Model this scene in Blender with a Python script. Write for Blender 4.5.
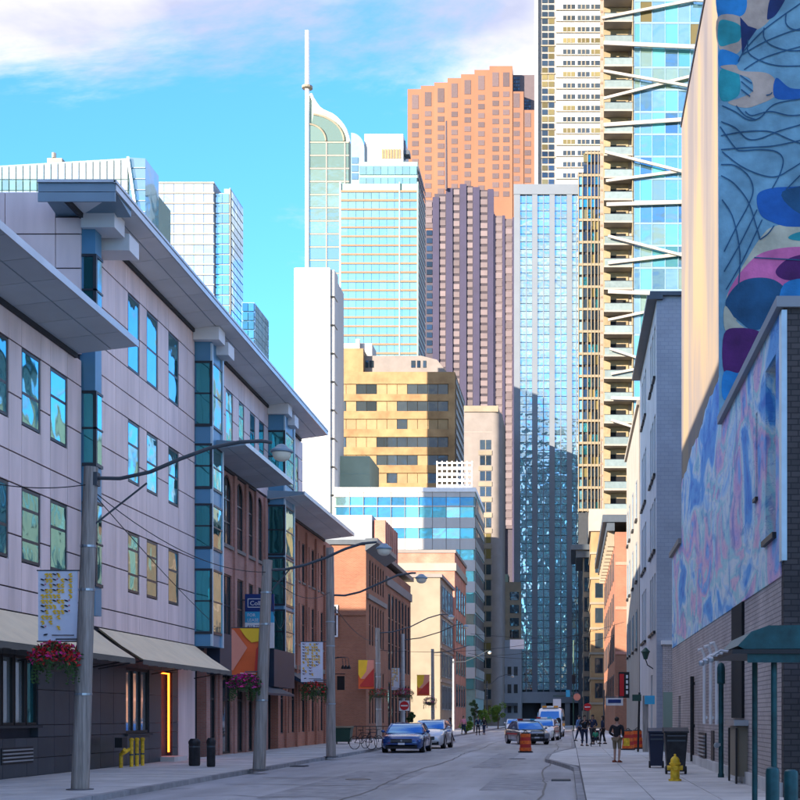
import bpy, bmesh, math, random
from mathutils import Vector, Matrix
random.seed(7)
for o in list(bpy.data.objects): bpy.data.objects.remove(o)
SC = bpy.context.scene
COL = SC.collection
R = math.radians

# ------------------------------------------------------------------ camera
F, EYE = 1360.0, 1.8                    # focal length in photo pixels (800 px wide), eye height in metres
cam = bpy.data.cameras.new('camera'); camo = bpy.data.objects.new('camera', cam); COL.objects.link(camo)
camo.location = (0, 0, EYE); camo.rotation_euler = (R(90), 0, 0)
cam.sensor_width = 36; cam.lens = 36 * F / 800
cam.shift_x = -170 / 800; cam.shift_y = 316 / 800
cam.clip_start = 0.3; cam.clip_end = 6000
SC.camera = camo

# ------------------------------------------------------------------ sky, sun, exposure
AZ, EL = R(42), R(13.5)                 # the sun stands behind the camera, to its left
SUNDIR = Vector((-math.sin(AZ) * math.cos(EL), -math.cos(AZ) * math.cos(EL), math.sin(EL)))
SKY_STRENGTH, SUN_STRENGTH, EXPOSURE = 0.15, 2.0, 3.05
world = bpy.data.worlds.new('World'); SC.world = world; world.use_nodes = True
wn, wl = world.node_tree.nodes, world.node_tree.links
wn.clear()
def wnode(t, **kw):
    n = wn.new(t)
    for k, v in kw.items(): setattr(n, k, v)
    return n
sky = wnode('ShaderNodeTexSky', sky_type='NISHITA', sun_disc=False, sun_elevation=EL, sun_rotation=math.atan2(SUNDIR.x, SUNDIR.y),
            air_density=1.0, dust_density=0.15, ozone_density=2.0, altitude=80)
tint = wnode('ShaderNodeMix', data_type='RGBA', blend_type='MULTIPLY'); tint.inputs[0].default_value = 1
tint.inputs[7].default_value = (0.143, 0.305, 0.525, 1)
wl.new(sky.outputs[0], tint.inputs[6])
tc = wnode('ShaderNodeTexCoord')
sep = wnode('ShaderNodeSeparateXYZ'); wl.new(tc.outputs['Generated'], sep.inputs[0])
zc = wnode('ShaderNodeMath', operation='MAXIMUM'); wl.new(sep.outputs[2], zc.inputs[0]); zc.inputs[1].default_value = 0.04
dx = wnode('ShaderNodeMath', operation='DIVIDE'); wl.new(sep.outputs[0], dx.inputs[0]); wl.new(zc.outputs[0], dx.inputs[1])
dy = wnode('ShaderNodeMath', operation='DIVIDE'); wl.new(sep.outputs[1], dy.inputs[0]); wl.new(zc.outputs[0], dy.inputs[1])
cmb = wnode('ShaderNodeCombineXYZ'); wl.new(dx.outputs[0], cmb.inputs[0]); wl.new(dy.outputs[0], cmb.inputs[1])
mp = wnode('ShaderNodeMapping'); wl.new(cmb.outputs[0], mp.inputs[0])
mp.inputs['Location'].default_value = (5.89, 1.28, 0.0)
mp.inputs['Scale'].default_value = (0.60, 0.60, 1)
n1 = wnode('ShaderNodeTexNoise'); n1.inputs['Scale'].default_value = 1.0; n1.inputs['Detail'].default_value = 9; n1.inputs['Roughness'].default_value = 0.64
n1.inputs['Distortion'].default_value = 0.25
wl.new(mp.outputs[0], n1.inputs['Vector'])
cr = wnode('ShaderNodeValToRGB'); cr.color_ramp.elements[0].position = 0.45; cr.color_ramp.elements[1].position = 0.575
cr.color_ramp.interpolation = 'EASE'
wl.new(n1.outputs[0], cr.inputs[0])
n2 = wnode('ShaderNodeTexNoise'); n2.inputs['Scale'].default_value = 3.0; n2.inputs['Detail'].default_value = 7
wl.new(mp.outputs[0], n2.inputs['Vector'])
nmr = wnode('ShaderNodeMapRange'); nmr.inputs[1].default_value = 0.42; nmr.inputs[2].default_value = 0.70; wl.new(n2.outputs[0], nmr.inputs[0])
ccol = wnode('ShaderNodeMix', data_type='RGBA'); wl.new(nmr.outputs[0], ccol.inputs[0])
ccol.inputs[6].default_value = (0.56, 0.58, 0.74, 1); ccol.inputs[7].default_value = (1.5, 1.36, 1.26, 1)
cm = wnode('ShaderNodeMath', operation='MULTIPLY'); wl.new(cr.outputs[0], cm.inputs[0]); cm.inputs[1].default_value = 0.95
cmix = wnode('ShaderNodeMix', data_type='RGBA'); wl.new(cm.outputs[0], cmix.inputs[0]); wl.new(tint.outputs[2], cmix.inputs[6]); wl.new(ccol.outputs[2], cmix.inputs[7])
bg = wnode('ShaderNodeBackground'); bg.inputs[1].default_value = SKY_STRENGTH
wl.new(cmix.outputs[2], bg.inputs[0])
wo = wnode('ShaderNodeOutputWorld'); wl.new(bg.outputs[0], wo.inputs[0])
sun = bpy.data.lights.new('sun', 'SUN'); suno = bpy.data.objects.new('sun', sun); COL.objects.link(suno)
sun.energy = SUN_STRENGTH; sun.angle = R(0.55); sun.color = (1.0, 0.86, 0.70)
suno.rotation_euler = SUNDIR.to_track_quat('Z', 'Y').to_euler(); suno.location = (-20, -20, 60)
SC.view_settings.view_transform = 'Standard'; SC.view_settings.look = 'None'
SC.cycles.max_bounces = 5; SC.cycles.diffuse_bounces = 3; SC.cycles.glossy_bounces = 3
SC.view_settings.exposure = EXPOSURE; SC.view_settings.gamma = 1

# ------------------------------------------------------------------ helpers
def at(px, py, Y): return ((px - 570) / F * Y, Y, EYE + (716 - py) / F * Y)
def hx(px, Y): return (px - 570) / F * Y
def hz(py, Y): return EYE + (716 - py) / F * Y
def yx(px, X): return X * F / (px - 570)            # where a wall at X crosses photo column px

MAT = {}
def mat(name, col, rough=0.75, metal=0.0, var=0.12, scale=1.5, orand=0.0, bump=0.0, bscale=8.0, stretch=None, spec=0.4, col2=None, coat=0):
    m = bpy.data.materials.new(name); m.use_nodes = True; MAT[name] = m
    nt = m.node_tree; n, l = nt.nodes, nt.links
    b = n['Principled BSDF']
    b.inputs['Roughness'].default_value = rough; b.inputs['Metallic'].default_value = metal
    b.inputs['Specular IOR Level'].default_value = spec
    if coat: b.inputs['Coat Weight'].default_value = coat; b.inputs['Coat Roughness'].default_value = 0.04
    g = n.new('ShaderNodeNewGeometry'); src = g.outputs['Position']
    if stretch:
        mpn = n.new('ShaderNodeMapping'); mpn.inputs['Scale'].default_value = stretch; l.new(src, mpn.inputs[0]); src = mpn.outputs[0]
    nz = n.new('ShaderNodeTexNoise'); nz.inputs['Scale'].default_value = scale; nz.inputs['Detail'].default_value = 3.5; nz.inputs['Roughness'].default_value = 0.6
    l.new(src, nz.inputs['Vector'])
    mx = n.new('ShaderNodeMix'); mx.data_type = 'RGBA'
    c = Vector(col[:3]); d = Vector(col2[:3]) if col2 else c
    a0 = [max(0, v * (1 - var)) for v in c]; a1 = [min(1, v * (1 + var)) for v in d]
    rmp = n.new('ShaderNodeMapRange'); rmp.inputs[1].default_value = 0.3; rmp.inputs[2].default_value = 0.7
    l.new(nz.outputs[0], rmp.inputs[0]); l.new(rmp.outputs[0], mx.inputs[0])
    mx.inputs[6].default_value = (*a0, 1); mx.inputs[7].default_value = (*a1, 1)
    out = mx.outputs[2]
    if orand:
        oi = n.new('ShaderNodeObjectInfo'); mr = n.new('ShaderNodeMapRange')
        mr.inputs[3].default_value = 1 - orand; mr.inputs[4].default_value = 1 + orand
        l.new(oi.outputs['Random'], mr.inputs[0])
        m2 = n.new('ShaderNodeMix'); m2.data_type = 'RGBA'; m2.blend_type = 'MULTIPLY'; m2.inputs[0].default_value = 1
        l.new(out, m2.inputs[6]); l.new(mr.outputs[0], m2.inputs[7]); out = m2.outputs[2]
    l.new(out, b.inputs['Base Color'])
    if bump:
        nb = n.new('ShaderNodeTexNoise'); nb.inputs['Scale'].default_value = bscale; nb.inputs['Detail'].default_value = 3; l.new(src, nb.inputs['Vector'])
        bp = n.new('ShaderNodeBump'); bp.inputs['Strength'].default_value = bump; bp.inputs['Distance'].default_value = 0.03
        l.new(nb.outputs[0], bp.inputs['Height']); l.new(bp.outputs[0], b.inputs['Normal'])
    return m

def glass(name, tintc, rough=0.04, metal=0.75, wav=0.04, wscale=0.35, orand=0.25, tilt=0.0):
    """mirror-like tinted window glass; panes differ a little from one another in tone and set"""
    m = bpy.data.materials.new(name); m.use_nodes = True; MAT[name] = m
    n, l = m.node_tree.nodes, m.node_tree.links
    b = n['Principled BSDF']; b.inputs['Roughness'].default_value = rough; b.inputs['Metallic'].default_value = metal
    oi = n.new('ShaderNodeObjectInfo'); mr = n.new('ShaderNodeMapRange'); mr.inputs[3].default_value = 1 - orand; mr.inputs[4].default_value = 1 + orand
    l.new(oi.outputs['Random'], mr.inputs[0])
    m2 = n.new('ShaderNodeMix'); m2.data_type = 'RGBA'; m2.blend_type = 'MULTIPLY'; m2.inputs[0].default_value = 1
    m2.inputs[6].default_value = (*tintc, 1); l.new(mr.outputs[0], m2.inputs[7]); l.new(m2.outputs[2], b.inputs['Base Color'])
    g = n.new('ShaderNodeNewGeometry'); nz = n.new('ShaderNodeTexNoise'); nz.inputs['Scale'].default_value = wscale; nz.inputs['Detail'].default_value = 2
    ad = n.new('ShaderNodeVectorMath'); ad.operation = 'ADD'; l.new(g.outputs['Position'], ad.inputs[0])
    cx = n.new('ShaderNodeMath'); cx.operation = 'MULTIPLY'; cx.inputs[1].default_value = 37.0; l.new(oi.outputs['Random'], cx.inputs[0]); l.new(cx.outputs[0], ad.inputs[1])
    l.new(ad.outputs[0], nz.inputs['Vector'])
    bp = n.new('ShaderNodeBump'); bp.inputs['Strength'].default_value = 1.0; bp.inputs['Distance'].default_value = wav
    l.new(nz.outputs[0], bp.inputs['Height']); l.new(bp.outputs[0], b.inputs['Normal'])
    return m

def brick(name, c1, c2, mortar, bw=0.22, bh=0.075, rough=0.9, msize=0.012, big=0.25):
    m = bpy.data.materials.new(name); m.use_nodes = True; MAT[name] = m
    n, l = m.node_tree.nodes, m.node_tree.links
    b = n['Principled BSDF']; b.inputs['Roughness'].default_value = rough; b.inputs['Specular IOR Level'].default_value = 0.25
    g = n.new('ShaderNodeNewGeometry'); s = n.new('ShaderNodeSeparateXYZ'); l.new(g.outputs['Position'], s.inputs[0])
    ad = n.new('ShaderNodeMath'); l.new(s.outputs[0], ad.inputs[0]); l.new(s.outputs[1], ad.inputs[1])
    cb = n.new('ShaderNodeCombineXYZ'); l.new(ad.outputs[0], cb.inputs[0]); l.new(s.outputs[2], cb.inputs[1])
    bt = n.new('ShaderNodeTexBrick'); l.new(cb.outputs[0], bt.inputs['Vector'])
    bt.inputs['Scale'].default_value = 1; bt.inputs['Brick Width'].default_value = bw; bt.inputs['Row Height'].default_value = bh
    bt.inputs['Mortar Size'].default_value = msize; bt.inputs['Mortar Smooth'].default_value = 0.3
    bt.inputs['Color1'].default_value = (*c1, 1); bt.inputs['Color2'].default_value = (*c2, 1); bt.inputs['Mortar'].default_value = (*mortar, 1)
    nz = n.new('ShaderNodeTexNoise'); nz.inputs['Scale'].default_value = 0.55; nz.inputs['Detail'].default_value = 4; l.new(g.outputs['Position'], nz.inputs['Vector'])
    mr = n.new('ShaderNodeMapRange'); mr.inputs[1].default_value = 0.25; mr.inputs[2].default_value = 0.75; mr.inputs[3].default_value = 1 - big; mr.inputs[4].default_value = 1 + big
    l.new(nz.outputs[0], mr.inputs[0])
    m2 = n.new('ShaderNodeMix'); m2.data_type = 'RGBA'; m2.blend_type = 'MULTIPLY'; m2.inputs[0].default_value = 1
    l.new(bt.outputs['Color'], m2.inputs[6]); l.new(mr.outputs[0], m2.inputs[7]); l.new(m2.outputs[2], b.inputs['Base Color'])
    bp = n.new('ShaderNodeBump'); bp.inputs['Strength'].default_value = 0.5; bp.inputs['Distance'].default_value = 0.01; bp.invert = True
    l.new(bt.outputs['Fac'], bp.inputs['Height']); l.new(bp.outputs[0], b.inputs['Normal'])
    return m

def emit(name, col, s):
    m = bpy.data.materials.new(name); m.use_nodes = True; MAT[name] = m
    b = m.node_tree.nodes['Principled BSDF']; b.inputs['Base Color'].default_value = (*col, 1)
    b.inputs['Emission Color'].default_value = (*col, 1); b.inputs['Emission Strength'].default_value = s
    return m

WM = {}
def link(o, parent=None, world=None):
    """parent o so that the coordinates it was built in stay world coordinates"""
    COL.objects.link(o)
    w = world if world is not None else Matrix.Identity(4)
    o.matrix_local = w
    if parent is not None:
        o.parent = parent; o.matrix_parent_inverse = WM[parent.name].inverted()
    WM[o.name] = w.copy()
    return o
def tag(o, label=None, cat=None, group=None, kind=None):
    if label: o['label'] = label
    if cat: o['category'] = cat
    if group: o['group'] = group
    if kind: o['kind'] = kind
    return o
def thing(name, label, cat, loc=(0, 0, 0), rz=0.0, group=None):
    o = bpy.data.objects.new(name, None); o.empty_display_size = 0.3
    w = Matrix.Translation(loc) @ Matrix.Rotation(rz, 4, 'Z')
    link(o, None, w); tag(o, label, cat, group)
    return o

CUBE = {}
def cube_mesh(mname):
    if mname not in CUBE:
        me = bpy.data.meshes.new('box_' + mname)
        v = [(x, y, z) for x in (-.5, .5) for y in (-.5, .5) for z in (-.5, .5)]
        f = [(0, 1, 3, 2), (4, 6, 7, 5), (0, 4, 5, 1), (2, 3, 7, 6), (0, 2, 6, 4), (1, 5, 7, 3)]
        me.from_pydata(v, [], f); me.materials.append(MAT[mname]); CUBE[mname] = me
    return CUBE[mname]
def bx(name, parent, m, x0, x1, y0, y1, z0, z1, rot=None):
    """one box piece, its mesh shared by all pieces of that material (world coordinates)"""
    o = bpy.data.objects.new(name, cube_mesh(m))
    w = Matrix.Translation(((x0 + x1) / 2, (y0 + y1) / 2, (z0 + z1) / 2))
    if rot is not None: w = w @ rot
    w = w @ Matrix.Diagonal((max(abs(x1 - x0), 1e-4), max(abs(y1 - y0), 1e-4), max(abs(z1 - z0), 1e-4), 1))
    return link(o, parent, w)

class MB:
    def __init__(s): s.v = []; s.f = []; s.m = []
    def add(s, v, f, mi=0):
        k = len(s.v); s.v += [tuple(p) for p in v]; s.f += [tuple(i + k for i in q) for q in f]; s.m += [mi] * len(f); return s
    def box(s, x0, x1, y0, y1, z0, z1, mi=0):
        x0, x1 = min(x0, x1), max(x0, x1); y0, y1 = min(y0, y1), max(y0, y1); z0, z1 = min(z0, z1), max(z0, z1)
        v = [(x, y, z) for x in (x0, x1) for y in (y0, y1) for z in (z0, z1)]
        return s.add(v, [(0, 1, 3, 2), (4, 6, 7, 5), (0, 4, 5, 1), (2, 3, 7, 6), (0, 2, 6, 4), (1, 5, 7, 3)], mi)
    def obox(s, p0, p1, w, h, mi=0, up=(0, 0, 1)):
        """bar from p0 to p1 with width w and height h"""
        p0, p1 = Vector(p0), Vector(p1); d = (p1 - p0).normalized(); u = Vector(up)
        if abs(d.dot(u)) > 0.95: u = Vector((0, 1, 0))
        r = d.cross(u).normalized(); u = r.cross(d).normalized(); r *= w / 2; u *= h / 2
        v = [p + a * r + b * u for p in (p0, p1) for a in (-1, 1) for b in (-1, 1)]
        return s.add(v, [(0, 1, 3, 2), (4, 6, 7, 5), (0, 4, 5, 1), (2, 3, 7, 6), (0, 2, 6, 4), (1, 5, 7, 3)], mi)
    def tube(s, pts, r, n=8, mi=0, cap=True):
        pts = [Vector(p) for p in pts]; rs = r if isinstance(r, (list, tuple)) else [r] * len(pts)
        rings = []; k0 = len(s.v); up = Vector((0.13, 0.21, 1)).normalized()
        for i, p in enumerate(pts):
            d = (pts[min(i + 1, len(pts) - 1)] - pts[max(i - 1, 0)]).normalized()
            u = up if abs(d.dot(up)) < 0.93 else Vector((1, 0.1, 0)).normalized()
            a = d.cross(u).normalized(); b = a.cross(d).normalized()
            rings.append([p + rs[i] * (math.cos(t) * a + math.sin(t) * b) for t in [2 * math.pi * j / n for j in range(n)]])
        v = [q for rg in rings for q in rg]; f = []
        for i in range(len(pts) - 1):
            for j in range(n):
                f.append((i * n + j, i * n + (j + 1) % n, (i + 1) * n + (j + 1) % n, (i + 1) * n + j))
        if cap: f.append(tuple(range(n - 1, -1, -1))); f.append(tuple((len(pts) - 1) * n + j for j in range(n)))
        return s.add(v, f, mi)
    def lathe(s, c, prof, n=16, mi=0, axis='z'):
        v = []; f = []
        for r, z in prof:
            for j in range(n):
                t = 2 * math.pi * j / n
                q = (r * math.cos(t), r * math.sin(t), z)
                if axis == 'y': q = (q[0], q[2], q[1])
                if axis == 'x': q = (q[2], q[0], q[1])
                v.append((c[0] + q[0], c[1] + q[1], c[2] + q[2]))
        for i in range(len(prof) - 1):
            for j in range(n): f.append((i * n + j, i * n + (j + 1) % n, (i + 1) * n + (j + 1) % n, (i + 1) * n + j))
        f.append(tuple(range(n - 1, -1, -1))); f.append(tuple((len(prof) - 1) * n + j for j in range(n)))
        return s.add(v, f, mi)
    def prism(s, poly, axis, a0, a1, mi=0):
        """polygon of 2-d points swept along an axis: 'x' (poly in y,z), 'y' (poly in x,z), 'z' (poly in x,y)"""
        def P(p, a): return {'x': (a, p[0], p[1]), 'y': (p[0], a, p[1]), 'z': (p[0], p[1], a)}[axis]
        n = len(poly); v = [P(p, a0) for p in poly] + [P(p, a1) for p in poly]
        f = [tuple(range(n)), tuple(range(2 * n - 1, n - 1, -1))] + [(i, i + n, (i + 1) % n + n, (i + 1) % n) for i in range(n)]
        return s.add(v, f, mi)
    def loft(s, secs, mi=0, cap=True):
        n = len(secs[0]); v = [p for q in secs for p in q]; f = []
        for i in range(len(secs) - 1):
            for j in range(n): f.append((i * n + j, (i + 1) * n + j, (i + 1) * n + (j + 1) % n, i * n + (j + 1) % n))
        if cap: f.append(tuple(range(n))); f.append(tuple((len(secs) - 1) * n + j for j in range(n - 1, -1, -1)))
        return s.add(v, f, mi)
    def ball(s, c, r, n=10, k=6, sc=(1, 1, 1), mi=0):
        v = []; f = []
        for i in range(k + 1):
            ph = -math.pi / 2 + math.pi * i / k
            for j in range(n):
                t = 2 * math.pi * j / n
                v.append((c[0] + r * sc[0] * math.cos(ph) * math.cos(t), c[1] + r * sc[1] * math.cos(ph) * math.sin(t), c[2] + r * sc[2] * math.sin(ph)))
        for i in range(k):
            for j in range(n): f.append((i * n + j, i * n + (j + 1) % n, (i + 1) * n + (j + 1) % n, (i + 1) * n + j))
        return s.add(v, f, mi)
    def fb(s, ax, n0, n1, u0, u1, z0, z1, mi=0):
        """box on a facade: ax 'x' = wall facing +-X (u runs along Y), 'y' = wall facing the camera (u runs along X)"""
        return s.box(n0, n1, u0, u1, z0, z1, mi) if ax == 'x' else s.box(u0, u1, n0, n1, z0, z1, mi)
    def wall(s, ax, n0, n1, u0, u1, z0, z1, holes, mi=0):
        us = sorted({u0, u1} | {h[0] for h in holes} | {h[1] for h in holes}); us = [u for u in us if u0 <= u <= u1]
        for a, b in zip(us, us[1:]):
            c = (a + b) / 2; hs = sorted([(h[2], h[3]) for h in holes if h[0] < c < h[1]]); z = z0
            for p, q in hs:
                if p > z: s.fb(ax, n0, n1, a, b, z, p, mi)
                z = max(z, q)
            if z < z1: s.fb(ax, n0, n1, a, b, z, z1, mi)
        return s
    def mesh(s, name, mats, smooth=False):
        me = bpy.data.meshes.new(name); me.from_pydata(s.v, [], s.f)
        for m in ([mats] if isinstance(mats, str) else mats): me.materials.append(MAT[m])
        if any(s.m): me.polygons.foreach_set('material_index', s.m)
        bm = bmesh.new(); bm.from_mesh(me); bmesh.ops.recalc_face_normals(bm, faces=bm.faces); bm.to_mesh(me); bm.free()
        if smooth:
            me.polygons.foreach_set('use_smooth', [True] * len(me.polygons))
            try: me.set_sharp_from_angle(angle=R(40))
            except Exception: pass
        return me
    def build(s, name, mats, parent=None, smooth=False, kind=None, local=False):
        """local=True: built in the parent's own coordinates"""
        o = bpy.data.objects.new(name, s.mesh(name, mats, smooth))
        if local and parent is not None:
            COL.objects.link(o); o.parent = parent; WM[o.name] = WM[parent.name].copy()
        else: link(o, parent)
        if kind: o['kind'] = kind
        return o

def structure(o): o['kind'] = 'structure'; return o
def fbx(name, parent, m, ax, n0, n1, u0, u1, z0, z1):
    return bx(name, parent, m, n0, n1, u0, u1, z0, z1) if ax == 'x' else bx(name, parent, m, u0, u1, n0, n1, z0, z1)

WCACHE = {}
def window(parent, ax, n, sgn, u0, u1, z0, z1, fm='frame_dark', gm='glass_teal', fw=0.07, dep=0.1, hbars=(), vbars=(), sill=None, name='window'):
    """window frame set in an opening whose outer wall face is n; sgn = outward direction along the wall's normal; its pane is a sub-part"""
    key = (ax, sgn, round(u1 - u0, 2), round(z1 - z0, 2), fm, fw, dep, tuple(hbars), tuple(vbars))
    if key not in WCACHE:
        b = MB(); w, h = u1 - u0, z1 - z0; a, c = -sgn * dep, -sgn * 0.02
        a, c = min(a, c), max(a, c)
        b.fb(ax, a, c, -w / 2, -w / 2 + fw, 0, h); b.fb(ax, a, c, w / 2 - fw, w / 2, 0, h)
        b.fb(ax, a, c, -w / 2 + fw, w / 2 - fw, 0, fw); b.fb(ax, a, c, -w / 2 + fw, w / 2 - fw, h - fw, h)
        for t in hbars: b.fb(ax, a, c - 0.005, -w / 2 + fw, w / 2 - fw, h * t - fw / 2, h * t + fw / 2)
        for t in vbars: b.fb(ax, a, c - 0.008, -w / 2 + w * t - fw / 2, -w / 2 + w * t + fw / 2, fw, h - fw)
        WCACHE[key] = b.mesh('window_frame', fm)
    o = bpy.data.objects.new(name, WCACHE[key]); uc = (u0 + u1) / 2
    link(o, parent, Matrix.Translation((n, uc, z0) if ax == 'x' else (uc, n, z0)))
    g = n - sgn * (dep * 0.75)
    fbx('pane', o, gm, ax, g - 0.01, g + 0.01, u0 + fw * .6, u1 - fw * .6, z0 + fw * .6, z1 - fw * .6)
    return o

def grid(parent, name, m, ax, n0, n1, us, zs, limit=300, skip=None):
    """pieces at every (u, z) cell; beyond the limit the rest are joined in one stuff part"""
    k = 0; rest = MB()
    for z in zs:
        for u in us:
            if skip and skip(u, z): continue
            mm = m(u, z) if callable(m) else m
            if k < limit or callable(m): fbx(name, parent, mm, ax, n0, n1, u[0], u[1], z[0], z[1])
            else: rest.fb(ax, n0, n1, u[0], u[1], z[0], z[1])
            k += 1
    if rest.v: rest.build(name + '_field', m, parent, kind='stuff')
def spans(a, b, n, gap=0.0):
    w = (b - a) / n
    return [(a + i * w + gap / 2, a + (i + 1) * w - gap / 2) for i in range(n)]
def text(body, size, m, parent, loc, rot, name='lettering', extrude=0.004, ax='LEFT'):
    c = bpy.data.curves.new(name, 'FONT'); c.body = body; c.size = size; c.extrude = extrude; c.align_x = ax; c.resolution_u = 2
    t = bpy.data.objects.new('tmp', c); COL.objects.link(t)
    dg = bpy.context.evaluated_depsgraph_get(); me = bpy.data.meshes.new_from_object(t.evaluated_get(dg)); bpy.data.objects.remove(t)
    me.materials.clear(); me.materials.append(MAT[m])
    o = bpy.data.objects.new(name, me)
    from mathutils import Euler
    return link(o, parent, Matrix.Translation(loc) @ Euler(rot).to_matrix().to_4x4())
# ------------------------------------------------------------------ materials
def asphalt():
    m = bpy.data.materials.new('asphalt'); m.use_nodes = True; MAT['asphalt'] = m
    n, l = m.node_tree.nodes, m.node_tree.links; b = n['Principled BSDF']; b.inputs['Roughness'].default_value = 0.72
    g = n.new('ShaderNodeNewGeometry')
    def nz(sc, stretch, det, lo, hi, c0, c1):
        mp = n.new('ShaderNodeMapping'); mp.inputs['Scale'].default_value = stretch; l.new(g.outputs['Position'], mp.inputs[0])
        t = n.new('ShaderNodeTexNoise'); t.inputs['Scale'].default_value = sc; t.inputs['Detail'].default_value = det; l.new(mp.outputs[0], t.inputs['Vector'])
        r = n.new('ShaderNodeMapRange'); r.inputs[1].default_value = lo; r.inputs[2].default_value = hi; r.inputs[3].default_value = c0; r.inputs[4].default_value = c1; l.new(t.outputs[0], r.inputs[0]); return r.outputs[0], t
    wear, _ = nz(0.9, (1, .06, 1), 4, .3, .7, .78, 1.22)      # wheel tracks and wear along the street
    blot, _ = nz(0.35, (1, .6, 1), 5, .35, .65, .85, 1.12)
    oil, _ = nz(1.3, (1, .45, 1), 3, .62, .72, 1.0, .72)      # oil drips and stains
    grit, gt = nz(60, (1, 1, 1), 3, .3, .7, .85, 1.15)
    def mul(x, y): q = n.new('ShaderNodeMath'); q.operation = 'MULTIPLY'; l.new(x, q.inputs[0]); l.new(y, q.inputs[1]); return q.outputs[0]
    k = mul(mul(wear, blot), mul(oil, grit))
    mx = n.new('ShaderNodeMix'); mx.data_type = 'RGBA'; mx.blend_type = 'MULTIPLY'; mx.inputs[0].default_value = 1; mx.inputs[6].default_value = (0.34, 0.345, 0.36, 1); l.new(k, mx.inputs[7]); l.new(mx.outputs[2], b.inputs['Base Color'])
    bp = n.new('ShaderNodeBump'); bp.inputs['Strength'].default_value = .4; bp.inputs['Distance'].default_value = .01; l.new(gt.outputs[0], bp.inputs['Height']); l.new(bp.outputs[0], b.inputs['Normal'])
asphalt()
mat('asphalt_patch', (0.28, 0.285, 0.30), rough=0.75, var=0.3, scale=2, bump=0.3, bscale=40)
mat('tar', (0.12, 0.12, 0.125), rough=0.6)
mat('concrete', (0.53, 0.52, 0.50), rough=0.85, var=0.16, scale=0.9, orand=0.10, bump=0.2, bscale=30)
mat('concrete_bed', (0.12, 0.12, 0.125), rough=0.9)
mat('kerb', (0.28, 0.28, 0.285), rough=0.85, var=0.25, scale=2, orand=0.12, bump=0.2, bscale=20)
mat('ground', (0.24, 0.23, 0.21), rough=0.9, var=0.2, scale=0.2)
mat('paint_white', (0.6, 0.6, 0.6), rough=0.7, var=0.25, scale=3)
mat('lav_panel', (0.78, 0.63, 0.60), rough=0.5, var=0.15, scale=1.0, orand=0.05, stretch=(1, 1.6, .22), metal=0.0)
mat('lav_back', (0.05, 0.048, 0.06), rough=0.8)
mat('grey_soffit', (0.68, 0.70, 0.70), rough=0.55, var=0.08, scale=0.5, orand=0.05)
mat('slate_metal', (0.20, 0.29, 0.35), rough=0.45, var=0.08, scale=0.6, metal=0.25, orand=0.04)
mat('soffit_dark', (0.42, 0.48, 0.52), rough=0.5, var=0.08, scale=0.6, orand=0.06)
mat('joint_dark', (0.025, 0.028, 0.035), rough=0.7)
mat('edge_metal', (0.45, 0.48, 0.5), rough=0.35, metal=0.6, var=0.08)
mat('bay_blue', (0.10, 0.27, 0.42), rough=0.4, metal=0.3, var=0.08, scale=0.6, orand=0.06)
mat('bay_light', (0.45, 0.6, 0.68), rough=0.4, metal=0.2)
mat('charcoal_tile', (0.040, 0.050, 0.062), rough=0.35, var=0.15, scale=1.2, orand=0.15)
mat('charcoal', (0.028, 0.032, 0.038), rough=0.6, var=0.12)
mat('black', (0.012, 0.012, 0.014), rough=0.5)
mat('void', (0.006, 0.007, 0.009), rough=0.9)
mat('frame_dark', (0.02, 0.03, 0.04), rough=0.4)
mat('frame_grey', (0.2, 0.22, 0.24), rough=0.45, metal=0.3)
mat('frame_white', (0.65, 0.66, 0.66), rough=0.5)
mat('awning_beige', (0.84, 0.68, 0.45), rough=0.85, var=0.07, scale=1.5)
mat('awning_under', (0.14, 0.13, 0.11), rough=0.9)
mat('navy', (0.012, 0.028, 0.055), rough=0.5, var=0.15)
mat('wood_pole', (0.29, 0.26, 0.23), rough=0.85, var=0.35, scale=3, stretch=(6, 6, .35), bump=0.5, bscale=5)
mat('conc_pole', (0.36, 0.36, 0.36), rough=0.8, var=0.2, scale=2, bump=0.15, bscale=25)
mat('steel', (0.42, 0.45, 0.48), rough=0.35, metal=0.8, var=0.1)
mat('steel_dark', (0.08, 0.095, 0.11), rough=0.45, metal=0.5)
mat('wire', (0.02, 0.02, 0.022), rough=0.7)
mat('white_paint', (0.78, 0.77, 0.75), rough=0.6, var=0.06)
mat('lamp_lens', (0.85, 0.78, 0.6), rough=0.3)
mat('yellow', (0.72, 0.44, 0.02), rough=0.55, var=0.4, scale=7, bump=0.2, bscale=30)
mat('orange', (0.75, 0.13, 0.018), rough=0.55, var=0.3, scale=8)
mat('red', (0.55, 0.015, 0.02), rough=0.45, var=0.1)
mat('green_dark', (0.02, 0.07, 0.05), rough=0.5, var=0.15)
mat('shelter_green', (0.007, 0.06, 0.068), rough=0.45, var=0.4, scale=4, metal=0.2)
mat('bin_black', (0.02, 0.021, 0.024), rough=0.55, var=0.5, scale=5)
mat('gold_stone', (0.238, 0.139, 0.060), rough=0.8, var=0.15, scale=0.3, col2=(0.31, 0.195, 0.09))
mat('gold_blind', (0.273, 0.185, 0.088), rough=0.7, var=0.12, scale=0.6, orand=0.12)
mat('cream', (0.239, 0.200, 0.143), rough=0.8, var=0.14, scale=0.35, orand=0.05)
mat('cream_pale', (0.280, 0.253, 0.213), rough=0.8, var=0.1, scale=0.4)
mat('beige_grey', (0.209, 0.183, 0.165), rough=0.8, var=0.12, scale=0.4)
mat('white_wall', (0.50, 0.50, 0.49), rough=0.8, var=0.1, scale=0.6, stretch=(1, 1, .4))
mat('white_conc', (0.474, 0.459, 0.433), rough=0.75, var=0.08, scale=0.35, stretch=(1, 1, .2))
mat('stone_grey', (0.261, 0.287, 0.313), rough=0.75, var=0.08, scale=0.3)
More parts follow.
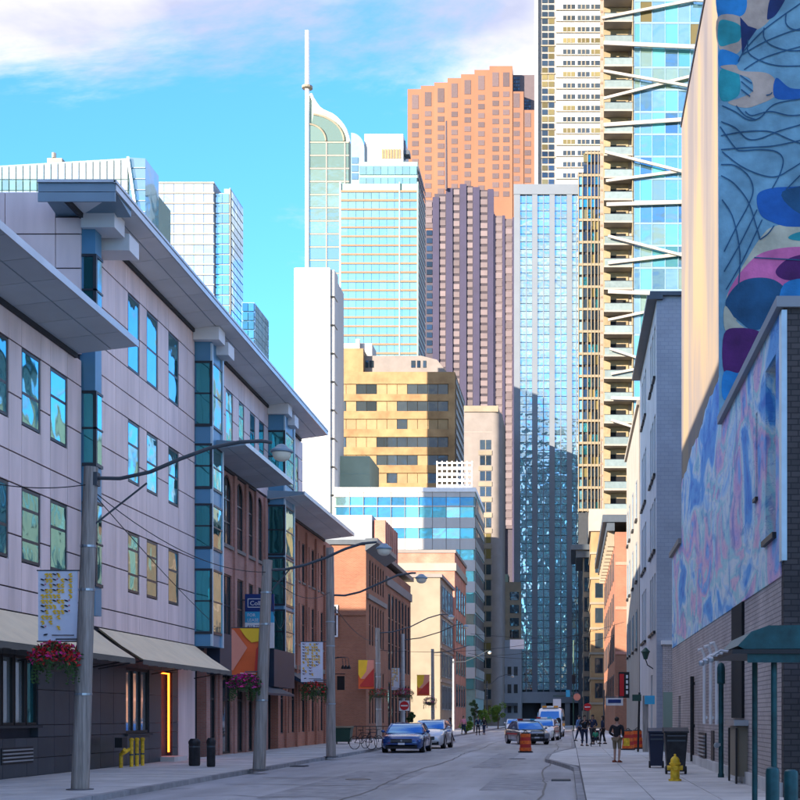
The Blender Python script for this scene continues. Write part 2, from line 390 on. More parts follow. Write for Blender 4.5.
mat('pier_grey', (0.151, 0.174, 0.201), rough=0.5, var=0.05, scale=0.3, metal=0.1)
mat('shaded_stone', (0.034, 0.028, 0.063), rough=0.55, var=0.12, scale=0.15)  # bluish purple carries the shade on this tower
mat('purple_dark', (0.05, 0.04, 0.055), rough=0.6)
mat('purple_span', (0.034, 0.025, 0.034), rough=0.6)
mat('orange_stone', (0.230, 0.103, 0.055), rough=0.7, var=0.12, scale=0.06, orand=0.05, stretch=(1, 1, .35))
mat('orange_stone_r', (0.209, 0.097, 0.055), rough=0.7, var=0.07, scale=0.08)
mat('mauve_grey', (0.106, 0.079, 0.084), rough=0.6, var=0.08)
mat('pane_pink', (0.154, 0.120, 0.120), rough=0.35, var=0.1, scale=0.2, orand=0.22)
mat('pane_mauve', (0.114, 0.078, 0.076), rough=0.4, var=0.1, orand=0.18)
mat('pale_green', (0.220, 0.290, 0.229), rough=0.7, var=0.08, scale=0.3)
mat('tan_spandrel', (0.227, 0.140, 0.079), rough=0.6, var=0.1, orand=0.1)
mat('mint_spandrel', (0.211, 0.299, 0.255), rough=0.5, var=0.1)
mat('balc_soffit', (0.36, 0.26, 0.13), rough=0.8, var=0.12, orand=0.1)
mat('balc_wall', (0.253, 0.199, 0.115), rough=0.8, var=0.15, orand=0.12)
mat('balc_rail', (0.174, 0.217, 0.209), rough=0.15, var=0.12, orand=0.12, spec=0.6)
mat('brace_white', (0.333, 0.300, 0.260), rough=0.5, var=0.05)
mat('beige_grid', (0.227, 0.180, 0.114), rough=0.6, var=0.08)
mat('taupe', (0.28, 0.25, 0.22), rough=0.8, var=0.1)
brick('brick_red', (0.42, 0.145, 0.09), (0.48, 0.18, 0.115), (0.38, 0.26, 0.21))
brick('brick_plum', (0.40, 0.18, 0.145), (0.46, 0.22, 0.175), (0.36, 0.27, 0.23))
brick('brick_orange', (0.25, 0.092, 0.05), (0.30, 0.118, 0.064), (0.25, 0.155, 0.11), big=0.16)
brick('brick_grey', (0.44, 0.375, 0.35), (0.50, 0.43, 0.40), (0.25, 0.22, 0.21), bh=0.1, bw=0.3)
brick('brick_dark', (0.06, 0.055, 0.056), (0.085, 0.075, 0.075), (0.035, 0.034, 0.036), bh=0.12, bw=0.3)
brick('brick_slate', (0.33, 0.36, 0.41), (0.36, 0.39, 0.44), (0.28, 0.31, 0.37), bh=0.2, bw=0.4, big=0.1)
glass('glass_teal', (0.06, 0.31, 0.33), metal=0.8, wav=0.05, wscale=0.55, orand=0.3)
glass('glass_dark', (0.07, 0.09, 0.10), metal=0.55, wav=0.03)
glass('glass_blue', (0.34, 0.58, 0.70), metal=0.85, wav=0.02, wscale=0.25, orand=0.12)
glass('glass_cyan', (0.40, 0.66, 0.62), metal=0.8, wav=0.02, orand=0.1)
glass('glass_green', (0.30, 0.44, 0.36), metal=0.7, wav=0.03, orand=0.15)
glass('glass_pale', (0.56, 0.64, 0.66), metal=0.7, wav=0.02, orand=0.1)
glass('glass_turq', (0.14, 0.46, 0.48), metal=0.6, wav=0.03, orand=0.4)
glass('glass_royal', (0.07, 0.27, 0.42), metal=0.6, wav=0.03, orand=0.35)
glass('glass_tower', (0.46, 0.66, 0.70), metal=0.88, wav=0.07, wscale=0.45, orand=0.14)
glass('glass_curtain', (0.24, 0.46, 0.55), metal=0.85, wav=0.06, wscale=0.3, orand=0.35)
glass('glass_navy', (0.055, 0.085, 0.11), metal=0.7, wav=0.03, orand=0.4)
glass('glass_amber', (0.25, 0.20, 0.08), metal=0.5, wav=0.03, orand=0.4)
glass('car_glass', (0.10, 0.26, 0.50), metal=0.8, wav=0.0, orand=0.0)
emit('neon_orange', (1.0, 0.13, 0.01), 1.3)

# painted street wall: vertical streaks of blue, pink, white and mint
def mural_streaks():
    m = bpy.data.materials.new('mural_streaks'); m.use_nodes = True; MAT['mural_streaks'] = m
    n, l = m.node_tree.nodes, m.node_tree.links; b = n['Principled BSDF']; b.inputs['Roughness'].default_value = 0.8
    g = n.new('ShaderNodeNewGeometry')
    def noise(sc, loc, scale, det, dist):
        mp = n.new('ShaderNodeMapping'); mp.inputs['Scale'].default_value = sc; mp.inputs['Location'].default_value = loc; l.new(g.outputs['Position'], mp.inputs[0])
        t = n.new('ShaderNodeTexNoise'); t.inputs['Scale'].default_value = scale; t.inputs['Detail'].default_value = det; t.inputs['Distortion'].default_value = dist; l.new(mp.outputs[0], t.inputs['Vector']); return t.outputs[0]
    def ramp(src, stops, mode='EASE'):
        r = n.new('ShaderNodeValToRGB'); e = r.color_ramp.elements; r.color_ramp.interpolation = mode
        e[0].position, e[0].color = stops[0][0], (*stops[0][1], 1); e[1].position, e[1].color = stops[-1][0], (*stops[-1][1], 1)
        for p, c in stops[1:-1]: x = e.new(p); x.color = (*c, 1)
        l.new(src, r.inputs[0]); return r.outputs[0]
    base = ramp(noise((1, .20, .42), (0, 2.2, 0), 1.0, 3, 1.0), [(.30, (.07, .24, .66)), (.39, (.13, .42, .78)), (.44, (.48, .70, .84)), (.48, (.74, .80, .80)), (.52, (.42, .70, .72)), (.56, (.78, .56, .66)), (.61, (.66, .44, .66)), (.66, (.24, .48, .80)), (.74, (.74, .72, .50))])
    strokes = ramp(noise((1, .55, .80), (4, 1, 3), 1.3, 6, 1.6), [(.36, (.40, .60, .86)), (.43, (.70, .84, .96)), (.50, (1, 1, 1)), (.60, (1, 1, 1)), (.68, (.95, .80, .88))])
    scrib = ramp(noise((1, .5, .9), (9, 5, 2), 1.4, 3, 2.5), [(.470, (1, 1, 1)), (.485, (.22, .34, .70)), (.500, (1, 1, 1))])
    def mul(x, y, f): q = n.new('ShaderNodeMix'); q.data_type = 'RGBA'; q.blend_type = 'MULTIPLY'; q.inputs[0].default_value = f; l.new(x, q.inputs[6]); l.new(y, q.inputs[7]); return q.outputs[2]
    l.new(mul(mul(base, strokes, .85), scrib, .55), b.inputs['Base Color'])
    s_ = n.new('ShaderNodeSeparateXYZ'); l.new(g.outputs['Position'], s_.inputs[0]); cb = n.new('ShaderNodeCombineXYZ'); l.new(s_.outputs[1], cb.inputs[0]); l.new(s_.outputs[2], cb.inputs[1])
    bt = n.new('ShaderNodeTexBrick'); l.new(cb.outputs[0], bt.inputs['Vector']); bt.inputs['Scale'].default_value = 1; bt.inputs['Brick Width'].default_value = .3; bt.inputs['Row Height'].default_value = .1; bt.inputs['Mortar Size'].default_value = .012
    bp = n.new('ShaderNodeBump'); bp.invert = True; bp.inputs['Strength'].default_value = .7; bp.inputs['Distance'].default_value = .012; l.new(bt.outputs['Fac'], bp.inputs['Height']); l.new(bp.outputs[0], b.inputs['Normal'])
mural_streaks()
# bare pinkish tan upper street wall, with streaks of reflected sunlight put into its colour, going over to the painted blues lower down
def tan_wall():
    m = bpy.data.materials.new('tan_wall'); m.use_nodes = True; MAT['tan_wall'] = m
    n, l = m.node_tree.nodes, m.node_tree.links; b = n['Principled BSDF']; b.inputs['Roughness'].default_value = 0.8
    g = n.new('ShaderNodeNewGeometry'); mp = n.new('ShaderNodeMapping'); mp.inputs['Scale'].default_value = (1, 0.42, 0.10); l.new(g.outputs['Position'], mp.inputs[0])
    a = n.new('ShaderNodeTexNoise'); a.inputs['Scale'].default_value = 0.9; a.inputs['Detail'].default_value = 5; l.new(mp.outputs[0], a.inputs['Vector'])
    r = n.new('ShaderNodeValToRGB'); e = r.color_ramp.elements
    e[0].position = 0.34; e[0].color = (0.14, 0.125, 0.13, 1); e[1].position = 0.64; e[1].color = (0.31, 0.225, 0.12, 1)
    x = e.new(0.5); x.color = (0.205, 0.17, 0.145, 1)
    l.new(a.outputs[0], r.inputs[0]); l.new(r.outputs[0], b.inputs['Base Color'])
tan_wall()

# ------------------------------------------------------------------ ground, road, pavements
g = MB(); g.add([(-4000, -600, -0.02), (4000, -600, -0.02), (4000, 6000, -0.02), (-4000, 6000, -0.02)], [(0, 1, 2, 3)])
structure(g.build('ground', 'ground'))
g = MB(); g.add([(-10.0, -80, 0), (1.2, -80, 0), (1.2, 226, 0), (-10.0, 226, 0)], [(0, 1, 2, 3)])
g.add([(-300, 226, 0), (300, 226, 0), (300, 246, 0), (-300, 246, 0)], [(0, 1, 2, 3)])
road = structure(g.build('road', 'asphalt'))
g = MB()
for x0, x1, y0, y1 in ((-6.9, -4.6, 30, 44.5), (-3.4, -2.4, 47, 66), (-8.9, -6.2, 58, 63), (-2.2, -0.6, 33, 40), (-6.5, -5.6, 66, 95)):
    p = []
    for i in range(9):
        p.append((x0 + (x1 - x0) * i / 8, y0 + random.uniform(-.3, .3)))
    for i in range(9): p.append((x1 - (x1 - x0) * i / 8, y1 + random.uniform(-.3, .3)))
    g.add([(a, b, 0.004) for a, b in p], [tuple(range(len(p)))])
structure(g.build('road_patch', 'asphalt_patch'))
g = MB()
for k in range(13):
    y = random.uniform(29, 80); x = random.uniform(-9.6, -6); w = random.uniform(1.5, 6); pts = []
    for i in range(14): pts.append((x + w * i / 13, y + random.uniform(-.12, .12) + 0.3 * math.sin(i * .6 + k)))
    wd = random.uniform(.02, .045)
    for (ax, ay), (bx_, by) in zip(pts, pts[1:]): g.add([(ax, ay - wd, 0.008), (bx_, by - wd, 0.008), (bx_, by + wd, 0.008), (ax, ay + wd, 0.008)], [(0, 1, 2, 3)])
for x in (-4.95, -0.75):
    pts = [(x + 0.12 * math.sin(i * .37) + random.uniform(-.05, .05), 27 + i * 1.3) for i in range(60)]
    for (ax, ay), (bx_, by) in zip(pts, pts[1:]): g.add([(ax - .025, ay, 0.012), (bx_ - .025, by, 0.012), (bx_ + .025, by, 0.012), (ax + .025, ay, 0.012)], [(0, 1, 2, 3)])
structure(g.build('road_crack', 'tar'))
g = MB()
for i in range(9): x = -9.4 + i * 1.2; g.add([(x, 218, 0.006), (x + .5, 218, 0.006), (x + .5, 222, 0.006), (x, 222, 0.006)], [(0, 1, 2, 3)])
structure(g.build('crosswalk_marking', 'paint_white'))
def disc(x, y, r, name, m, label, n=22):
    b = MB(); b.lathe((x, y, 0.004), [(r, 0), (r, 0.012), (r * .86, 0.012), (r * .85, 0.006), (0.01, 0.008)], n)
    return tag(b.build(name, m), label, 'manhole')
disc(-6.0, 38.5, .36, 'manhole_cover', 'steel_dark', 'round iron manhole cover in the road near the front left pole')
disc(-2.2, 57.0, .36, 'manhole_cover', 'steel_dark', 'round iron manhole cover in the road short of the striped barrel')

def slabs(sidewalk, x0, x1, nx, y0, y1, pitch, edge=None):
    n = int((y1 - y0) / pitch)
    for j in range(n):
        for i in range(nx):
            a = x0 + (x1 - x0) * i / nx; b = x0 + (x1 - x0) * (i + 1) / nx; y = y0 + j * pitch
            dz = random.uniform(-.003, .003)
            bx('paving_slab', sidewalk, 'concrete', a + .009, b - .009, y + .009, y + pitch - .009, 0.06, 0.125 + dz)
# left pavement
b = MB(); b.box(-30, -10.15, -80, 226, -0.1, 0.112)
lp = structure(b.build('pavement', 'concrete_bed'))
slabs(lp, -15.0, -10.17, 3, 26, 92, 1.62)
b = MB(); b.box(-15.0, -10.17, 92, 225.9, 0.05, 0.124); b.box(-15, -10.17, -20, 26, .05, .124)
c = b.build('far_paving', 'concrete', lp)
for j in range(28):
    y = 26 + j * 2.4; bx('kerb_stone', lp, 'kerb', -10.15, -9.98 + 0.02 * math.sin(j), y, y + 2.388, -0.05, 0.13)
b = MB(); b.box(-10.15, -9.98, 93.2, 226, -0.05, 0.13); b.box(-10.15, -9.98, -80, 26, -.05, .13); b.build('far_kerb', 'kerb', lp)
# right pavement with the bulge in its kerb line
edge = [(0.16, -80), (0.15, 26), (0.12, 44), (0.0, 45.6), (-0.28, 48), (-0.62, 50.6), (-0.95, 52.8), (-1.0, 54.5), (-0.98, 60), (-0.5, 66), (0.1, 72), (0.1, 226)]
b = MB(); b.prism([(x + .15, y) for x, y in edge] + [(30, 226), (30, -80)], 'z', -0.1, 0.112)
rp = structure(b.build('pavement', 'concrete_bed'))
slabs(rp, 0.33, 4.4, 3, 20, 72, 1.62)
b = MB(); b.box(0.33, 4.4, 72.0, 225.9, 0.05, 0.124); b.box(.33, 4.4, -20, 20, .05, .124); b.prism([(-.84, 53), (-.8, 60), (-.35, 66), (.31, 71.5), (.31, 45.8), (-.1, 48)], 'z', 0.05, 0.122); b.build('far_paving', 'concrete', rp)
for (x0, y0), (x1, y1) in zip(edge[1:], edge[2:]):
    n = max(1, int((y1 - y0) / 2.4))
    for i in range(min(n, 12)):
        p = (x0 + (x1 - x0) * i / n, y0 + (y1 - y0) * i / n); q = (x0 + (x1 - x0) * (i + 1) / n, y0 + (y1 - y0) * (i + 1) / n)
        if y0 >= 72: q = (q[0], p[1] + 2.4)
        k = MB(); k.prism([(p[0], p[1]), (p[0] + .16, p[1]), (q[0] + .16, q[1] - .01), (q[0], q[1] - .01)], 'z', -.05, .13); k.build('kerb_stone', 'kerb', rp)
# ------------------------------------------------------------------ left row: lavender office building
XL = -15.0
off = thing('office_building', 'lavender panelled office building with flared grey cornice and blue glass bays on the left', 'building', (-20, 48, 0))
b = MB()
b.box(-40, XL - 0.07, 33.0, 41.8, 4.5, 12.75)            # S1 core
b.box(-40, XL - 0.07, 41.8, 56.0, 4.5, 17.15)            # S2 core
b.box(-40, XL - 0.07, 56.0, 76.4, 12.62, 17.15)          # storey above the brick fronts
b.box(-40, XL - 0.25, 33.0, 55.4, 0, 4.5)
b.box(-40, XL - 0.02, 8.6, 32.98, 0, 19.2); b.box(-40, XL - 0.02, -25.0, 8.59, 0, 9.5); b.box(-40, -15.85, 41.83, 42.6, 17.1, 17.9)              # unseen rest of the block left of the frame, shaped for its shade
b.build('wall', 'lav_back', off)
b = MB(); b.box(-40.0, XL - .4, 41.82, 76.4, 17.16, 17.3); b.box(-40, -15.6, 33, 41.75, 12.76, 12.9)
b.build('roof', 'slate_metal', off)
JO = [4.62, 5.26, 6.70, 8.08, 8.92, 10.47, 11.90, 12.72]
JO2 = JO + [13.62, 14.9, 16.2, 17.12]
def panel_wall(ycols, joints, wins, name='wall_panel'):
    for a, c in zip(ycols, ycols[1:]):
        m = (a + c) / 2; zs = set(joints); ws = [w for w in wins if w[0] - .01 < m < w[1] + .01]
        for w in ws: zs |= {w[2], w[3]}; zs -= {z for z in zs if w[2] + .01 < z < w[3] - .01}
        zs = sorted(zs)
        for z0, z1 in zip(zs, zs[1:]):
            if any(w[2] - .01 < z0 and z1 < w[3] + .01 for w in ws): continue
            if z1 - z0 < .08: continue
            bx(name, off, 'lav_panel', XL - .06, XL + random.uniform(-.003, .003), a + .012, c - .012, z0 + .022, z1 - .022)
    for w in wins:
        fl = random.choice([(.5,), (.42,), (.62,), (.3, .72)])
        window(off, 'x', XL, 1, w[0] + .02, w[1] - .02, w[2] + .02, w[3] - .02, 'frame_dark', 'glass_teal', fw=.085, dep=.05, hbars=fl)
ws = []
for a, c in ((35.0, 36.35), (37.2, 38.55), (39.25, 40.6)):
    ws += [(a, c, 6.02, 8.08), (a, c, 9.78, 11.9)]
panel_wall([33, 34.1, 35.0, 36.35, 37.2, 38.55, 39.25, 40.6, 41.75], JO, ws)
ws = []
for a, c in ((46.15, 47.4), (48.2, 49.5), (50.8, 52.15)):
    ws += [(a, c, 6.02, 8.08), (a, c, 9.78, 11.9), (a, c, 13.62, 16.2)]
panel_wall([42.42, 43.6, 44.9, 46.15, 47.4, 48.2, 49.5, 50.8, 52.15, 53.3, 54.35], JO2, ws)
ws = [(a, c, 13.7, 16.1) for a, c in ((57.6, 58.4), (59.3, 60.5), (61.6, 62.6), (63.75, 64.8), (65.6, 66.7), (70.9, 71.7), (72.3, 73.1), (74.1, 75.1))]
panel_wall([56.2, 57.6, 58.4, 59.3, 60.5, 61.6, 62.6, 63.75, 64.8, 65.6, 66.7, 67.6, 70.0, 70.9, 71.7, 72.3, 73.1, 74.1, 75.1, 76.35], [12.66, 13.7, 14.9, 16.1, 17.12], ws)
# end wall of the upper storey, facing the camera
xs = [-22.5, -20.4, -18.6, -17.35, -15.8, XL - .005]
for a, c in zip(xs, xs[1:]):
    for z0, z1 in zip([12.9, 14.1, 15.55, 16.6, 17.9], [14.1, 15.55, 16.6, 17.9]):
        if abs(a + 17.35) < .01 and abs(z0 - 14.1) < .01: continue
        if z1 > 17.2 and a > -16.4: z1 = 17.12
        bx('wall_panel', off, 'lav_panel', a + .012, c - .012, 41.76, 41.82, z0 + .02, z1 - .02)
window(off, 'y', 41.74, -1, -17.2, -16.5, 14.2, 15.5, 'frame_dark', 'glass_dark', dep=.05)
bx('wall_panel', off, 'lav_panel', -16.48, -15.81, 41.76, 41.82, 14.12, 15.53); bx('wall_panel', off, 'lav_panel', -17.34, -17.22, 41.76, 41.82, 14.12, 15.53)

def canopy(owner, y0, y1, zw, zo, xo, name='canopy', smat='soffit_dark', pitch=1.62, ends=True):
    """flared metal canopy: wall line at zw, outer edge at xo / zo, soffit of separate panels"""
    c = MB()
    c.prism([(XL - .3, zw + .12), (XL - .3, zw + .5), (xo, zo + .17), (xo, zo + .03), (XL, zw + .06)], 'y', y0, y1)
    co = c.build(name, 'slate_metal', owner)
    e = MB(); e.box(xo - .002, xo + .05, y0 - .03, y1 + .03, zo + .0, zo + .2); e.build('edge_trim', 'edge_metal', co)
    e = MB(); e.box(XL - .03, XL + .09, y0, y1, zw - .08, zw + .06); e.build('shadow_gap', 'joint_dark', co)
    n = max(2, round((y1 - y0) / pitch)); dx = xo - XL; xm = XL + dx * .60
    me = {}
    for i in range(n):
        a = y0 + (y1 - y0) * i / n + .014; d = y0 + (y1 - y0) * (i + 1) / n - .014
        for k, (u0, u1) in enumerate(((XL + .10, xm - .02), (xm + .02, xo - .01))):
            zz = lambda u: zw + .06 + (zo + .03 - zw - .06) * (u - XL) / dx
            if k not in me:
                p = MB(); p.add([(u0, 0, zz(u0) - .02), (u1, 0, zz(u1) - .02), (u1, d - a, zz(u1) - .02), (u0, d - a, zz(u0) - .02),
                                 (u0, 0, zz(u0) - .002), (u1, 0, zz(u1) - .002), (u1, d - a, zz(u1) - .002), (u0, d - a, zz(u0) - .002)],
                                [(0, 1, 2, 3), (4, 5, 6, 7), (0, 1, 5, 4), (1, 2, 6, 5), (2, 3, 7, 6), (3, 0, 4, 7)])
                me[k] = p.mesh('soffit_panel', smat)
            o = bpy.data.objects.new('soffit_panel', me[k]); link(o, co, Matrix.Translation((0, a, 0)))
    return co
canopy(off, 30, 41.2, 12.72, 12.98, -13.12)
# cornice round the top storey
co = canopy(off, 40.35, 75.6, 17.14, 17.38, -13.5, 'cornice', 'grey_soffit', 1.95)
c = MB(); c.prism([(40.35, 17.42), (40.35, 17.62), (41.9, 17.62), (41.9, 17.16)], 'x', -15.77, -13.52)
c.build('cornice_return', 'slate_metal', co)
for i in range(2):
    bx('fascia_board', co, 'slate_metal', -15.77, -13.48, 40.30, 40.36, 17.05 + .29 * i, 17.32 + .29 * i)
c = MB(); c.box(-15.77, -13.45, 40.24, 40.3, 17.60, 17.68); c.box(-13.5, -13.42, 40.24, 75.6, 17.58, 17.66); c.build('gutter', 'edge_metal', co)
for y0 in (42.0, 54.4, 67.7):                              # paired grey blocks where the bays meet the cornice
    for k, (a, z, x) in enumerate(((y0 - .35, 16.95, -13.95), (y0 + .75, 16.62, -13.85))):
        c = MB(); c.box(XL + .02, x, a, a + .95, z - .18, z + .34)
        c.build('cornice_block', 'grey_soffit', co)
# blue glazed bays
def bay(y0, y1, z0, z1, xo, floors):
    w = MB(); w.box(XL - .3, xo, y0, y1, z0, z1); o = w.build('blue_bay', 'bay_blue', off)
    for p, q in floors:
        bx('bay_window', o, 'glass_teal', XL + .06, xo - .06, y0 - .03, y0 + .02, p, q)
        bx('bay_window', o, 'glass_teal', xo - .02, xo + .03, y0 + .07, y1 - .07, p, q)
        t = MB(); t.box(XL + .01, xo + .05, y0 - .05, y1 + .02, p - .12, p - .02); t.box(XL + .01, xo + .05, y0 - .05, y1 + .02, q + .02, q + .1)
        t.box(XL + .01, xo + .05, y0 - .05, y1 + .02, (p + q) / 2 - .03, (p + q) / 2 + .03)
        t.box(xo - .05, xo + .05, y0 - .05, y0 + .06, p - .02, q + .02); t.build('bay_frame', 'frame_dark', o)
    return o
bay(41.82, 42.38, 4.9, 16.95, -14.60, [(5.9, 8.3), (9.6, 11.7), (13.9, 15.9)])
def bay2(y0, y1, z0, z1, xo, fl):
    o = bay(y0, y1, z0, z1, xo, fl)
    t = MB(); t.box(xo - .02, xo + .07, y1 - .16, y1 + .02, z0, z1 - .2); t.box(xo - .02, xo + .07, y0 - .04, y0 + .07, z0, z1 - .2); t.build('bay_post', 'bay_light', o)
bay2(54.4, 56.1, 4.6, 16.9, -14.35, [(5.2, 7.6), (8.6, 10.2), (11.0, 12.6), (13.5, 15.9)])
bay2(67.6, 69.9, 4.3, 16.9, -14.2, [(5.0, 7.0), (7.4, 9.6), (9.9, 12.2), (13.5, 15.9)])
# roof hut peeping over the cornice
c = MB(); c.box(-16.9, -15.4, 43.5, 45.2, 17.3, 18.0); c.build('roof_hut', 'slate_metal', off)

# --- ground floor: charcoal tiles, shop windows, neon doorway, awnings
holes = [(35.2, 36.0, 1.55, 3.45), (36.05, 36.8, 1.55, 3.45), (36.85, 37.6, 1.55, 3.45), (37.65, 38.4, 1.55, 3.45), (46.0, 48.55, 1.2, 3.45), (50.0, 51.35, 0.3, 3.5)]
ys = [33, 34.1, 35.2, 36.0, 36.8, 37.6, 38.4, 39.6, 40.8, 42.2, 43.5, 44.75, 46.0, 47.3, 48.55, 50.0, 51.35, 52.1]
for a, c in zip(ys, ys[1:]):
    m = (a + c) / 2
    for z0, z1 in ((0.12, 0.62), (0.62, 1.2), (1.2, 1.55), (1.55, 2.55), (2.55, 3.45), (3.45, 4.55)):
        if any(h[0] - .02 < m < h[1] + .02 and z0 >= h[2] - .4 and z1 <= h[3] + .06 for h in holes): continue
        bx('base_tile', off, 'charcoal_tile', XL - .24, XL - .02 + random.uniform(-.002, .002), a + .008, c - .008, z0 + .008, z1 - .008)
for h in holes[:4]: window(off, 'x', XL - .03, 1, h[0], h[1], h[2], h[3], 'black', 'glass_pale' if h[0] < 37 else 'glass_teal', fw=.07, dep=.15, name='shop_window')
window(off, 'x', XL - .03, 1, 46.0, 48.55, 1.2, 3.45, 'black', 'glass_pale', fw=.1, dep=.15, vbars=(.33, .66), name='shop_window')
c = MB(); c.box(XL - .9, XL - .85, 50.05, 51.3, .3, 3.45); dr = c.build('door', 'black', off)
c = MB(); c.box(XL - .86, XL - .8, 50.2, 51.15, 1.2, 3.2); c.build('door_glass', 'glass_dark', dr)
c = MB(); c.box(XL - .06, XL + .0, 50.9, 50.95, .45, 3.4); c.box(XL - .06, XL + .0, 50.0, 50.9, 3.36, 3.4); c.build('neon_strip', 'neon_orange', off)
c = MB(); c.box(XL - .3, XL + .5, 49.85, 51.5, .1, .3); c.build('door_step', 'concrete', off)
c = MB(); c.box(XL - .25, XL - .0, 52.1, 54.4, .12, 4.6); c.build('pier', 'lav_panel', off)
vg = MB(); vg.box(XL - .02, XL + .0, 35.9, 38.0, .5, .95); vo = vg.build('vent_grille', 'black', off)
for i in range(4): bx('vent_slat', vo, 'edge_metal', XL + .0, XL + .03, 35.95, 37.95, .56 + i * .1, .60 + i * .1)
bx('sill', off, 'charcoal', XL - .02, XL + .08, 35.1, 38.5, 1.47, 1.54); bx('sill', off, 'charcoal', XL - .02, XL + .08, 45.9, 48.65, 1.12, 1.19)
def awning(y0, y1):
    a = MB(); n = 14
    def prof(t): return [(XL + .02, 4.6), (XL + .02 + 1.42 * .5, 4.6 - 1.0 * .5 - .05), (XL + 1.44, 3.60)]
    rows = []
    for i in range(n + 1):
        y = y0 + (y1 - y0) * i / n; sg = .02 * math.sin(i * 2.3)
        rows.append([(x, y, z + (sg if j == 1 else 0)) for j, (x, z) in enumerate(prof(0))])
    v = [p for r_ in rows for p in r_]; f = []
    for i in range(n):
        for j in range(2): f.append((i * 3 + j, i * 3 + j + 1, (i + 1) * 3 + j + 1, (i + 1) * 3 + j))
    k = len(v); v += [(x - .02, y, z - .04) for x, y, z in v]
    f += [tuple(q + k for q in reversed(t)) for t in f]
    a.add(v, f); o = a.build('awning', 'awning_beige', off, smooth=False)
    c = MB(); m = 22
    for i in range(m):
        ya = y0 + (y1 - y0) * i / m; yb = y0 + (y1 - y0) * (i + 1) / m; h = .16 + .02 * (i % 2)
        c.box(XL + 1.43, XL + 1.45, ya, yb, 3.60 - h, 3.595)
    c.build('valance', 'awning_under', o)
    c = MB()
    for y in (y0 + .05, (y0 + y1) / 2, y1 - .05): c.tube([(XL, y, 3.3), (XL + 1.4, y, 3.55)], .02, 6); c.tube([(XL, y, 4.5), (XL + 1.4, y, 3.55)], .02, 6)
    c.tube([(XL + 1.42, y0, 3.56), (XL + 1.42, y1, 3.56)], .025, 6); c.build('awning_frame', 'black', o)
awning(31.5, 42.4); awning(43.2, 54.3)

# ------------------------------------------------------------------ arched brick front
arch = thing('brick_building', 'plum brick front with five tall arched windows under a lower grey canopy', 'building', (-17, 62, 0))
w = MB(); w.box(-32, XL - .4, 56.1, 67.6, 0, 12.6); w.build('core', 'charcoal', arch)
AW = [(56.7, 57.7), (58.7, 60.3), (61.1, 62.5), (63.15, 64.45), (65.15, 66.4)]
holes = [(a, c, 9.3, 12.35) for a, c in AW] + [(a, c, 5.3, 8.0) for a, c in AW] + [(a, c, .15, 4.1) for a, c in AW]
w = MB(); w.wall('x', XL - .4, XL, 56.12, 67.58, .1, 12.55, holes)
for a, c in AW:                                            # round arch heads filled back in at the corners
    r = (c - a) / 2; m = (a + c) / 2
    for s in (-1, 1):
        poly = [(m + s * r, 12.35 - r), (m + s * r, 12.35)] + [(m + s * r * math.cos(t), 12.35 - r + r * math.sin(t)) for t in [R(90) * (1 - i / 8) for i in range(9)]]
        w.prism(poly, 'x', XL - .055, XL - .001)
w.build('brick_wall', 'brick_plum', arch)
for a, c in AW:
    window(arch, 'x', XL - .04, 1, a, c, 9.3, 12.35, 'frame_dark', 'glass_dark', fw=.06, dep=.09, hbars=(.33, .66), vbars=(.5,))
    bx('sill', arch, 'beige_grey', XL - .1, XL + .09, a - .1, c + .1, 9.14, 9.29)
    window(arch, 'x', XL - .04, 1, a, c, 5.3, 8.0, 'frame_dark', 'glass_dark', fw=.06, dep=.09, hbars=(.5,), vbars=(.5,))
    window(arch, 'x', XL - .06, 1, a, c, .15, 4.1, 'black', 'glass_dark', fw=.1, dep=.1, hbars=(.6,), name='shop_window')
for a in (57.9, 60.5, 62.65, 64.6, 66.55): bx('pilaster', arch, 'brick_plum', XL, XL + .1, a, a + .42, .12, 12.5)
bx('sign_band', arch, 'navy', XL, XL + .55, 56.15, 61.4, 3.55, 5.25)
bx('sign_band', arch, 'navy', XL, XL + .9, 64.8, 69.6, 3.2, 5.0)
c = MB(); c.prism([(XL, 3.5), (XL, 3.1), (XL + 1.5, 2.75), (XL + 1.5, 2.85)], 'y', 60.6, 66.6); c.build('shop_awning', 'navy', arch)
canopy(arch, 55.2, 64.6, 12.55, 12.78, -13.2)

# ------------------------------------------------------------------ brick warehouse with narrow windows
wh = thing('brick_building', 'red brick warehouse with rows of narrow windows behind the second pole', 'building', (-17, 78, 0))
w = MB(); w.box(-32, XL - .4, 69.9, 85.7, 0, 12.5); w.build('core', 'charcoal', wh)
NW = [(70.5 + i * 1.42, 71.2 + i * 1.42) for i in range(10)]
holes = []
for a, c in NW: holes += [(a, c, 9.3, 11.5), (a, c, 5.8, 8.05), (a, c, .9, 3.5)]
w = MB(); w.wall('x', XL - .4, XL, 69.92, 85.7, .1, 12.5, holes); w.box(XL - .4, XL, 85.71, 86.1, .1, 12.5); w.build('brick_wall', 'brick_red', wh)
w = MB(); w.box(-32, XL - .41, 85.71, 86.0, 0, 12.5); w.build('end_wall', 'brick_red', wh)
for a, c in NW:
    window(wh, 'x', XL - .02, 1, a, c, 9.3, 11.5, 'frame_dark', 'glass_dark', fw=.05, dep=.1, hbars=(.5,))
    window(wh, 'x', XL - .02, 1, a, c, 5.8, 8.05, 'frame_dark', 'glass_dark', fw=.05, dep=.1, hbars=(.5,))
    window(wh, 'x', XL - .02, 1, a, c, .9, 3.5, 'frame_dark', 'glass_dark', fw=.05, dep=.1, hbars=(.7,))
    for z in (9.18, 5.68): bx('sill', wh, 'beige_grey', XL - .1, XL + .07, a - .08, c + .08, z, z + .11)
for i in range(0, 10, 2): bx('pilaster', wh, 'brick_red', XL, XL + .12, 71.4 + i * 1.42, 71.75 + i * 1.42, .12, 12.2)
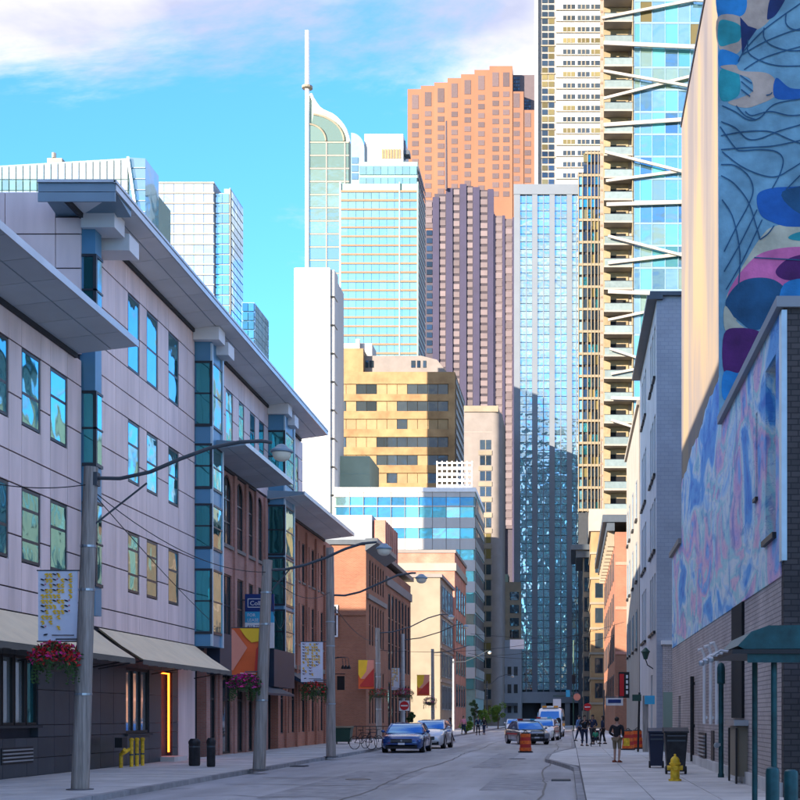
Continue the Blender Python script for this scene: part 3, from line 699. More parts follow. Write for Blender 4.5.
bx('string_course', wh, 'beige_grey', XL, XL + .1, 70, 85.7, 4.35, 4.6)
canopy(wh, 67.4, 82.9, 12.5, 12.75, -13.2, smat='grey_soffit')
c = MB(); c.prism([(XL, 4.2), (XL, 3.9), (XL + 1.3, 3.3), (XL + 1.3, 3.4)], 'y', 72, 77); c.build('shop_awning', 'navy', wh)

# ------------------------------------------------------------------ orange brick corner building beyond the lane
ob = thing('brick_building', 'orange brick corner building with tall narrow windows beyond the lane on the left', 'building', (-20, 112, 0))
w = MB(); w.box(-36, XL - .4, 100.4, 128, 0, 14.0); w.build('core', 'charcoal', ob)
w = MB(); w.box(-36, XL - .001, 100, 100.39, 0, 14.4); w.build('brick_wall', 'brick_orange', ob)
O1 = [(101.6 + i * 1.45, 102.3 + i * 1.45) for i in range(6)]; O2 = [(112.2 + i * 2.25, 113.6 + i * 2.25) for i in range(7)]
holes = []
for a, c in O1: holes += [(a, c, 11.3, 13.5), (a, c, 7.1, 10.2), (a, c, 1.2, 5.2)]
for a, c in O2: holes += [(a, c, 5.6, 12.0), (a, c, .8, 4.6)]
w = MB(); w.wall('x', XL - .4, XL, 100.39, 128, .1, 14.0, holes); w.build('brick_wall', 'brick_orange', ob)
for a, c in O1:
    for z0, z1 in ((11.3, 13.5), (7.1, 10.2), (1.2, 5.2)): window(ob, 'x', XL - .02, 1, a, c, z0, z1, 'frame_dark', 'glass_dark', fw=.06, dep=.1, hbars=(.5,))
for a, c in O2:
    for z0, z1 in ((5.6, 12.0), (.8, 4.6)): window(ob, 'x', XL - .02, 1, a, c, z0, z1, 'frame_dark', 'glass_dark', fw=.08, dep=.1, hbars=(.35, .68))
c = MB(); c.box(-36, XL + .3, 99.8, 128, 14.4, 14.75); c.prism([(XL, 13.9), (XL + .9, 14.5), (XL + .9, 14.85), (XL, 14.8)], 'y', 99.6, 110.5); c.build('cornice', 'steel_dark', ob)
bx('string_course', ob, 'beige_grey', XL, XL + .15, 100.4, 110.6, 10.5, 10.85); bx('string_course', ob, 'beige_grey', XL, XL + .15, 110.6, 128, 12.5, 13.2)
bx('string_course', ob, 'brick_orange', -36, XL + .0, 99.9, 100.0, 9.2, 9.35)
w = MB(); w.box(-24, hx(372, 108), 108, 118, 14.7, hz(515, 108)); w.build('roof_block', 'stone_grey', ob)
x0 = hx(373, 108)
for i in range(7): bx('louvre', ob, 'brick_red', x0, x0 + .95, 108.2 + i * 1.2, 108.9 + i * 1.2, 14.7, 17.4)
window(ob, 'y', 99.88, -1, hx(332, 100), hx(338, 100), hz(637, 100), hz(605, 100), 'frame_white', 'glass_dark', dep=.1, fw=.1)

# ------------------------------------------------------------------ cream building, red brick behind it
kb = thing('cream_building', 'cream rendered building with blank sunlit end wall and grey street windows', 'building', (-20, 165, 0))
w = MB(); w.box(-34, XL, 157, 174, 0, 17.8); w.build('wall', 'cream', kb)
w = MB(); w.box(-34, XL + .25, 156.8, 174.1, 17.8, 18.2); w.build('parapet', 'beige_grey', kb)
for i in range(4):
    for k in range(4):
        window(kb, 'x', XL + .11, 1, 159 + i * 3.8, 161.9 + i * 3.8, 2.5 + k * 3.9, 5.4 + k * 3.9, 'frame_grey', 'glass_navy', fw=.12, dep=.1, vbars=(.5,))
for k in range(3): bx('string_course', kb, 'beige_grey', XL, XL + .12, 157.1, 174, 5.75 + k * 3.9, 6.05 + k * 3.9)
rb = thing('brick_building', 'red brick building with pale stone band rising behind the cream building', 'building', (-22, 185, 0))
w = MB(); w.box(-40, XL, 177, 196, 0, hz(553, 177)); w.build('wall', 'brick_red', rb)
z = hz(567, 177)
w = MB(); w.box(-40, XL + .2, 176.8, 196.1, z - .5, z + .5); w.build('stone_band', 'cream_pale', rb)
w = MB(); w.box(-40, XL + .15, 176.85, 196.1, hz(553, 177), hz(553, 177) + .4); w.build('coping', 'beige_grey', rb)
for i in range(4):
    for k in range(4): window(rb, 'x', XL + .09, 1, 179 + i * 4.2, 181.2 + i * 4.2, 3 + k * 4.3, 6 + k * 4.3, 'frame_dark', 'glass_dark', dep=.08, fw=.12)
for k in range(3): window(rb, 'y', 176.91, -1, XL - 2.6, XL - 1.5, 4 + k * 4.3, 6.6 + k * 4.3, 'frame_dark', 'glass_dark', dep=.08, fw=.12)
# ------------------------------------------------------------------ right row
XR = 4.4
gb = thing('mural_building', 'low grey brick building with streaky blue and pink painted street wall', 'building', (8, 34, 0))
holes = [(28.9, 30.6, 5.6, 9.4), (28.35, 29.1, .5, 4.55), (32.6, 33.9, 1.9, 4.7)]
w = MB(); w.box(XR + .4, 22, 28.3, 39.3, 0, 10.2); w.build('core', 'charcoal', gb)
w = MB(); w.wall('x', XR, XR + .4, 28.3, 39.3, .1, 4.7, []); w.wall('x', XR + .0, XR + .4, 39.3, 58.4, .1, 4.7, [(54.0, 55.2, .1, 2.6)]); w.build('brick_wall', 'brick_grey', gb)
w = MB(); w.wall('x', XR - .03, XR + .4, 28.3, 39.3, 4.701, 10.2, [(28.9, 30.4, 5.7, 9.5), (31.7, 32.0, 6.9, 8.9)]); w.build('painted_wall', 'mural_streaks', gb)
w = MB(); w.box(XR + .001, 22, 28.0, 28.299, 0, 10.2); w.build('end_wall', 'brick_dark', gb)
window(gb, 'x', XR + .2, -1, 28.9, 30.4, 5.7, 9.5, 'black', 'glass_dark', dep=.1, fw=.08)
bx('sill', gb, 'black', XR - .12, XR + .2, 28.8, 30.5, 5.58, 5.7)
bx('wall_slot', gb, 'void', XR + .1, XR + .3, 31.7, 32.0, 6.9, 8.9); bx('sill', gb, 'black', XR - .1, XR + .15, 31.6, 32.1, 6.82, 6.9)
bx('dark_duct', gb, 'void', XR - .07, XR - .001, 34.3, 36.5, 1.75, 4.68)
bx('corner_strip', gb, 'bay_light', XR - .05, XR + .06, 27.95, 28.3, 5.0, 10.15)
c = MB(); c.box(XR - .16, 22, 27.9, 39.2, 10.2, 10.42); c.build('coping', 'stone_grey', gb)
c = MB(); c.box(XR - .08, XR + .02, 28.1, 58.3, .1, .42); c.build('plinth', 'concrete', gb)
for i in range(3): bx('brick_pier', gb, 'brick_dark', 5.1 + i * 1.6, 5.4 + i * 1.6, 27.85, 28.0, 0, 9.8)
# tall mural block
tb = thing('mural_building', 'tall building with tan street wall and large blue abstract mural on its end wall', 'building', (10, 46, 0))
w = MB(); w.box(XR + .02, 24, 39.52, 53.4, 10.25, 24.9); w.box(XR + .4, 24, 39.31, 53.4, 0, 10.26); w.build('core', 'charcoal', tb)
w = MB(); w.wall('x', XR - .02, XR + .02, 39.5, 53.4, 10.42, 24.95, []); w.build('street_wall', 'tan_wall', tb)
w = MB(); w.wall('x', XR - .021, XR + .4, 39.31, 53.4, 4.701, 10.42, []); w.build('painted_wall', 'mural_streaks', tb)
w = MB(); w.box(XR - .06, 24, 39.4, 53.5, 24.95, 25.1); w.build('coping', 'black', tb)
w = MB(); w.box(XR + .021, 24, 39.44, 39.52, 10.2, 24.95); w.build('end_wall', 'cream_pale', tb)
# painted upper edge of the streaks, running up towards the mural
top = [(39.31 + i * .47, 11.9 - .03 * i - .10 * math.sin(i * .55) + .05 * math.sin(i * 1.9 + 1)) for i in range(30)] + [(53.4, 10.9)]
p = MB(); p.prism([(39.51, 10.42), (53.39, 10.42)] + [(max(39.51, min(53.39, y)), z) for y, z in top[::-1]], 'x', XR - .0245, XR - .0205); p.build('painted_edge', 'mural_streaks', tb)
# the mural's flat painted shapes, as photographed, in metres on the end wall
MY = 39.44
def mp2(px, py): X, Y, Z = at(px, py, MY); return (X, Z)
for nm, colr in (('mur_sky', (0.15, 0.31, 0.40)), ('mur_blue', (0.02, 0.20, 0.46)), ('mur_teal', (0.02, 0.27, 0.30)), ('mur_tan', (0.42, 0.33, 0.27)), ('mur_navy', (0.012, 0.03, 0.12)), ('mur_deep', (0.012, 0.075, 0.16)), ('mur_royal', (0.012, 0.10, 0.34)),
                 ('mur_pink', (0.55, 0.13, 0.30)), ('mur_plum', (0.08, 0.015, 0.11)), ('mur_cream', (0.46, 0.44, 0.33)), ('mur_line', (0.02, 0.085, 0.17))):
    mat(nm, colr, rough=0.85, var=0.3, scale=1.2, bump=0.3, bscale=14)
def smooth_poly(pts, k=5):
    n = len(pts); out = []
    for i in range(n):
        p0, p1, p2, p3 = [Vector(pts[(i + d) % n]) for d in (-1, 0, 1, 2)]
        for j in range(k):
            t = j / k; out.append(tuple(0.5 * ((2 * p1) + (-p0 + p2) * t + (2 * p0 - 5 * p1 + 4 * p2 - p3) * t * t + (-p0 + 3 * p1 - 3 * p2 + p3) * t ** 3)))
    return out
layer = [0]
def patch(m, pts, sm=True):
    layer[0] += 1
    q = [mp2(*p) for p in pts]; q = smooth_poly(q) if sm else q
    b = MB(); b.prism(q, 'y', MY - .004 - .0008 * layer[0], MY - .0005); return b.build('mural_patch', m, tb)
def stroke(pts, w=.09, closed=False):
    layer[0] += 1
    P = [Vector((*mp2(*p), 0)) for p in pts]; out = []
    for i in range(len(P) - 1):
        p0, p1, p2, p3 = P[max(i - 1, 0)], P[i], P[i + 1], P[min(i + 2, len(P) - 1)]
        for j in range(7):
            t = j / 7; out.append(0.5 * ((2 * p1) + (-p0 + p2) * t + (2 * p0 - 5 * p1 + 4 * p2 - p3) * t * t + (-p0 + 3 * p1 - 3 * p2 + p3) * t ** 3))
    out.append(P[-1]); L = []; Rr = []
    for i, p in enumerate(out):
        d = (out[min(i + 1, len(out) - 1)] - out[max(i - 1, 0)]).normalized(); nn = Vector((-d.y, d.x, 0)) * w / 2
        L.append(p + nn); Rr.append(p - nn)
    y = MY - .004 - .0008 * layer[0]
    v = [(p.x, y, p.y) for p in L] + [(p.x, y, p.y) for p in Rr]; k = len(out)
    b = MB(); b.add(v, [(i, i + 1, k + i + 1, k + i) for i in range(k - 1)]); return b.build('mural_line', 'mur_line', tb)
patch('mur_sky', [(717.5, -25), (1100, -25), (1100, 420), (719, 420)], False)
patch('mur_tan', [(742, -24), (790, -20), (776, 8), (766, 24), (752, 30), (738, 16), (720, 20), (720, 8), (735, -6)])
patch('mur_blue', [(718, -20), (742, -18), (747, 0), (744, 14), (732, 18), (718, 17)])
patch('mur_tan', [(718, 17), (742, 18), (744, 40), (736, 54), (719, 48)])
patch('mur_teal', [(719, 22), (730, 21), (741, 27), (740, 40), (731, 44), (719, 45)])
patch('mur_navy', [(740, 17), (748, 26), (757, 29), (748, 42), (742, 54)], False)
patch('mur_blue', [(720, 50), (736, 54), (740, 60), (734, 66), (720, 68)])
patch('mur_teal', [(720, 71), (735, 70), (740, 80), (738, 96), (721, 100)])
patch('mur_tan', [(720, 67), (735, 65), (741, 71), (766, 73), (776, 82), (775, 96), (760, 104), (745, 108), (728, 103), (740, 98), (752, 92), (751, 80), (738, 74)])
patch('mur_royal', [(776, 78), (790, 88), (810, 90), (820, 98), (800, 99), (775, 98)])
patch('mur_navy', [(772, -5), (790, -12), (778, 12), (770, 19), (767, 17)])
patch('mur_cream', [(745, 262), (762, 236), (776, 226), (820, 220), (860, 240), (860, 300), (790, 300), (752, 300), (728, 330), (726, 300), (733, 284)])
patch('mur_pink', [(735, 280), (754, 258), (772, 250), (800, 247), (840, 250), (840, 290), (790, 302), (745, 300), (728, 298)])
patch('mur_royal', [(757, 196), (768, 189), (790, 187), (830, 188), (835, 222), (792, 227), (772, 222), (760, 214)])
patch('mur_deep', [(782, 192), (830, 186), (835, 215), (800, 214)])
patch('mur_plum', [(776, 270), (790, 258), (815, 254), (840, 262), (835, 282), (795, 281), (780, 278)])
patch('mur_deep', [(726, 300), (738, 284), (754, 278), (774, 280), (786, 292), (780, 312), (766, 326), (752, 330), (738, 320), (728, 312)])
patch('mur_blue', [(784, 284), (820, 280), (840, 300), (830, 320), (784, 318)])
patch('mur_cream', [(725, 306), (737, 322), (746, 330), (738, 334), (725, 330)])
patch('mur_plum', [(724, 334), (740, 328), (760, 332), (766, 342), (756, 356), (740, 372), (724, 372)])
patch('mur_teal', [(788, 238), (800, 232), (830, 230), (830, 238), (802, 241)])
patch('mur_blue', [(724, 372), (740, 373), (752, 360), (748, 392), (724, 400)])
for s in ([(738, 62), (745, 50), (762, 32), (780, 18), (800, 4)], [(744, 70), (760, 60), (782, 52), (812, 44)], [(748, 40), (748, 52), (758, 60), (778, 66), (810, 66)], [(742, 55), (765, 42), (790, 32), (812, 26)],
          [(764, 28), (764, 38), (772, 46), (790, 51), (812, 50)], [(786, 14), (786, 24), (794, 30), (812, 30)], [(722, 106), (735, 112), (748, 120), (760, 118), (776, 104), (812, 98)],
          [(721, 122), (735, 128), (747, 139), (760, 139), (780, 131), (812, 122)], [(721, 136), (745, 132), (770, 132), (790, 140), (812, 148)], [(736, 106), (745, 116), (756, 120)],
          [(720, 127), (735, 148), (742, 151), (760, 150), (776, 152), (783, 160), (780, 174), (772, 189)], [(721, 150), (745, 148), (775, 146), (812, 138)], [(722, 152), (740, 166), (760, 175), (776, 177), (790, 170), (812, 156)],
          [(721, 165), (735, 166), (748, 176), (753, 190), (748, 206), (736, 228), (724, 252)], [(721, 176), (734, 184), (748, 202), (756, 226), (760, 240)], [(722, 200), (732, 216), (738, 240), (740, 262), (738, 290)],
          [(724, 272), (740, 244), (757, 210)], [(726, 290), (742, 262), (762, 220)], [(760, 240), (768, 234), (774, 226)], [(786, 190), (800, 176), (812, 168)], [(745, 112), (752, 116), (770, 112), (790, 116), (812, 114)],
          [(740, 76), (752, 84)], [(741, 82), (753, 92)], [(741, 90), (750, 97)], [(754, 258), (772, 259), (812, 261)], [(766, 96), (770, 95), (772, 93)]):
    stroke(s, .036)
# low end block
lb = thing('mural_building', 'short low end of the painted wall with sunlit sloping-looking coping', 'building', (8, 56, 0))
w = MB(); w.box(XR + .41, 20, 53.41, 58.4, 0, 8.6); w.build('core', 'charcoal', lb)
w = MB(); w.box(XR - .02, XR + .405, 53.41, 58.4, 4.705, 8.6); w.build('painted_wall', 'mural_streaks', lb)
w = MB(); w.box(XR - .14, 20, 53.5, 58.5, 8.6, 8.8); w.build('coping', 'cream_pale', lb)
w = MB(); w.box(XR + .05, 20, 58.41, 58.6, 0, 8.59); w.build('end_wall', 'brick_grey', lb)

# wall fittings of the near building
def wallthing(name, m, label, cat, f, group=None):
    b = MB(); f(b); return tag(b.build(name, m, smooth=True), label, cat, group)
for i, (y, lab) in enumerate(((43.6, 'white wall conduit farthest from the green canopy'), (41.6, 'white wall conduit in the middle of the three'), (39.9, 'white wall conduit nearest the tall green post'))):
    wallthing('wall_conduit', 'white_paint', lab, 'conduit', lambda b: (b.tube([(XR - .09, y, 1.55), (XR - .09, y, 3.75), (XR - .2, y - .05, 3.95), (XR - .3, y - .08, 3.9)], .055, 8), b.box(XR - .05, XR - .001, y - .08, y + .08, 3.5, 3.6), b.box(XR - .05, XR - .001, y - .08, y + .08, 1.7, 1.8)), 'white conduits on the grey brick wall')
wallthing('drain_pipe', 'black', 'thin dark drain pipe on the grey wall behind the wheelie bins', 'pipe', lambda b: (b.tube([(XR - .09, 48.0, .2), (XR - .09, 48.0, 3.2)], .07, 8), b.box(XR - .06, XR - .001, 47.9, 48.1, 2.9, 3.0), b.box(XR - .06, XR - .001, 47.9, 48.1, 1.4, 1.5)))
t = thing('wall_vent', 'slatted metal wall vent low on the grey brick wall', 'vent', (XR, 44.8, .5))
w = MB(); w.box(XR - .05, XR - .001, 43.8, 46.0, .45, 1.25); w.build('frame', 'black', t)
for i in range(6): bx('slat', t, 'steel', XR - .10, XR - .05, 43.85, 45.95, .52 + i * .12, .57 + i * .12)
t = thing('utility_cabinet', 'rusty pale utility cabinet with steel cap on the grey brick wall', 'cabinet', (XR - .2, 34.3, 0))
w = MB(); w.box(XR - .28, XR - .001, 33.7, 35.0, .3, 1.55); w.build('body', 'cream', t)
w = MB(); w.box(XR - .36, XR + .02, 33.5, 35.3, 1.56, 1.7); w.build('cap', 'steel', t)
w = MB(); w.box(XR - .31, XR - .27, 33.55, 33.7, .12, 1.5); w.box(XR - .31, XR - .27, 35.05, 35.2, .12, 1.5); w.build('frame', 'black', t)
wallthing('meter_box', 'black', 'narrow dark panel low on the grey wall beside the vent', 'panel', lambda b: b.box(XR - .03, XR - .001, 41.4, 42.2, .45, 1.35))
t = thing('standpipe_post', 'tall blue green post with cap on the right pavement by the wall', 'post', (4.12, 37.1, .12))
w = MB(); w.lathe((4.12, 37.1, .12), [(.09, 0), (.085, .1), (.07, .12), (.07, 2.55), (.11, 2.57), (.11, 3.0), (.08, 3.1), (.02, 3.14)], 12); w.build('post', 'shelter_green', t, smooth=True)
w = MB(); w.lathe((4.0, 37.05, 1.0), [(.08, 0), (.08, .08), (.03, .1)], 10, axis='y'); w.box(3.95, 4.1, 37.0, 37.1, .98, 1.06); w.build('valve', 'steel', t)

# grey and white building
gw = thing('grey_building', 'slate grey building with white street wall of narrow windows past the mural', 'building', (8, 76, 0))
w = MB(); w.box(XR + .4, 18, 69.31, 85.5, 0, 23.0); w.build('core', 'charcoal', gw)
w = MB(); w.box(XR - .001, 18, 69, 69.3, 0, 23.1); w.build('slate_wall', 'brick_slate', gw)
holes = []; WW = []
for y in (70.0, 71.75, 73.5, 78.6, 80.3, 82.0):
    for z0, z1 in ((19.3, 22.0), (14.3, 17.4), (10.4, 13.1), (6.2, 9.2)): WW.append((y, y + 1.15, z0, z1))
w = MB(); w.wall('x', XR, XR + .4, 69.301, 85.5, .1, 23.1, WW + [(72.5, 74.0, .3, 4.0)]); w.build('white_wall', 'white_wall', gw)
for h in WW:
    window(gw, 'x', XR + .12, -1, *h, 'frame_grey', 'glass_blue', dep=.1, fw=.09, hbars=(.5,))
    bx('sill', gw, 'black', XR - .13, XR + .1, h[0] - .08, h[1] + .08, h[2] - .14, h[2] - .01)
window(gw, 'x', XR + .12, -1, 72.5, 74.0, .3, 4.0, 'frame_grey', 'glass_blue', dep=.1, fw=.12, hbars=(.6,), name='door')
w = MB(); w.box(XR - .35, 18, 68.8, 85.6, 23.1, 23.3); w.box(XR - .5, XR + .3, 68.8, 85.6, 22.9, 23.1); w.build('cornice', 'steel_dark', gw)
w = MB(); w.box(XR + .3, 7.5, 68.4, 69.0, 0, 5.4); w.build('base_wall', 'brick_grey', gw)
bx('pale_band', gw, 'pale_green', XR + .28, 7.5, 68.36, 68.4, .1, 3.0); bx('ledge', gw, 'white_paint', XR + .2, 7.5, 68.3, 68.99, 5.4, 5.6)
wb = thing('white_building', 'white rendered building with patches of sun between slate and red brick buildings', 'building', (8, 95, 0))
w = MB(); w.box(XR - .04, 18, 85.6, 104.8, 0, 21.4); w.build('wall', 'cream_pale', wb)
w = MB(); w.box(XR - .2, 18, 85.65, 105, 21.4, 21.7); w.build('parapet', 'cream_pale', wb)
for y in (88, 93, 98, 101.5):
    for z0 in (6.2, 10.6, 14.6):
        window(wb, 'x', XR - .11, -1, y, y + 1.3, z0, z0 + 2.5, 'frame_grey', 'glass_blue', dep=.06, fw=.1); bx('sill', wb, 'black', XR - .18, XR - .03, y - .1, y + 1.4, z0 - .15, z0 - .02)
rb2 = thing('brick_building', 'red brick building with bracketed cornice on the right beyond the white building', 'building', (8, 140, 0))
w = MB(); w.box(4.25, 16, 128, 170, 0, hz(532, 128)); w.build('wall', 'brick_orange', rb2)
c = MB(); z = hz(543, 140); c.box(3.1, 16, 129.0, 170.2, z + .6, z + 1.3); c.box(3.5, 4.24, 129.2, 170, z - .2, z + .6); c.build('cornice', 'steel_dark', rb2)
for i in range(12): bx('bracket', rb2, 'cream', 3.6, 4.24, 130.0 + i * 3.3, 130.6 + i * 3.3, z - 1.6, z - .22)
for i in range(8):
    for k in range(4): window(rb2, 'x', 4.18, -1, 131.5 + i * 4.8, 133.3 + i * 4.8, 3.2 + k * 3.9, 5.8 + k * 3.9, 'frame_dark', 'glass_dark', dep=.06, fw=.12)
for k in range(4): bx('string_course', rb2, 'brick_red', 4.27, 16, 127.93, 128, 3.4 + k * 4.2, 3.7 + k * 4.2)
gd = thing('gold_building', 'narrow golden stone building glowing in sun near the end of the street', 'building', (6, 195, 0))
w = MB(); w.box(hx(591, 190), 14, 190, 204, 0, hz(532, 190)); w.build('wall', 'gold_stone', gd)
for k in range(7): bx('belt_course', gd, 'cream', hx(591, 190) - .15, 14, 189.85, 204, 3.4 + k * 3.5, 3.7 + k * 3.5)
for k in range(6): window(gd, 'y', 189.94, -1, 3.5, 4.6, 4.3 + k * 3.5, 6.4 + k * 3.5, 'frame_dark', 'glass_navy', dep=.05, fw=.1)
cb = thing('corniced_building', 'pale corner building with deep dark projecting cornice at the street end', 'building', (6, 214, 0))
w = MB(); w.box(hx(583, 206), 14, 206, 224, 0, hz(552, 206)); w.build('wall', 'cream', cb)
zc_ = hz(552, 206)
c = MB(); c.box(hx(571, 205), 14, 204.6, 225, zc_ + .2, zc_ + 1.0); c.box(hx(576, 205), 14, 205.2, 224.6, zc_ - .9, zc_ + .2); c.build('cornice', 'steel_dark', cb)
for k in range(8):
    window(cb, 'y', 205.94, -1, hx(584, 206), hx(589.5, 206), 2.6 + k * 3.0, 4.8 + k * 3.0, 'frame_dark', 'glass_navy', dep=.05, fw=.12)
    for i in range(3): window(cb, 'x', hx(583, 206) - .06, -1, 208 + i * 5, 211 + i * 5, 2.6 + k * 3.0, 4.8 + k * 3.0, 'frame_dark', 'glass_navy', dep=.05, fw=.12)
# ------------------------------------------------------------------ towers
def tower(name, label, cx, Y): return thing(name, label, 'tower', (cx, Y, 0))
# blue glass tower closing the street
Y = 270.0; t = tower('glass_tower', 'tall blue mirror glass tower with pale piers closing the street', -4, Y)
ztop = hz(187, Y); z0 = hz(692, Y)
w = MB(); w.box(hx(514, Y), hx(592, Y), Y + .25, Y + 25, z0, ztop - .3); w.build('core', 'glass_navy', t)
strips = [(520.2, 532.2), (537.5, 549.5), (554.8, 566.8), (572.1, 580.5)]
pe = [514] + [q for s in strips for q in s] + [592]
for a, c in zip(pe[0::2], pe[1::2]): bx('pier', t, 'pier_grey', hx(a, Y), hx(c, Y), Y - .35, Y + .3, z0, ztop)
zs = spans(z0 + .4, ztop - 1.7, 64, .12)
grid(t, 'pane', 'glass_tower', 'y', Y - .02, Y + .24, [(hx(a, Y) + .03, hx(c, Y) - .03) for a, c in strips], zs)
for a, c in strips:
    m = hx((a + c) / 2, Y); bx('mullion', t, 'pier_grey', m - .09, m + .09, Y - .12, Y + .1, z0, ztop - 1.6)
bx('roof_band', t, 'pier_grey', hx(514, Y) - .05, hx(592, Y), Y - .45, Y + .3, ztop - 1.6, ztop + .4)
w = MB(); w.box(hx(514, Y), hx(600, Y), Y - 1.2, Y + 20, hz(703, Y), z0); w.build('podium_band', 'stone_grey', t)
for px in (517, 541, 565): bx('column', t, 'stone_grey', hx(px, Y), hx(px + 5, Y), Y - 1, Y + .4, 0, hz(703, Y))
w = MB(); w.box(hx(514, Y), hx(600, Y), Y + 1, Y + 20, 0, hz(703, Y) - .01); w.build('garage_wall', 'charcoal', t)
t = tower('stone_block', 'low grey stone block at the foot of the blue glass tower', -12, 264)
Y = 262.0
w = MB(); w.box(hx(497, Y), hx(521, Y), Y, Y + 7, 0, hz(640, Y)); w.build('wall', 'stone_grey', t)
grid(t, 'pane', 'glass_dark', 'y', Y - .06, Y + .04, spans(hx(500, Y), hx(519, Y), 3, .5), [(z, z + 1.7) for z in (2.4, 6.2, 9.6)])
bx('canopy', t, 'steel_dark', hx(504, Y), hx(518, Y), Y - 1.5, Y, hz(706, Y), hz(703, Y))
t = tower('windowed_block', 'small cream apartment block wedged between grey tower and blue glass tower', -11.5, 266)
Y = 269.0
w = MB(); w.box(hx(501, Y), hx(521, Y), Y, Y + 10, 0, hz(582, Y)); w.build('wall', 'cream', t)
bx('stair_head', t, 'pale_green', hx(502, Y), hx(508, Y), Y + .1, Y + 6, hz(582, Y), hz(574, Y))
grid(t, 'window', 'glass_navy', 'y', Y - .06, Y + .04, [(hx(510, Y), hx(519, Y))], [(hz(y + 8, Y), hz(y, Y)) for y in (592, 605, 618, 630)])
# beige gridded tower
Y = 262.0; t = tower('gridded_tower', 'slim tower with beige grid over dark glass left of the balconies', 4, Y)
w = MB(); w.box(hx(578.5, Y), hx(603, Y), Y + .2, Y + 6.5, 0, hz(172, Y)); w.box(hx(585, Y), hx(603, Y), Y + .21, Y + 6, 0, hz(150, Y)); w.build('core', 'charcoal', t)
cols = [(579.4, 582.0), (583.4, 587.2)] + [(588.2 + i * 3.5, 590.9 + i * 3.5) for i in range(4)]
zz = spans(hz(512, Y), hz(152, Y), 32, .5)
def gm(u, z): return 'glass_navy' if random.random() < .62 else ('glass_amber' if random.random() < .6 else 'glass_teal')
grid(t, 'pane', gm, 'y', Y + .02, Y + .3, [(hx(a, Y), hx(c, Y)) for a, c in cols[1:]], zz)
grid(t, 'pane', 'glass_cyan', 'y', Y + .02, Y + .3, [(hx(*[cols[0][0], Y]), hx(cols[0][1], Y))], zz[:-2])
for px in (578.5, 582.6, 587.6, 591.2, 594.7, 598.2, 601.7): bx('mullion', t, 'beige_grid', hx(px - .4, Y), hx(px + .4, Y), Y - .25, Y + .2, hz(512, Y), hz(150 if px > 584 else 172, Y))
for i in range(17):
    y = 152 + i * 22.3; bx('floor_band', t, 'beige_grid', hx(578 if i else 585, Y), hx(602, Y), Y - .2, Y + .18, hz(y + 2.4, Y), hz(y, Y))
# balcony tower
Y = 200.0; t = tower('balcony_tower', 'residential tower with stacked beige balconies, white diagonal braces and blue curtain glass', 12, Y)
zt = hz(-45, Y); zb = hz(512, Y)
w = MB(); w.box(hx(634, Y), 24, Y + .3, Y + 20, zb, zt); w.box(hx(603, Y), hx(634, Y), Y + 2.2, Y + 20, zb, zt); w.build('core', 'taupe', t)
w = MB(); w.box(hx(589, 197), 24, 197, Y + 20, hz(531, 197), zb); w.build('podium', 'cream_pale', t)
nf = 25; fl = [512 - i * 22.3 for i in range(nf)]
xa, xb = hx(604, Y), hx(633, Y)
for i, y in enumerate(fl):
    z = hz(y, Y)
    bx('balcony_slab', t, 'cream_pale', xa, xb, Y - .15, Y + 2.2, z - .12, z + .14)
    bx('balcony_rail', t, 'balc_rail', xa + .1, xb - .1, Y - .1, Y - .04, z + .16, z + 1.15)
    bx('balcony_back', t, 'balc_wall', xa, xb - .6, Y + 2.05, Y + 2.2, z + .14, z + 3.1)
    bx('balcony_door', t, 'void', xa + 1.0, xb - 1.0, Y + 1.98, Y + 2.05, z + .15, z + 2.3)
    bx('handrail', t, 'frame_dark', xa, xb, Y - .13, Y - .02, z + 1.16, z + 1.22)
bx('side_wall', t, 'balc_wall', xb - .12, xb, Y - .1, Y + 2.2, zb, zt)
for i in range(3): bx('lattice_post', t, 'brick_red' if i == 1 else 'beige_grid', hx(600.2 + i * 1.4, Y), hx(601 + i * 1.4, Y), Y - .1, Y + .3, zb, zt)
for i in range(46): bx('lattice_rung', t, 'beige_grid', hx(600, Y), hx(603.6, Y), Y - .05, Y + .2, zb + i * 1.75, zb + i * 1.75 + .25)
cu = [(634.5, 640), (640.5, 652), (652.5, 665), (665.5, 678), (678.5, 690), (690.5, 705), (705.5, 720)]
def cg(u, z):
    r = random.random(); return 'glass_amber' if (r < .10 and z[0] > 85) else ('glass_green' if r < .22 else ('glass_curtain' if r < .62 else ('glass_blue' if r < .76 else 'glass_turq')))
grid(t, 'pane', cg, 'y', Y + .1, Y + .3, [(hx(a, Y), hx(c, Y)) for a, c in cu], spans(zb, zt, 25, .12))
for i in range(25): z = zb + (zt - zb) * i / 25; bx('floor_band', t, 'slate_metal', hx(634, Y), hx(722, Y), Y + .05, Y + .28, z - .28, z + .02)
for px in (634.2, 640.2, 652.2, 665.2, 678.2, 690.2, 705.2): bx('mullion', t, 'slate_metal', hx(px - .35, Y), hx(px + .35, Y), Y + .03, Y + .25, zb, zt)
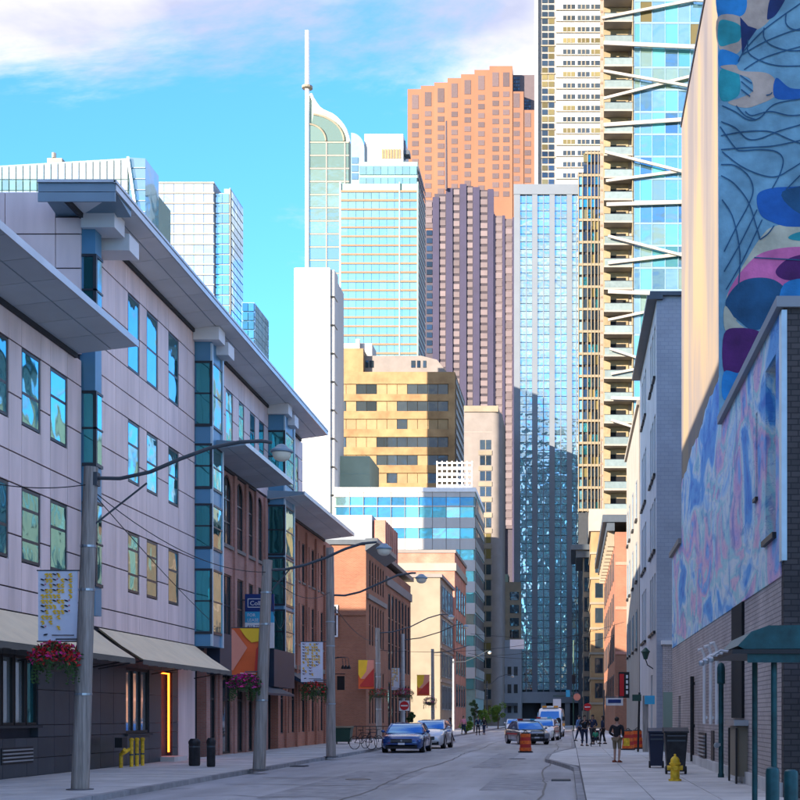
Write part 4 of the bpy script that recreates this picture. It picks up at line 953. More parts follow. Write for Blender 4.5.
for a, c, d, e, th in ((602, 18, 694, 0, .5), (694, 0, 730, 2, .5), (603.6, 43, 715, 48, .75), (603.6, 71, 700, 88, .5), (603.6, 98.5, 700, 74, .5), (603.6, 125, 700, 118.5, .7), (605, 152, 700, 176, .5), (606, 181, 700, 168.5, .5),
                       (606.5, 204.5, 700, 201.5, .7), (608, 236, 700, 260, .5), (608, 263, 700, 252, .6), (608, 291.6, 700, 295.3, .7), (608, 320, 690, 302.5, .45), (609.5, 348.6, 690, 375, .45), (611, 374, 690, 358, .45),
                       (611, 398, 690, 400, .6), (611, 420, 690, 445, .45), (602, -14, 720, -28, .6)):
    Yb = Y - .35 if e < c else Y - .72; p, q = Vector(at(a, c, Yb)), Vector(at(d, e, Yb))
    m = MB(); m.obox(p, q, .3, th * .78); m.build('brace', 'brace_white', t)
# white tower and its taupe neighbour strip
Y = 520.0; t = tower('white_tower', 'very tall white tower with bands of small windows and a taupe strip', 2, Y)
zt = hz(-60, Y); zb = 0
w = MB(); w.box(hx(556, Y), hx(616, Y), Y, Y + 30, zb, zt); w.build('white_wall', 'white_conc', t)
w = MB(); w.box(hx(538, Y), hx(556, Y), Y + 1.5, Y + 30, zb, zt); w.build('taupe_wall', 'taupe', t)
w = MB(); w.box(hx(534.5, Y), hx(538, Y), Y, Y + 30, zb, zt); w.build('edge_fin', 'white_conc', t)
for i in range(21):
    y = -22 + i * 11.25
    for a, c in ((563, 575), (577.5, 589.5), (591, 601)):
        o = bx('window', t, 'glass_amber' if random.random() < .3 else 'glass_dark', hx(a, Y), hx(c, Y), Y - .12, Y + .1, hz(y + 8.5, Y), hz(y + 4, Y))
    for a in (567, 571, 581.5, 585.5, 594.5): bx('window_bar', t, 'cream', hx(a, Y) - .2, hx(a, Y) + .2, Y - .2, Y - .05, hz(y + 8.5, Y), hz(y + 4, Y))
    bx('floor_line', t, 'cream', hx(556, Y), hx(612, Y), Y - .5, Y - .01, hz(y + 10.2, Y), hz(y + 9.6, Y))
for i in range(30):
    y = -18 + i * 7.0
    for a, c in ((542, 547.5), (548.5, 554)): bx('window', t, 'glass_amber' if random.random() < .4 else 'glass_navy', hx(a, Y), hx(c, Y), Y + 1.3, Y + 1.55, hz(y + 5, Y), hz(y, Y))
    if i % 4 == 1: bx('floor_line', t, 'cream', hx(541, Y), hx(555, Y), Y + 1.1, Y + 1.5, hz(y - .3, Y), hz(y - 1.7, Y))
# stone tower, its shade put into the purple of the piers
Y = 600.0; t = tower('stone_tower', 'stone tower coloured in purple brown shade with stepped pier tops and pale pink windows', -45, Y)
zlo = hz(600, Y)
w = MB(); w.box(hx(420, Y), hx(519, Y), Y + 3, Y + 60, 0, hz(228, Y)); w.box(hx(434, Y), hx(491, Y), Y + 2.0, Y + 60, 0, hz(192, Y)); w.build('core', 'purple_dark', t)
tops = [(432.3, 438.8, 196), (445.6, 452.4, 187), (459.6, 466.2, 183), (472.8, 479.4, 186), (487.6, 493.4, 188)]
for a, c, y in tops: bx('pier', t, 'shaded_stone', hx(a, Y), hx(c, Y), Y + 1.1, Y + 3.5, 0, hz(y, Y))
for a, c, y in ((502.2, 504.8, 214), (512.2, 518.5, 216), (493.5, 495, 213)): bx('pier', t, 'shaded_stone', hx(a, Y), hx(c, Y), Y + 1.6, Y + 3.5, 0, hz(y, Y))
wins = [(438.8, 445.6, 195), (452.4, 459.6, 188), (466.2, 472.8, 186), (479.4, 487.6, 190)]
for k, (a, c, y0) in enumerate(wins):
    y = y0
    while y < 412:
        bx('window', t, 'pane_pink', hx(a + .4, Y), hx(c - .4, Y), Y + 1.6, Y + 2.1, hz(y + 5.2, Y), hz(y, Y)); y += 7.9
    bx('spandrel', t, 'purple_span', hx(a, Y), hx(c, Y), Y + 1.75, Y + 2.3, 0, hz(y0 - 1.5, Y))
for a, c, y0 in ((495, 502.2, 216), (504.8, 512.2, 219)):
    y = y0
    while y < 524:
        bx('window', t, 'pane_pink', hx(a + .3, Y), hx(c - .3, Y), Y + 1.9, Y + 2.4, hz(y + 5.6, Y), hz(y, Y)); y += 7.9
    bx('spandrel', t, 'mauve_grey', hx(a, Y), hx(c, Y), Y + 2.1, Y + 3.4, hz(528, Y), hz(y0 - 2, Y))
y = 228
while y < 352:
    bx('window', t, 'glass_navy', hx(426, Y), hx(431.5, Y), Y + 2.7, Y + 3.1, hz(y + 5, Y), hz(y, Y)); y += 7.9
bx('low_shoulder', t, 'mauve_grey', hx(424.5, Y), hx(432.3, Y), Y + 2.5, Y + 3.2, hz(226, Y), hz(198, Y))
for i in range(3): bx('window', t, 'pane_pink', hx(425.5, Y), hx(431.5, Y), Y + 2.2, Y + 2.6, hz(205 + i * 8, Y), hz(200 + i * 8, Y))
m = MB(); m.tube([at(446.3, 190, Y), at(446.3, 121, Y)], [.55, .35], 8); m.build('antenna', 'purple_dark', t)
# orange stone tower
Y = 690.0; t = tower('granite_tower', 'huge orange granite tower stepping up to the right against the sky', -50, Y)
bays = [(407.5, 421, 89), (421, 434.5, 86.5), (434.5, 448, 84), (448, 461.5, 80.5), (461.5, 475, 77.5), (475, 490, 74), (490, 513, 71)]
for i, (a, c, y) in enumerate(bays):
    bx('bay', t, 'orange_stone', hx(a, Y), hx(c, Y) - .02, Y - i * .9, Y + 50, 0, hz(y, Y))
bx('bay', t, 'orange_stone_r', hx(513, Y), hx(524, Y) - .02, Y - 5, Y + 50, 0, hz(96, Y)); bx('bay', t, 'orange_stone_r', hx(524, Y), hx(536, Y), Y - 4.6, Y + 50, 0, hz(114, Y))
bx('upper_block', t, 'mauve_grey', hx(513, Y), hx(536, Y), Y + 1, Y + 40, hz(114, Y) + .1, hz(74, Y))
for a, c, y0, y1 in ((513.5, 520, 76, 94), (524.5, 531, 99, 113)):
    for i in range(3):
        for j in range(5): bx('window', t, 'glass_navy', hx(a + i * 2.2, Y), hx(a + i * 2.2 + 1.8, Y), Y + .8, Y + 1.05, hz(y0 + (y1 - y0) * (j + .75) / 5, Y), hz(y0 + (y1 - y0) * j / 5, Y))
wc = [(412.0, 418.5, 95, 0), (425, 431.5, 93, 1), (438, 444.5, 90, 2), (451.8, 458, 86, 3), (465, 471.3, 83.5, 4), (478.7, 485, 80, 5), (493, 499.3, 77.5, 6), (503.5, 509.8, 77.5, 6), (514, 520, 98, 5.5), (525, 531, 117, 5.1)]
for a, c, y0, k in wc:
    yf = Y - k * .9; bx('window', t, 'pane_mauve', hx(a, Y), hx(c, Y), yf - .15, yf + .2, hz(y0 + 14, Y), hz(y0, Y))
    y = y0 + 19
    while y < 196:
        bx('window', t, 'pane_mauve', hx(a, Y), hx(c, Y), yf - .15, yf + .2, hz(y + 5.2, Y), hz(y, Y)); y += 9.0
# teal tower
Y = 440.0; t = tower('teal_tower', 'teal glass office tower with tan floor lines in the centre', -60, Y)
zt = hz(183, Y)
w = MB(); w.box(hx(340, Y), hx(418, Y), Y + .5, Y + 22, 0, zt); w.box(hx(358, Y), hx(417, Y), Y + 1.5, Y + 20, zt, hz(160, Y)); w.build('core', 'mint_spandrel', t)
us = spans(hx(340.5, Y), hx(417.5, Y), 10, .14)
rows = [(hz(352 - i * 9 + 0, Y), hz(352 - i * 9 - 6.6, Y)) for i in range(-1, 18)]
grid(t, 'pane', 'glass_cyan', 'y', Y + .2, Y + .6, us, rows)
for i in range(-1, 19): bx('floor_line', t, 'tan_spandrel', hx(340, Y), hx(418, Y), Y + .1, Y + .49, hz(353 - i * 9 + 1.0, Y), hz(353 - i * 9 - .9, Y))
for px in (340, 399.5, 417.6): bx('corner_strip', t, 'white_paint' if px < 350 else 'mint_spandrel', hx(px - .7, Y), hx(px + .7, Y), Y, Y + .5, 0, zt + .4)
grid(t, 'pane', 'glass_cyan', 'y', Y + 1.2, Y + 1.6, spans(hx(358.5, Y), hx(416.5, Y), 8, .14), [(hz(173, Y), hz(164.5, Y)), (hz(182, Y), hz(176, Y))])
for i in range(26): bx('side_band', t, 'purple_dark', hx(418, Y), hx(418, Y) + .12, Y + .6, Y + 21.9, hz(355 - i * 7.4, Y), hz(355 - i * 7.4 - 4, Y))
w = MB(); w.box(hx(363, Y), hx(402, Y), Y + 3, Y + 18, hz(160, Y), hz(130, Y)); w.build('plant_room', 'white_conc', t)
grid(t, 'louvre', 'gold_blind', 'y', Y + 2.8, Y + 3.05, spans(hx(380, Y), hx(400, Y), 7, .25), [(hz(155, Y), hz(145.5, Y))])
m = MB(); x0, x1 = hx(350, Y), hx(363.5, Y); zz0, zz1 = hz(200, Y), hz(130, Y); r = x1 - x0
m.prism([(x0, zz0), (x1, zz0), (x1, zz1 - r * 1.2)] + [(x1 - r + r * math.cos(a), zz1 - r * 1.2 + r * 1.2 * math.sin(a)) for a in [R(90) * i / 8 for i in range(1, 9)]], 'y', Y + 2, Y + 15)
m.build('curved_hood', 'slate_metal', t)
grid(t, 'hood_pane', 'glass_blue', 'y', Y + 1.8, Y + 2.05, spans(hx(350.5, Y), hx(357.5, Y), 1, .1), [(hz(y + 6, Y), hz(y, Y)) for y in (155, 163, 171)])
m = MB(); m.tube([at(404, 160, Y + 6), at(404, 141, Y + 6)], .6, 6); m.box(hx(402, Y), hx(408, Y), Y + 4, Y + 8, hz(149, Y), hz(145, Y)); m.build('roof_mast', 'steel_dark', t)
# spire tower
Y = 480.0; t = tower('spire_tower', 'green glass tower with swooping curved top and tall white mast', -72, Y)
curve = [(311, 94), (313, 99), (316, 104), (319, 108), (323, 111), (328, 113.2), (332, 115), (336, 118), (340, 122), (343.5, 126.5), (346, 131), (348, 136.5), (349, 142)]
P = [(hx(a, Y), hz(b_, Y)) for a, b_ in curve]
m = MB(); m.prism([(hx(306.5, Y), 0), (hx(349, Y), 0)] + P[::-1] + [(hx(306.5, Y), P[0][1] - 1)], 'y', Y + .4, Y + 18); m.build('core', 'pale_green', t)
cc = [(307.5, 326), (327, 344.5), (345.3, 348.6)]
rows = [(hz(y + 11.3, Y), hz(y, Y)) for y in [143 + i * 13.1 for i in range(27)]]
grid(t, 'pane', 'glass_green', 'y', Y + .05, Y + .42, [(hx(a, Y), hx(c, Y)) for a, c in cc], rows)
for i in range(27): bx('floor_line', t, 'cream_pale', hx(307, Y), hx(349, Y), Y - .1, Y + .3, hz(143 + i * 13.1, Y), hz(141.6 + i * 13.1, Y))
for px in (326.5, 345): bx('mullion', t, 'cream_pale', hx(px - .6, Y), hx(px + .6, Y), Y - .2, Y + .3, 0, hz(142, Y))
m = MB()                                                   # glass of the curved head, in three leaves
m.prism([(hx(307.5, Y), hz(141, Y)), (hx(326, Y), hz(141, Y))] + [(hx(307.5 + 18.5 * math.cos(a), Y), hz(141 - 17 * math.sin(a), Y)) for a in [R(10 * i) for i in range(1, 9)]] + [(hx(307.5, Y), hz(124, Y))], 'y', Y + .05, Y + .42); m.build('head_pane', 'glass_green', t)
m = MB(); arc2 = [(hx(308 + 36 * math.cos(a), Y), hz(141 - 27 * math.sin(a), Y)) for a in [R(9 * i) for i in range(0, 10)]]
inner = [(hx(308.5 + 19 * math.cos(a), Y), hz(141 - 18 * math.sin(a), Y)) for a in [R(9 * i) for i in range(9, -1, -1)]]
m.prism(arc2 + inner, 'y', Y + .05, Y + .42); m.build('head_pane', 'glass_green', t)
m = MB(); m.tube([(x, Y + .1, z) for x, z in P], .6, 6); m.build('curved_rim', 'white_paint', t)
m = MB(); m.tube([(hx(307.5 + 18.5 * math.cos(a), Y), Y + .02, hz(141 - 17 * math.sin(a), Y)) for a in [R(9 * i) for i in range(11)]], .35, 6); m.tube([(x, Y + .02, z) for x, z in arc2], .35, 6); m.build('rib', 'cream', t)
m = MB(); m.tube([(hx(307.3, Y), Y, 0), (hx(307.3, Y), Y, hz(88, Y))], .8, 10); m.tube([(hx(307.3, Y), Y, hz(88, Y)), (hx(307.3, Y), Y, hz(31, Y))], [.85, .8], 10); m.build('mast', 'white_paint', t, smooth=True)
m = MB(); m.lathe((hx(307.3, Y), Y, hz(89.5, Y)), [(.9, 0), (1.9, .3), (1.9, 1.1), (.9, 1.5)], 14); m.build('mast_collar', 'cream', t)
# white slab
Y = 230.0; t = tower('white_slab', 'blank white sunlit slab tower left of the golden offices', -43, Y)
w = MB(); w.box(hx(294, Y), hx(330, Y), Y, Y + 14, 0, hz(268, Y)); w.build('wall', 'white_conc', t)
for i in range(9): bx('stair_block', t, 'white_conc', hx(330, Y), hx(334, Y), Y + .4, Y + 4, hz(268 + i * 28.4 + 27.2, Y), hz(269 + i * 28.4, Y))
w = MB(); w.box(hx(330.01, Y), hx(333, Y), Y + .8, Y + 3.5, 0, hz(272, Y)); w.build('stair_core', 'cream_pale', t)
for i in range(6): bx('wall_joint', t, 'white_paint', hx(294, Y) - .01, hx(330, Y), Y - .015, Y, hz(300 + i * 34, Y) - .04, hz(300 + i * 34, Y) + .04)
bx('roof_cap', t, 'cream_pale', hx(294.5, Y), hx(329, Y), Y + .5, Y + 12, hz(268, Y), hz(266.5, Y))
# golden offices
Y = 265.0; t = tower('office_block', 'golden sunlit stone office block with recessed window bands', -33, Y)
zt = hz(372, Y)
w = MB(); w.box(hx(330, Y), hx(455, Y), Y + .3, Y + 25, 0, zt); w.box(hx(330, Y), hx(363, Y), Y + .3, Y + 20, zt, hz(348, Y)); w.build('wall', 'gold_stone', t)
bandy = [389, 406, 424, 442, 460, 478, 496]
prev = 372
for y in bandy + [530]:
    bx('spandrel', t, 'gold_stone', hx(330, Y), hx(455, Y), Y - .1, Y + .31, hz(y - 5, Y), hz(prev, Y)); prev = y + 5.2
bx('end_pier', t, 'gold_stone', hx(448.5, Y), hx(455, Y), Y - .08, Y + .31, 0, zt - .05)
dark = [{2, 3, 7, 8, 9, 10}, {0, 2, 3, 6, 7, 8, 9, 10}, {6}, {0, 4, 5, 6, 7, 8, 9, 10}, {4, 5, 6, 7, 9, 10}, {5, 9}, {1, 4}]
for r_, y in enumerate(bandy):
    for i in range(11):
        a = 336 + i * 10.2; bx('window', t, 'glass_dark' if i in dark[r_] else 'gold_blind', hx(a, Y), hx(a + 9.7, Y), Y + .16, Y + .33, hz(y + 5, Y), hz(y - 4.8, Y))
m = MB(); m.prism([(hx(363, Y), zt), (hx(448, Y), zt), (hx(436, Y), hz(357, Y)), (hx(420, Y), hz(353, Y)), (hx(363, Y), hz(353, Y))], 'y', Y + 2, Y + 18); m.build('penthouse', 'beige_grey', t)
for a, c in ((364, 367), (368, 372), (410, 414), (416, 419), (422, 425)): bx('window', t, 'glass_navy', hx(a, Y), hx(c, Y), Y + 1.9, Y + 2.05, hz(365, Y), hz(358, Y))
for i in range(14): bx('side_window', t, 'glass_navy', hx(455, Y), hx(455, Y) + .08, Y + 2, Y + 24, hz(376 + i * 10 + 5, Y), hz(376 + i * 10, Y))
bx('roof_unit', t, 'white_conc', hx(337, Y), hx(366, Y), Y + 8, Y + 14, hz(356, Y + 8), hz(343.5, Y + 8)); bx('roof_unit', t, 'white_conc', hx(350, Y), hx(354, Y), Y + 7, Y + 7.9, hz(350, Y + 7), hz(339, Y + 7))
t = tower('pale_block', 'plain pale green plant room block in front of the golden offices', -36, 240)
Y = 240.0
w = MB(); w.box(hx(330, Y), hx(369.5, Y), Y, Y + 12, 0, hz(456, Y)); w.build('wall', 'pale_green', t); bx('seam', t, 'mint_spandrel', hx(330, Y), hx(369.5, Y), Y - .04, Y, hz(474.2, Y), hz(473.6, Y))
# turquoise strip-window offices
Y = 217.0; t = tower('office_block', 'white office block with turquoise strip windows and royal blue top band', -27, Y)
zt = hz(492, Y)
w = MB(); w.box(hx(334, Y), hx(475, Y), Y + .3, Y + 22, 0, zt); w.build('core', 'mint_spandrel', t)
bx('parapet', t, 'white_paint', hx(334, Y) - .1, hx(475, Y) + .15, Y - .2, Y + 22, zt, zt + .7)
wy = [(497, 505.5, 0), (507, 517.5, 1)] + [(528 + i * 21.5, 538.5 + i * 21.5, 2) for i in range(8)]
prev = 492.2
for a, c, k in wy:
    bx('spandrel', t, 'white_conc', hx(334, Y), hx(475, Y), Y - .05, Y + .31, hz(a, Y), hz(prev, Y)); prev = c
    n = 10; 
    for i in range(n):
        u0 = 336 + i * 13.8; g_ = 'glass_royal' if (k == 0 and i > 1) or (k == 1 and i < 5) or (k == 2 and i < 5) else ('glass_turq' if random.random() < .7 else 'glass_cyan')  # left royal panes below the top band hold the shadow in their colour
        bx('pane', t, g_, hx(u0, Y), hx(u0 + 13.4, Y), Y + .1, Y + .32, hz(c, Y), hz(a, Y))
for i, (a, c, k) in enumerate(wy): bx('side_pane', t, 'glass_navy', hx(475, Y), hx(475, Y) + .08, Y + 1, Y + 21.5, hz(c, Y), hz(a, Y)); bx('side_spandrel', t, 'cream_pale', hx(475, Y), hx(475, Y) + .14, Y + .2, Y + 21.9, hz(c + 9, Y), hz(c + .5, Y))
for i in range(9): bx('panel_joint', t, 'beige_grey', hx(349.6 + i * 13.8, Y) - .04, hx(349.6 + i * 13.8, Y) + .04, Y - .08, Y + .05, hz(690, Y), zt)
t = thing('roof_frame', 'white steel lattice frame on the roof of the turquoise office block', 'scaffold', (hx(453, 225), 225, zt + .7))
for k, yy in enumerate((225, 229)):
    for i in range(8): bx('post', t, 'white_paint', hx(437 + i * 5, yy) - .1, hx(437 + i * 5, yy) + .1, yy, yy + .2, zt + .7, hz(461, 225))
    for j in range(5): bx('rail', t, 'white_paint', hx(436.5, yy), hx(472.5, yy), yy - .05, yy + .15, hz(487 - j * 6, 225) - .1, hz(487 - j * 6, 225) + .1)
# grey beige rounded tower
Y = 250.0; t = tower('concrete_tower', 'grey beige concrete tower with one column of windows left of the blue glass', -16, Y)
x0, x1 = hx(464, Y), hx(501.5, Y); zt = hz(412, Y)
m = MB(); r = 1.6
m.prism([(x0, Y), (x1 - r, Y)] + [(x1 - r + r * math.sin(a), Y + r - r * math.cos(a)) for a in [R(90) * i / 8 for i in range(1, 9)]] + [(x1, Y + 14), (x0, Y + 14)], 'z', 0, zt); m.build('wall', 'beige_grey', t, smooth=True)
bx('roof_fascia', t, 'cream', x0, x1 - .6, Y - .25, Y + 13, zt, hz(406, Y))
y = 440
while y < 712:
    o = bx('window', t, 'glass_navy' if random.random() < .6 else 'glass_amber', hx(480, Y), hx(491, Y), Y - .06, Y + .06, hz(y + 9.5, Y), hz(y, Y))
    bx('window_bar', o, 'cream', hx(485.2, Y), hx(486, Y), Y - .1, Y - .05, hz(y + 9.5, Y), hz(y, Y))
    bx('spandrel', t, 'cream', hx(478.5, Y), hx(492, Y), Y - .12, Y + .02, hz(y + 15, Y), hz(y + 10.6, Y)); y += 15.6
for i in range(5): bx('wall_joint', t, 'taupe', x0, x1 - 1.7, Y - .02, Y, hz(432 + i * 62, Y) - .05, hz(432 + i * 62, Y) + .05)
# pale towers far left
Y = 150.0; t = tower('glass_building', 'pale ribbed glass building with blue corner behind the lavender office roof', -56, Y)
m = MB(); m.prism([(hx(-60, Y), 0), (hx(128, Y), 0), (hx(128, Y), hz(157, Y)), (hx(-60, Y), hz(168, Y))], 'y', Y + .3, Y + 16); m.build('core', 'pale_green', t)
for i in range(26):
    a = -54 + i * 7.0; yt = 168 - 11 * (a + 60) / 188
    for k, (p, q, gname) in enumerate(((yt + 1, 179, 'glass_pale'), (180, 190, 'glass_green' if i < 18 else 'glass_pale'), (191, 204, 'glass_pale'), (205, 222, 'glass_pale'))):
        bx('pane', t, gname, hx(a + .5, Y), hx(a + 6.5, Y), Y, Y + .31, hz(q, Y), hz(p, Y))
m = MB(); m.prism([(hx(129, Y), 0), (hx(145, Y), 0), (hx(145, Y), hz(158, Y)), (hx(129, Y), hz(157, Y))], 'y', Y + .1, Y + 5); m.build('corner_glass', 'glass_blue', t)
m = MB(); m.obox(at(128, 157, Y - .2), at(138, 225, Y - .2), .25, .25); m.build('corner_fin', 'white_paint', t)
for i in range(5): bx('corner_bar', t, 'slate_metal', hx(130, Y), hx(145.2, Y), Y, Y + .2, hz(168 + i * 11, Y), hz(167.2 + i * 11, Y))
m = MB(); m.tube([at(54, 158, Y + 5), at(54, 153, Y + 5)], .25, 6); m.box(hx(47, Y + 4), hx(62, Y + 4), Y + 4, Y + 8, hz(170, Y + 4), hz(158, Y + 4)); m.build('roof_plant', 'cream_pale', t)
Y = 300.0; t = tower('glass_tower', 'pale white banded glass tower behind the lavender office', -87, Y)
w = MB(); w.box(hx(143.5, Y), hx(214, Y), Y + .4, Y + 14, 0, hz(182, Y)); w.build('core', 'stone_grey', t)
grid(t, 'pane', 'glass_pale', 'y', Y + .1, Y + .42, spans(hx(144, Y), hx(213.5, Y), 7, .1), [(hz(183.5 + i * 10.2 + 8.3, Y), hz(183.5 + i * 10.2, Y)) for i in range(16)])
for i in range(17): bx('floor_band', t, 'cream_pale', hx(143.5, Y), hx(214.3, Y), Y - .1, Y + .3, hz(183.4 + i * 10.2, Y), hz(181.9 + i * 10.2, Y))
w = MB(); w.box(hx(214, Y), hx(229, Y), Y + 1.2, Y + 12.6, 0, hz(191, Y)); w.box(hx(228.4, Y), hx(229.3, Y), Y + 1, Y + 1.6, 0, hz(186, Y)); w.build('link_wall', 'cream_pale', t)
grid(t, 'link_pane', 'glass_blue', 'y', Y + 1.0, Y + 1.25, spans(hx(214.5, Y), hx(228, Y), 2, .1), [(hz(192 + i * 10.2 + 9, Y), hz(192 + i * 10.2, Y)) for i in range(14)])
X0 = hx(229, Y)
w = MB(); w.box(X0 - 1.5, X0, Y + 1.6, Y + 12.8, 0, hz(186, Y)); w.build('side_wall', 'slate_metal', t)
grid(t, 'side_pane', 'glass_blue', 'x', X0, X0 + .1, spans(Y + 1.8, Y + 12.7, 4, .12), [(hz(188 + i * 8 + 6.8, Y), hz(188 + i * 8, Y)) for i in range(18)])
Y = 260.0; t = tower('glass_tower', 'small deep blue glass tower peeping over the cornice at the left', -61, Y)
w = MB(); w.box(hx(241.5, Y), hx(254, Y), Y + .3, Y + 12.5, 0, hz(302, Y)); w.build('core', 'slate_metal', t)
grid(t, 'pane', 'glass_royal', 'y', Y, Y + .31, spans(hx(242, Y), hx(254, Y), 2, .12), [(hz(303 + i * 9 + 8, Y), hz(303 + i * 9, Y)) for i in range(10)])
grid(t, 'side_pane', 'glass_blue', 'x', hx(254, Y), hx(254, Y) + .1, spans(Y + .3, Y + 12.4, 4, .15), [(hz(303 + i * 7 + 6, Y), hz(303 + i * 7, Y)) for i in range(12)])
# unseen blocks added behind and beside the camera for shade and reflections
t = tower('windowed_block', 'added tall pale shading block behind the camera on the left, outside the frame', -19, -10)
w = MB(); w.box(-24, -19, -4, 8.5, 9.6, 42); w.build('wall', 'cream_pale', t); grid(t, 'window', 'glass_navy', 'x', -19, -18.95, spans(-3, 8, 4, 1.2), [(z, z + 1.8) for z in range(21, 40, 4)])
t = tower('windowed_block', 'added grey shading slab farther behind the camera on the left, outside the frame', -52, -4)
w = MB(); w.box(-66, -45.5, 1.5, 7.5, 0, 52); w.build('wall', 'stone_grey', t); grid(t, 'window', 'glass_navy', 'x', -45.5, -45.45, spans(2, 7, 2, 1), [(z, z + 1.8) for z in range(3, 45, 4)])
t = tower('glass_tower', 'added dark tower far behind the camera, reflected in the blue glass, outside the frame', -9, -200)
w = MB(); w.box(-34, 16, -225, -200, 0, 150); w.build('core', 'slate_metal', t)
grid(t, 'pane', lambda u, z: random.choice(['glass_navy', 'glass_turq', 'pane_pink', 'glass_dark']), 'y', -200, -199.8, spans(-33.5, 15.5, 10, 1.0), spans(3, 149, 26, 1.2))
# ------------------------------------------------------------------ street poles, lamps, banners, baskets, wires
mat('ban_sky', (0.68, 0.72, 0.82), rough=0.8, var=0.05); mat('ban_yellow', (0.85, 0.50, 0.03), rough=0.8, var=0.1); mat('ban_black', (0.02, 0.02, 0.03), rough=0.8)
mat('ban_orange', (0.72, 0.12, 0.03), rough=0.8, var=0.06); mat('ban_coral', (0.74, 0.27, 0.18), rough=0.8, var=0.05); mat('ban_red', (0.5, 0.04, 0.03), rough=0.8); mat('ban_pink', (0.6, 0.2, 0.25), rough=0.8)
mat('leaf', (0.045, 0.10, 0.025), rough=0.6, var=0.45, scale=9); mat('leaf_bright', (0.12, 0.24, 0.03), rough=0.6, var=0.35, scale=5)
mat('petal_pink', (0.60, 0.02, 0.20), rough=0.6, var=0.35, scale=12); mat('petal_red', (0.52, 0.015, 0.02), rough=0.6, var=0.3, scale=12); mat('petal_magenta', (0.50, 0.02, 0.26), rough=0.6, var=0.3, scale=12)
mat('bark', (0.12, 0.09, 0.07), rough=0.9, var=0.3, scale=6)
def lamp_pole(label, base, top, r0, r1, m, armpts, Y, lamp=True, brace=None):
    t = thing('street_lamp', label, 'street lamp', (base[0], base[1], .12))
    n = 7; b_ = MB(); p0, p1 = Vector((base[0], base[1], .1)), Vector(top)
    b_.tube([p0.lerp(p1, i / n) for i in range(n + 1)], [r0 + (r1 - r0) * i / n for i in range(n + 1)], 14); b_.build('pole', m, t, smooth=True)
    b_ = MB(); b_.lathe((base[0], base[1], .125), [(r0 * 1.5, 0), (r0 * 1.5, .02), (r0 * 1.05, .03)], 14); b_.build('base_collar', 'concrete_bed', t)
    for z in (2.2, 4.6, 5.6):
        q = p0.lerp(p1, z / p1.z); rr = r0 + (r1 - r0) * z / p1.z; c = MB(); c.lathe((q.x, q.y, q.z), [(rr + .012, 0), (rr + .012, .05)], 14); c.build('band', 'steel', t)
    ap = [Vector(at(a, c, Y)) for a, c in armpts]
    a = MB(); a.tube(ap, [.045] * (len(ap) - 1) + [.038], 8)
    if brace: a.tube([at(*brace[0], Y), at(*brace[1], Y)], .022, 6)
    arm = a.build('arm', 'steel_dark', t, smooth=True)
    c = MB(); c.box(ap[0].x - .16, ap[0].x + .06, Y - .12, Y + .12, ap[0].z - .18, ap[0].z + .12); c.build('arm_clamp', 'steel_dark', t)
    if lamp:
        e = ap[-1]
        c = MB(); c.lathe((e.x + .22, Y, e.z - .24), [(.05, .20), (.10, .18), (.16, .12), (.25, .06), (.26, .02), (.22, .0)], 16); c.build('lamp_housing', 'slate_metal', t, smooth=True)
        c = MB(); c.lathe((e.x + .22, Y, e.z - .42), [(.08, 0), (.16, .04), (.20, .10), (.22, .179)], 16); c.build('lamp_lens', 'lamp_lens', t, smooth=True)
    return t
def pb(px, py, X=None): Y = 1.68 * F / (py - 716); return (hx(px, Y), Y)
def Pole(label, bx_, by_, tx, ty, r0, r1, m, arm, lamp=True, brace=None):
    x, Y = pb(bx_, by_)
    lamp_pole(label, (x, Y), (hx(tx, Y), Y, hz(ty, Y)), r0, r1, m, arm, Y, lamp, brace); return Y
Y1 = Pole('weathered wooden lamp pole standing nearest at the far left, in front of beige awnings', 80, 790, 91, 467, .20, .155, 'wood_pole', [(96, 478), (120, 478.5), (150, 472), (180, 459), (210, 448), (240, 442), (262, 441), (272, 442.5)], brace=((95, 524), (147, 483)))
Y2 = Pole('wooden lamp pole in front of the arched brick building', 259, 770, 267.5, 560, .20, .155, 'wood_pole', [(268, 570), (285, 569.5), (305, 565), (325, 558), (345, 549), (362, 543.5), (377, 542)], brace=((267.5, 595), (290, 569)))
Y3 = Pole('lamp pole by the kerb in front of the narrow-windowed warehouse', 331, 757, 330, 548, .20, .16, 'wood_pole', [(331, 595), (345, 595.5), (360, 592), (380, 583), (398, 575), (412, 573), (416, 573)])
Y4 = Pole('lamp pole beyond the parked blue car, before the orange brick wall', 379, 739, 377.5, 628, .22, .17, 'wood_pole', [(378, 633), (392, 632), (410, 627), (428, 618), (440, 614.5), (448, 614)])
Y5 = Pole('pale concrete lamp pole carrying the no entry sign', 402.5, 736, 402.5, 634, .22, .17, 'conc_pole', [(403, 640), (420, 638), (440, 632), (455, 625), (463, 624)])
Y6 = Pole('dark wooden pole before the cream building', 433, 732.5, 432.5, 649, .20, .16, 'wood_pole', [(433, 653), (445, 652), (460, 648), (470, 645)], lamp=False)
Y7 = Pole('pale slender lamp pole at the corner of the cream building', 453.5, 730.5, 453.5, 659, .16, .12, 'conc_pole', [(454, 662), (465, 661.5), (478, 656), (488, 650.5)])
Y8 = Pole('thin lamp pole near the end of the street by the green tree', 487, 728, 487, 681, .10, .08, 'steel_dark', [(487, 685), (492, 683), (498, 677.5), (506, 674.5), (511, 674.5)])

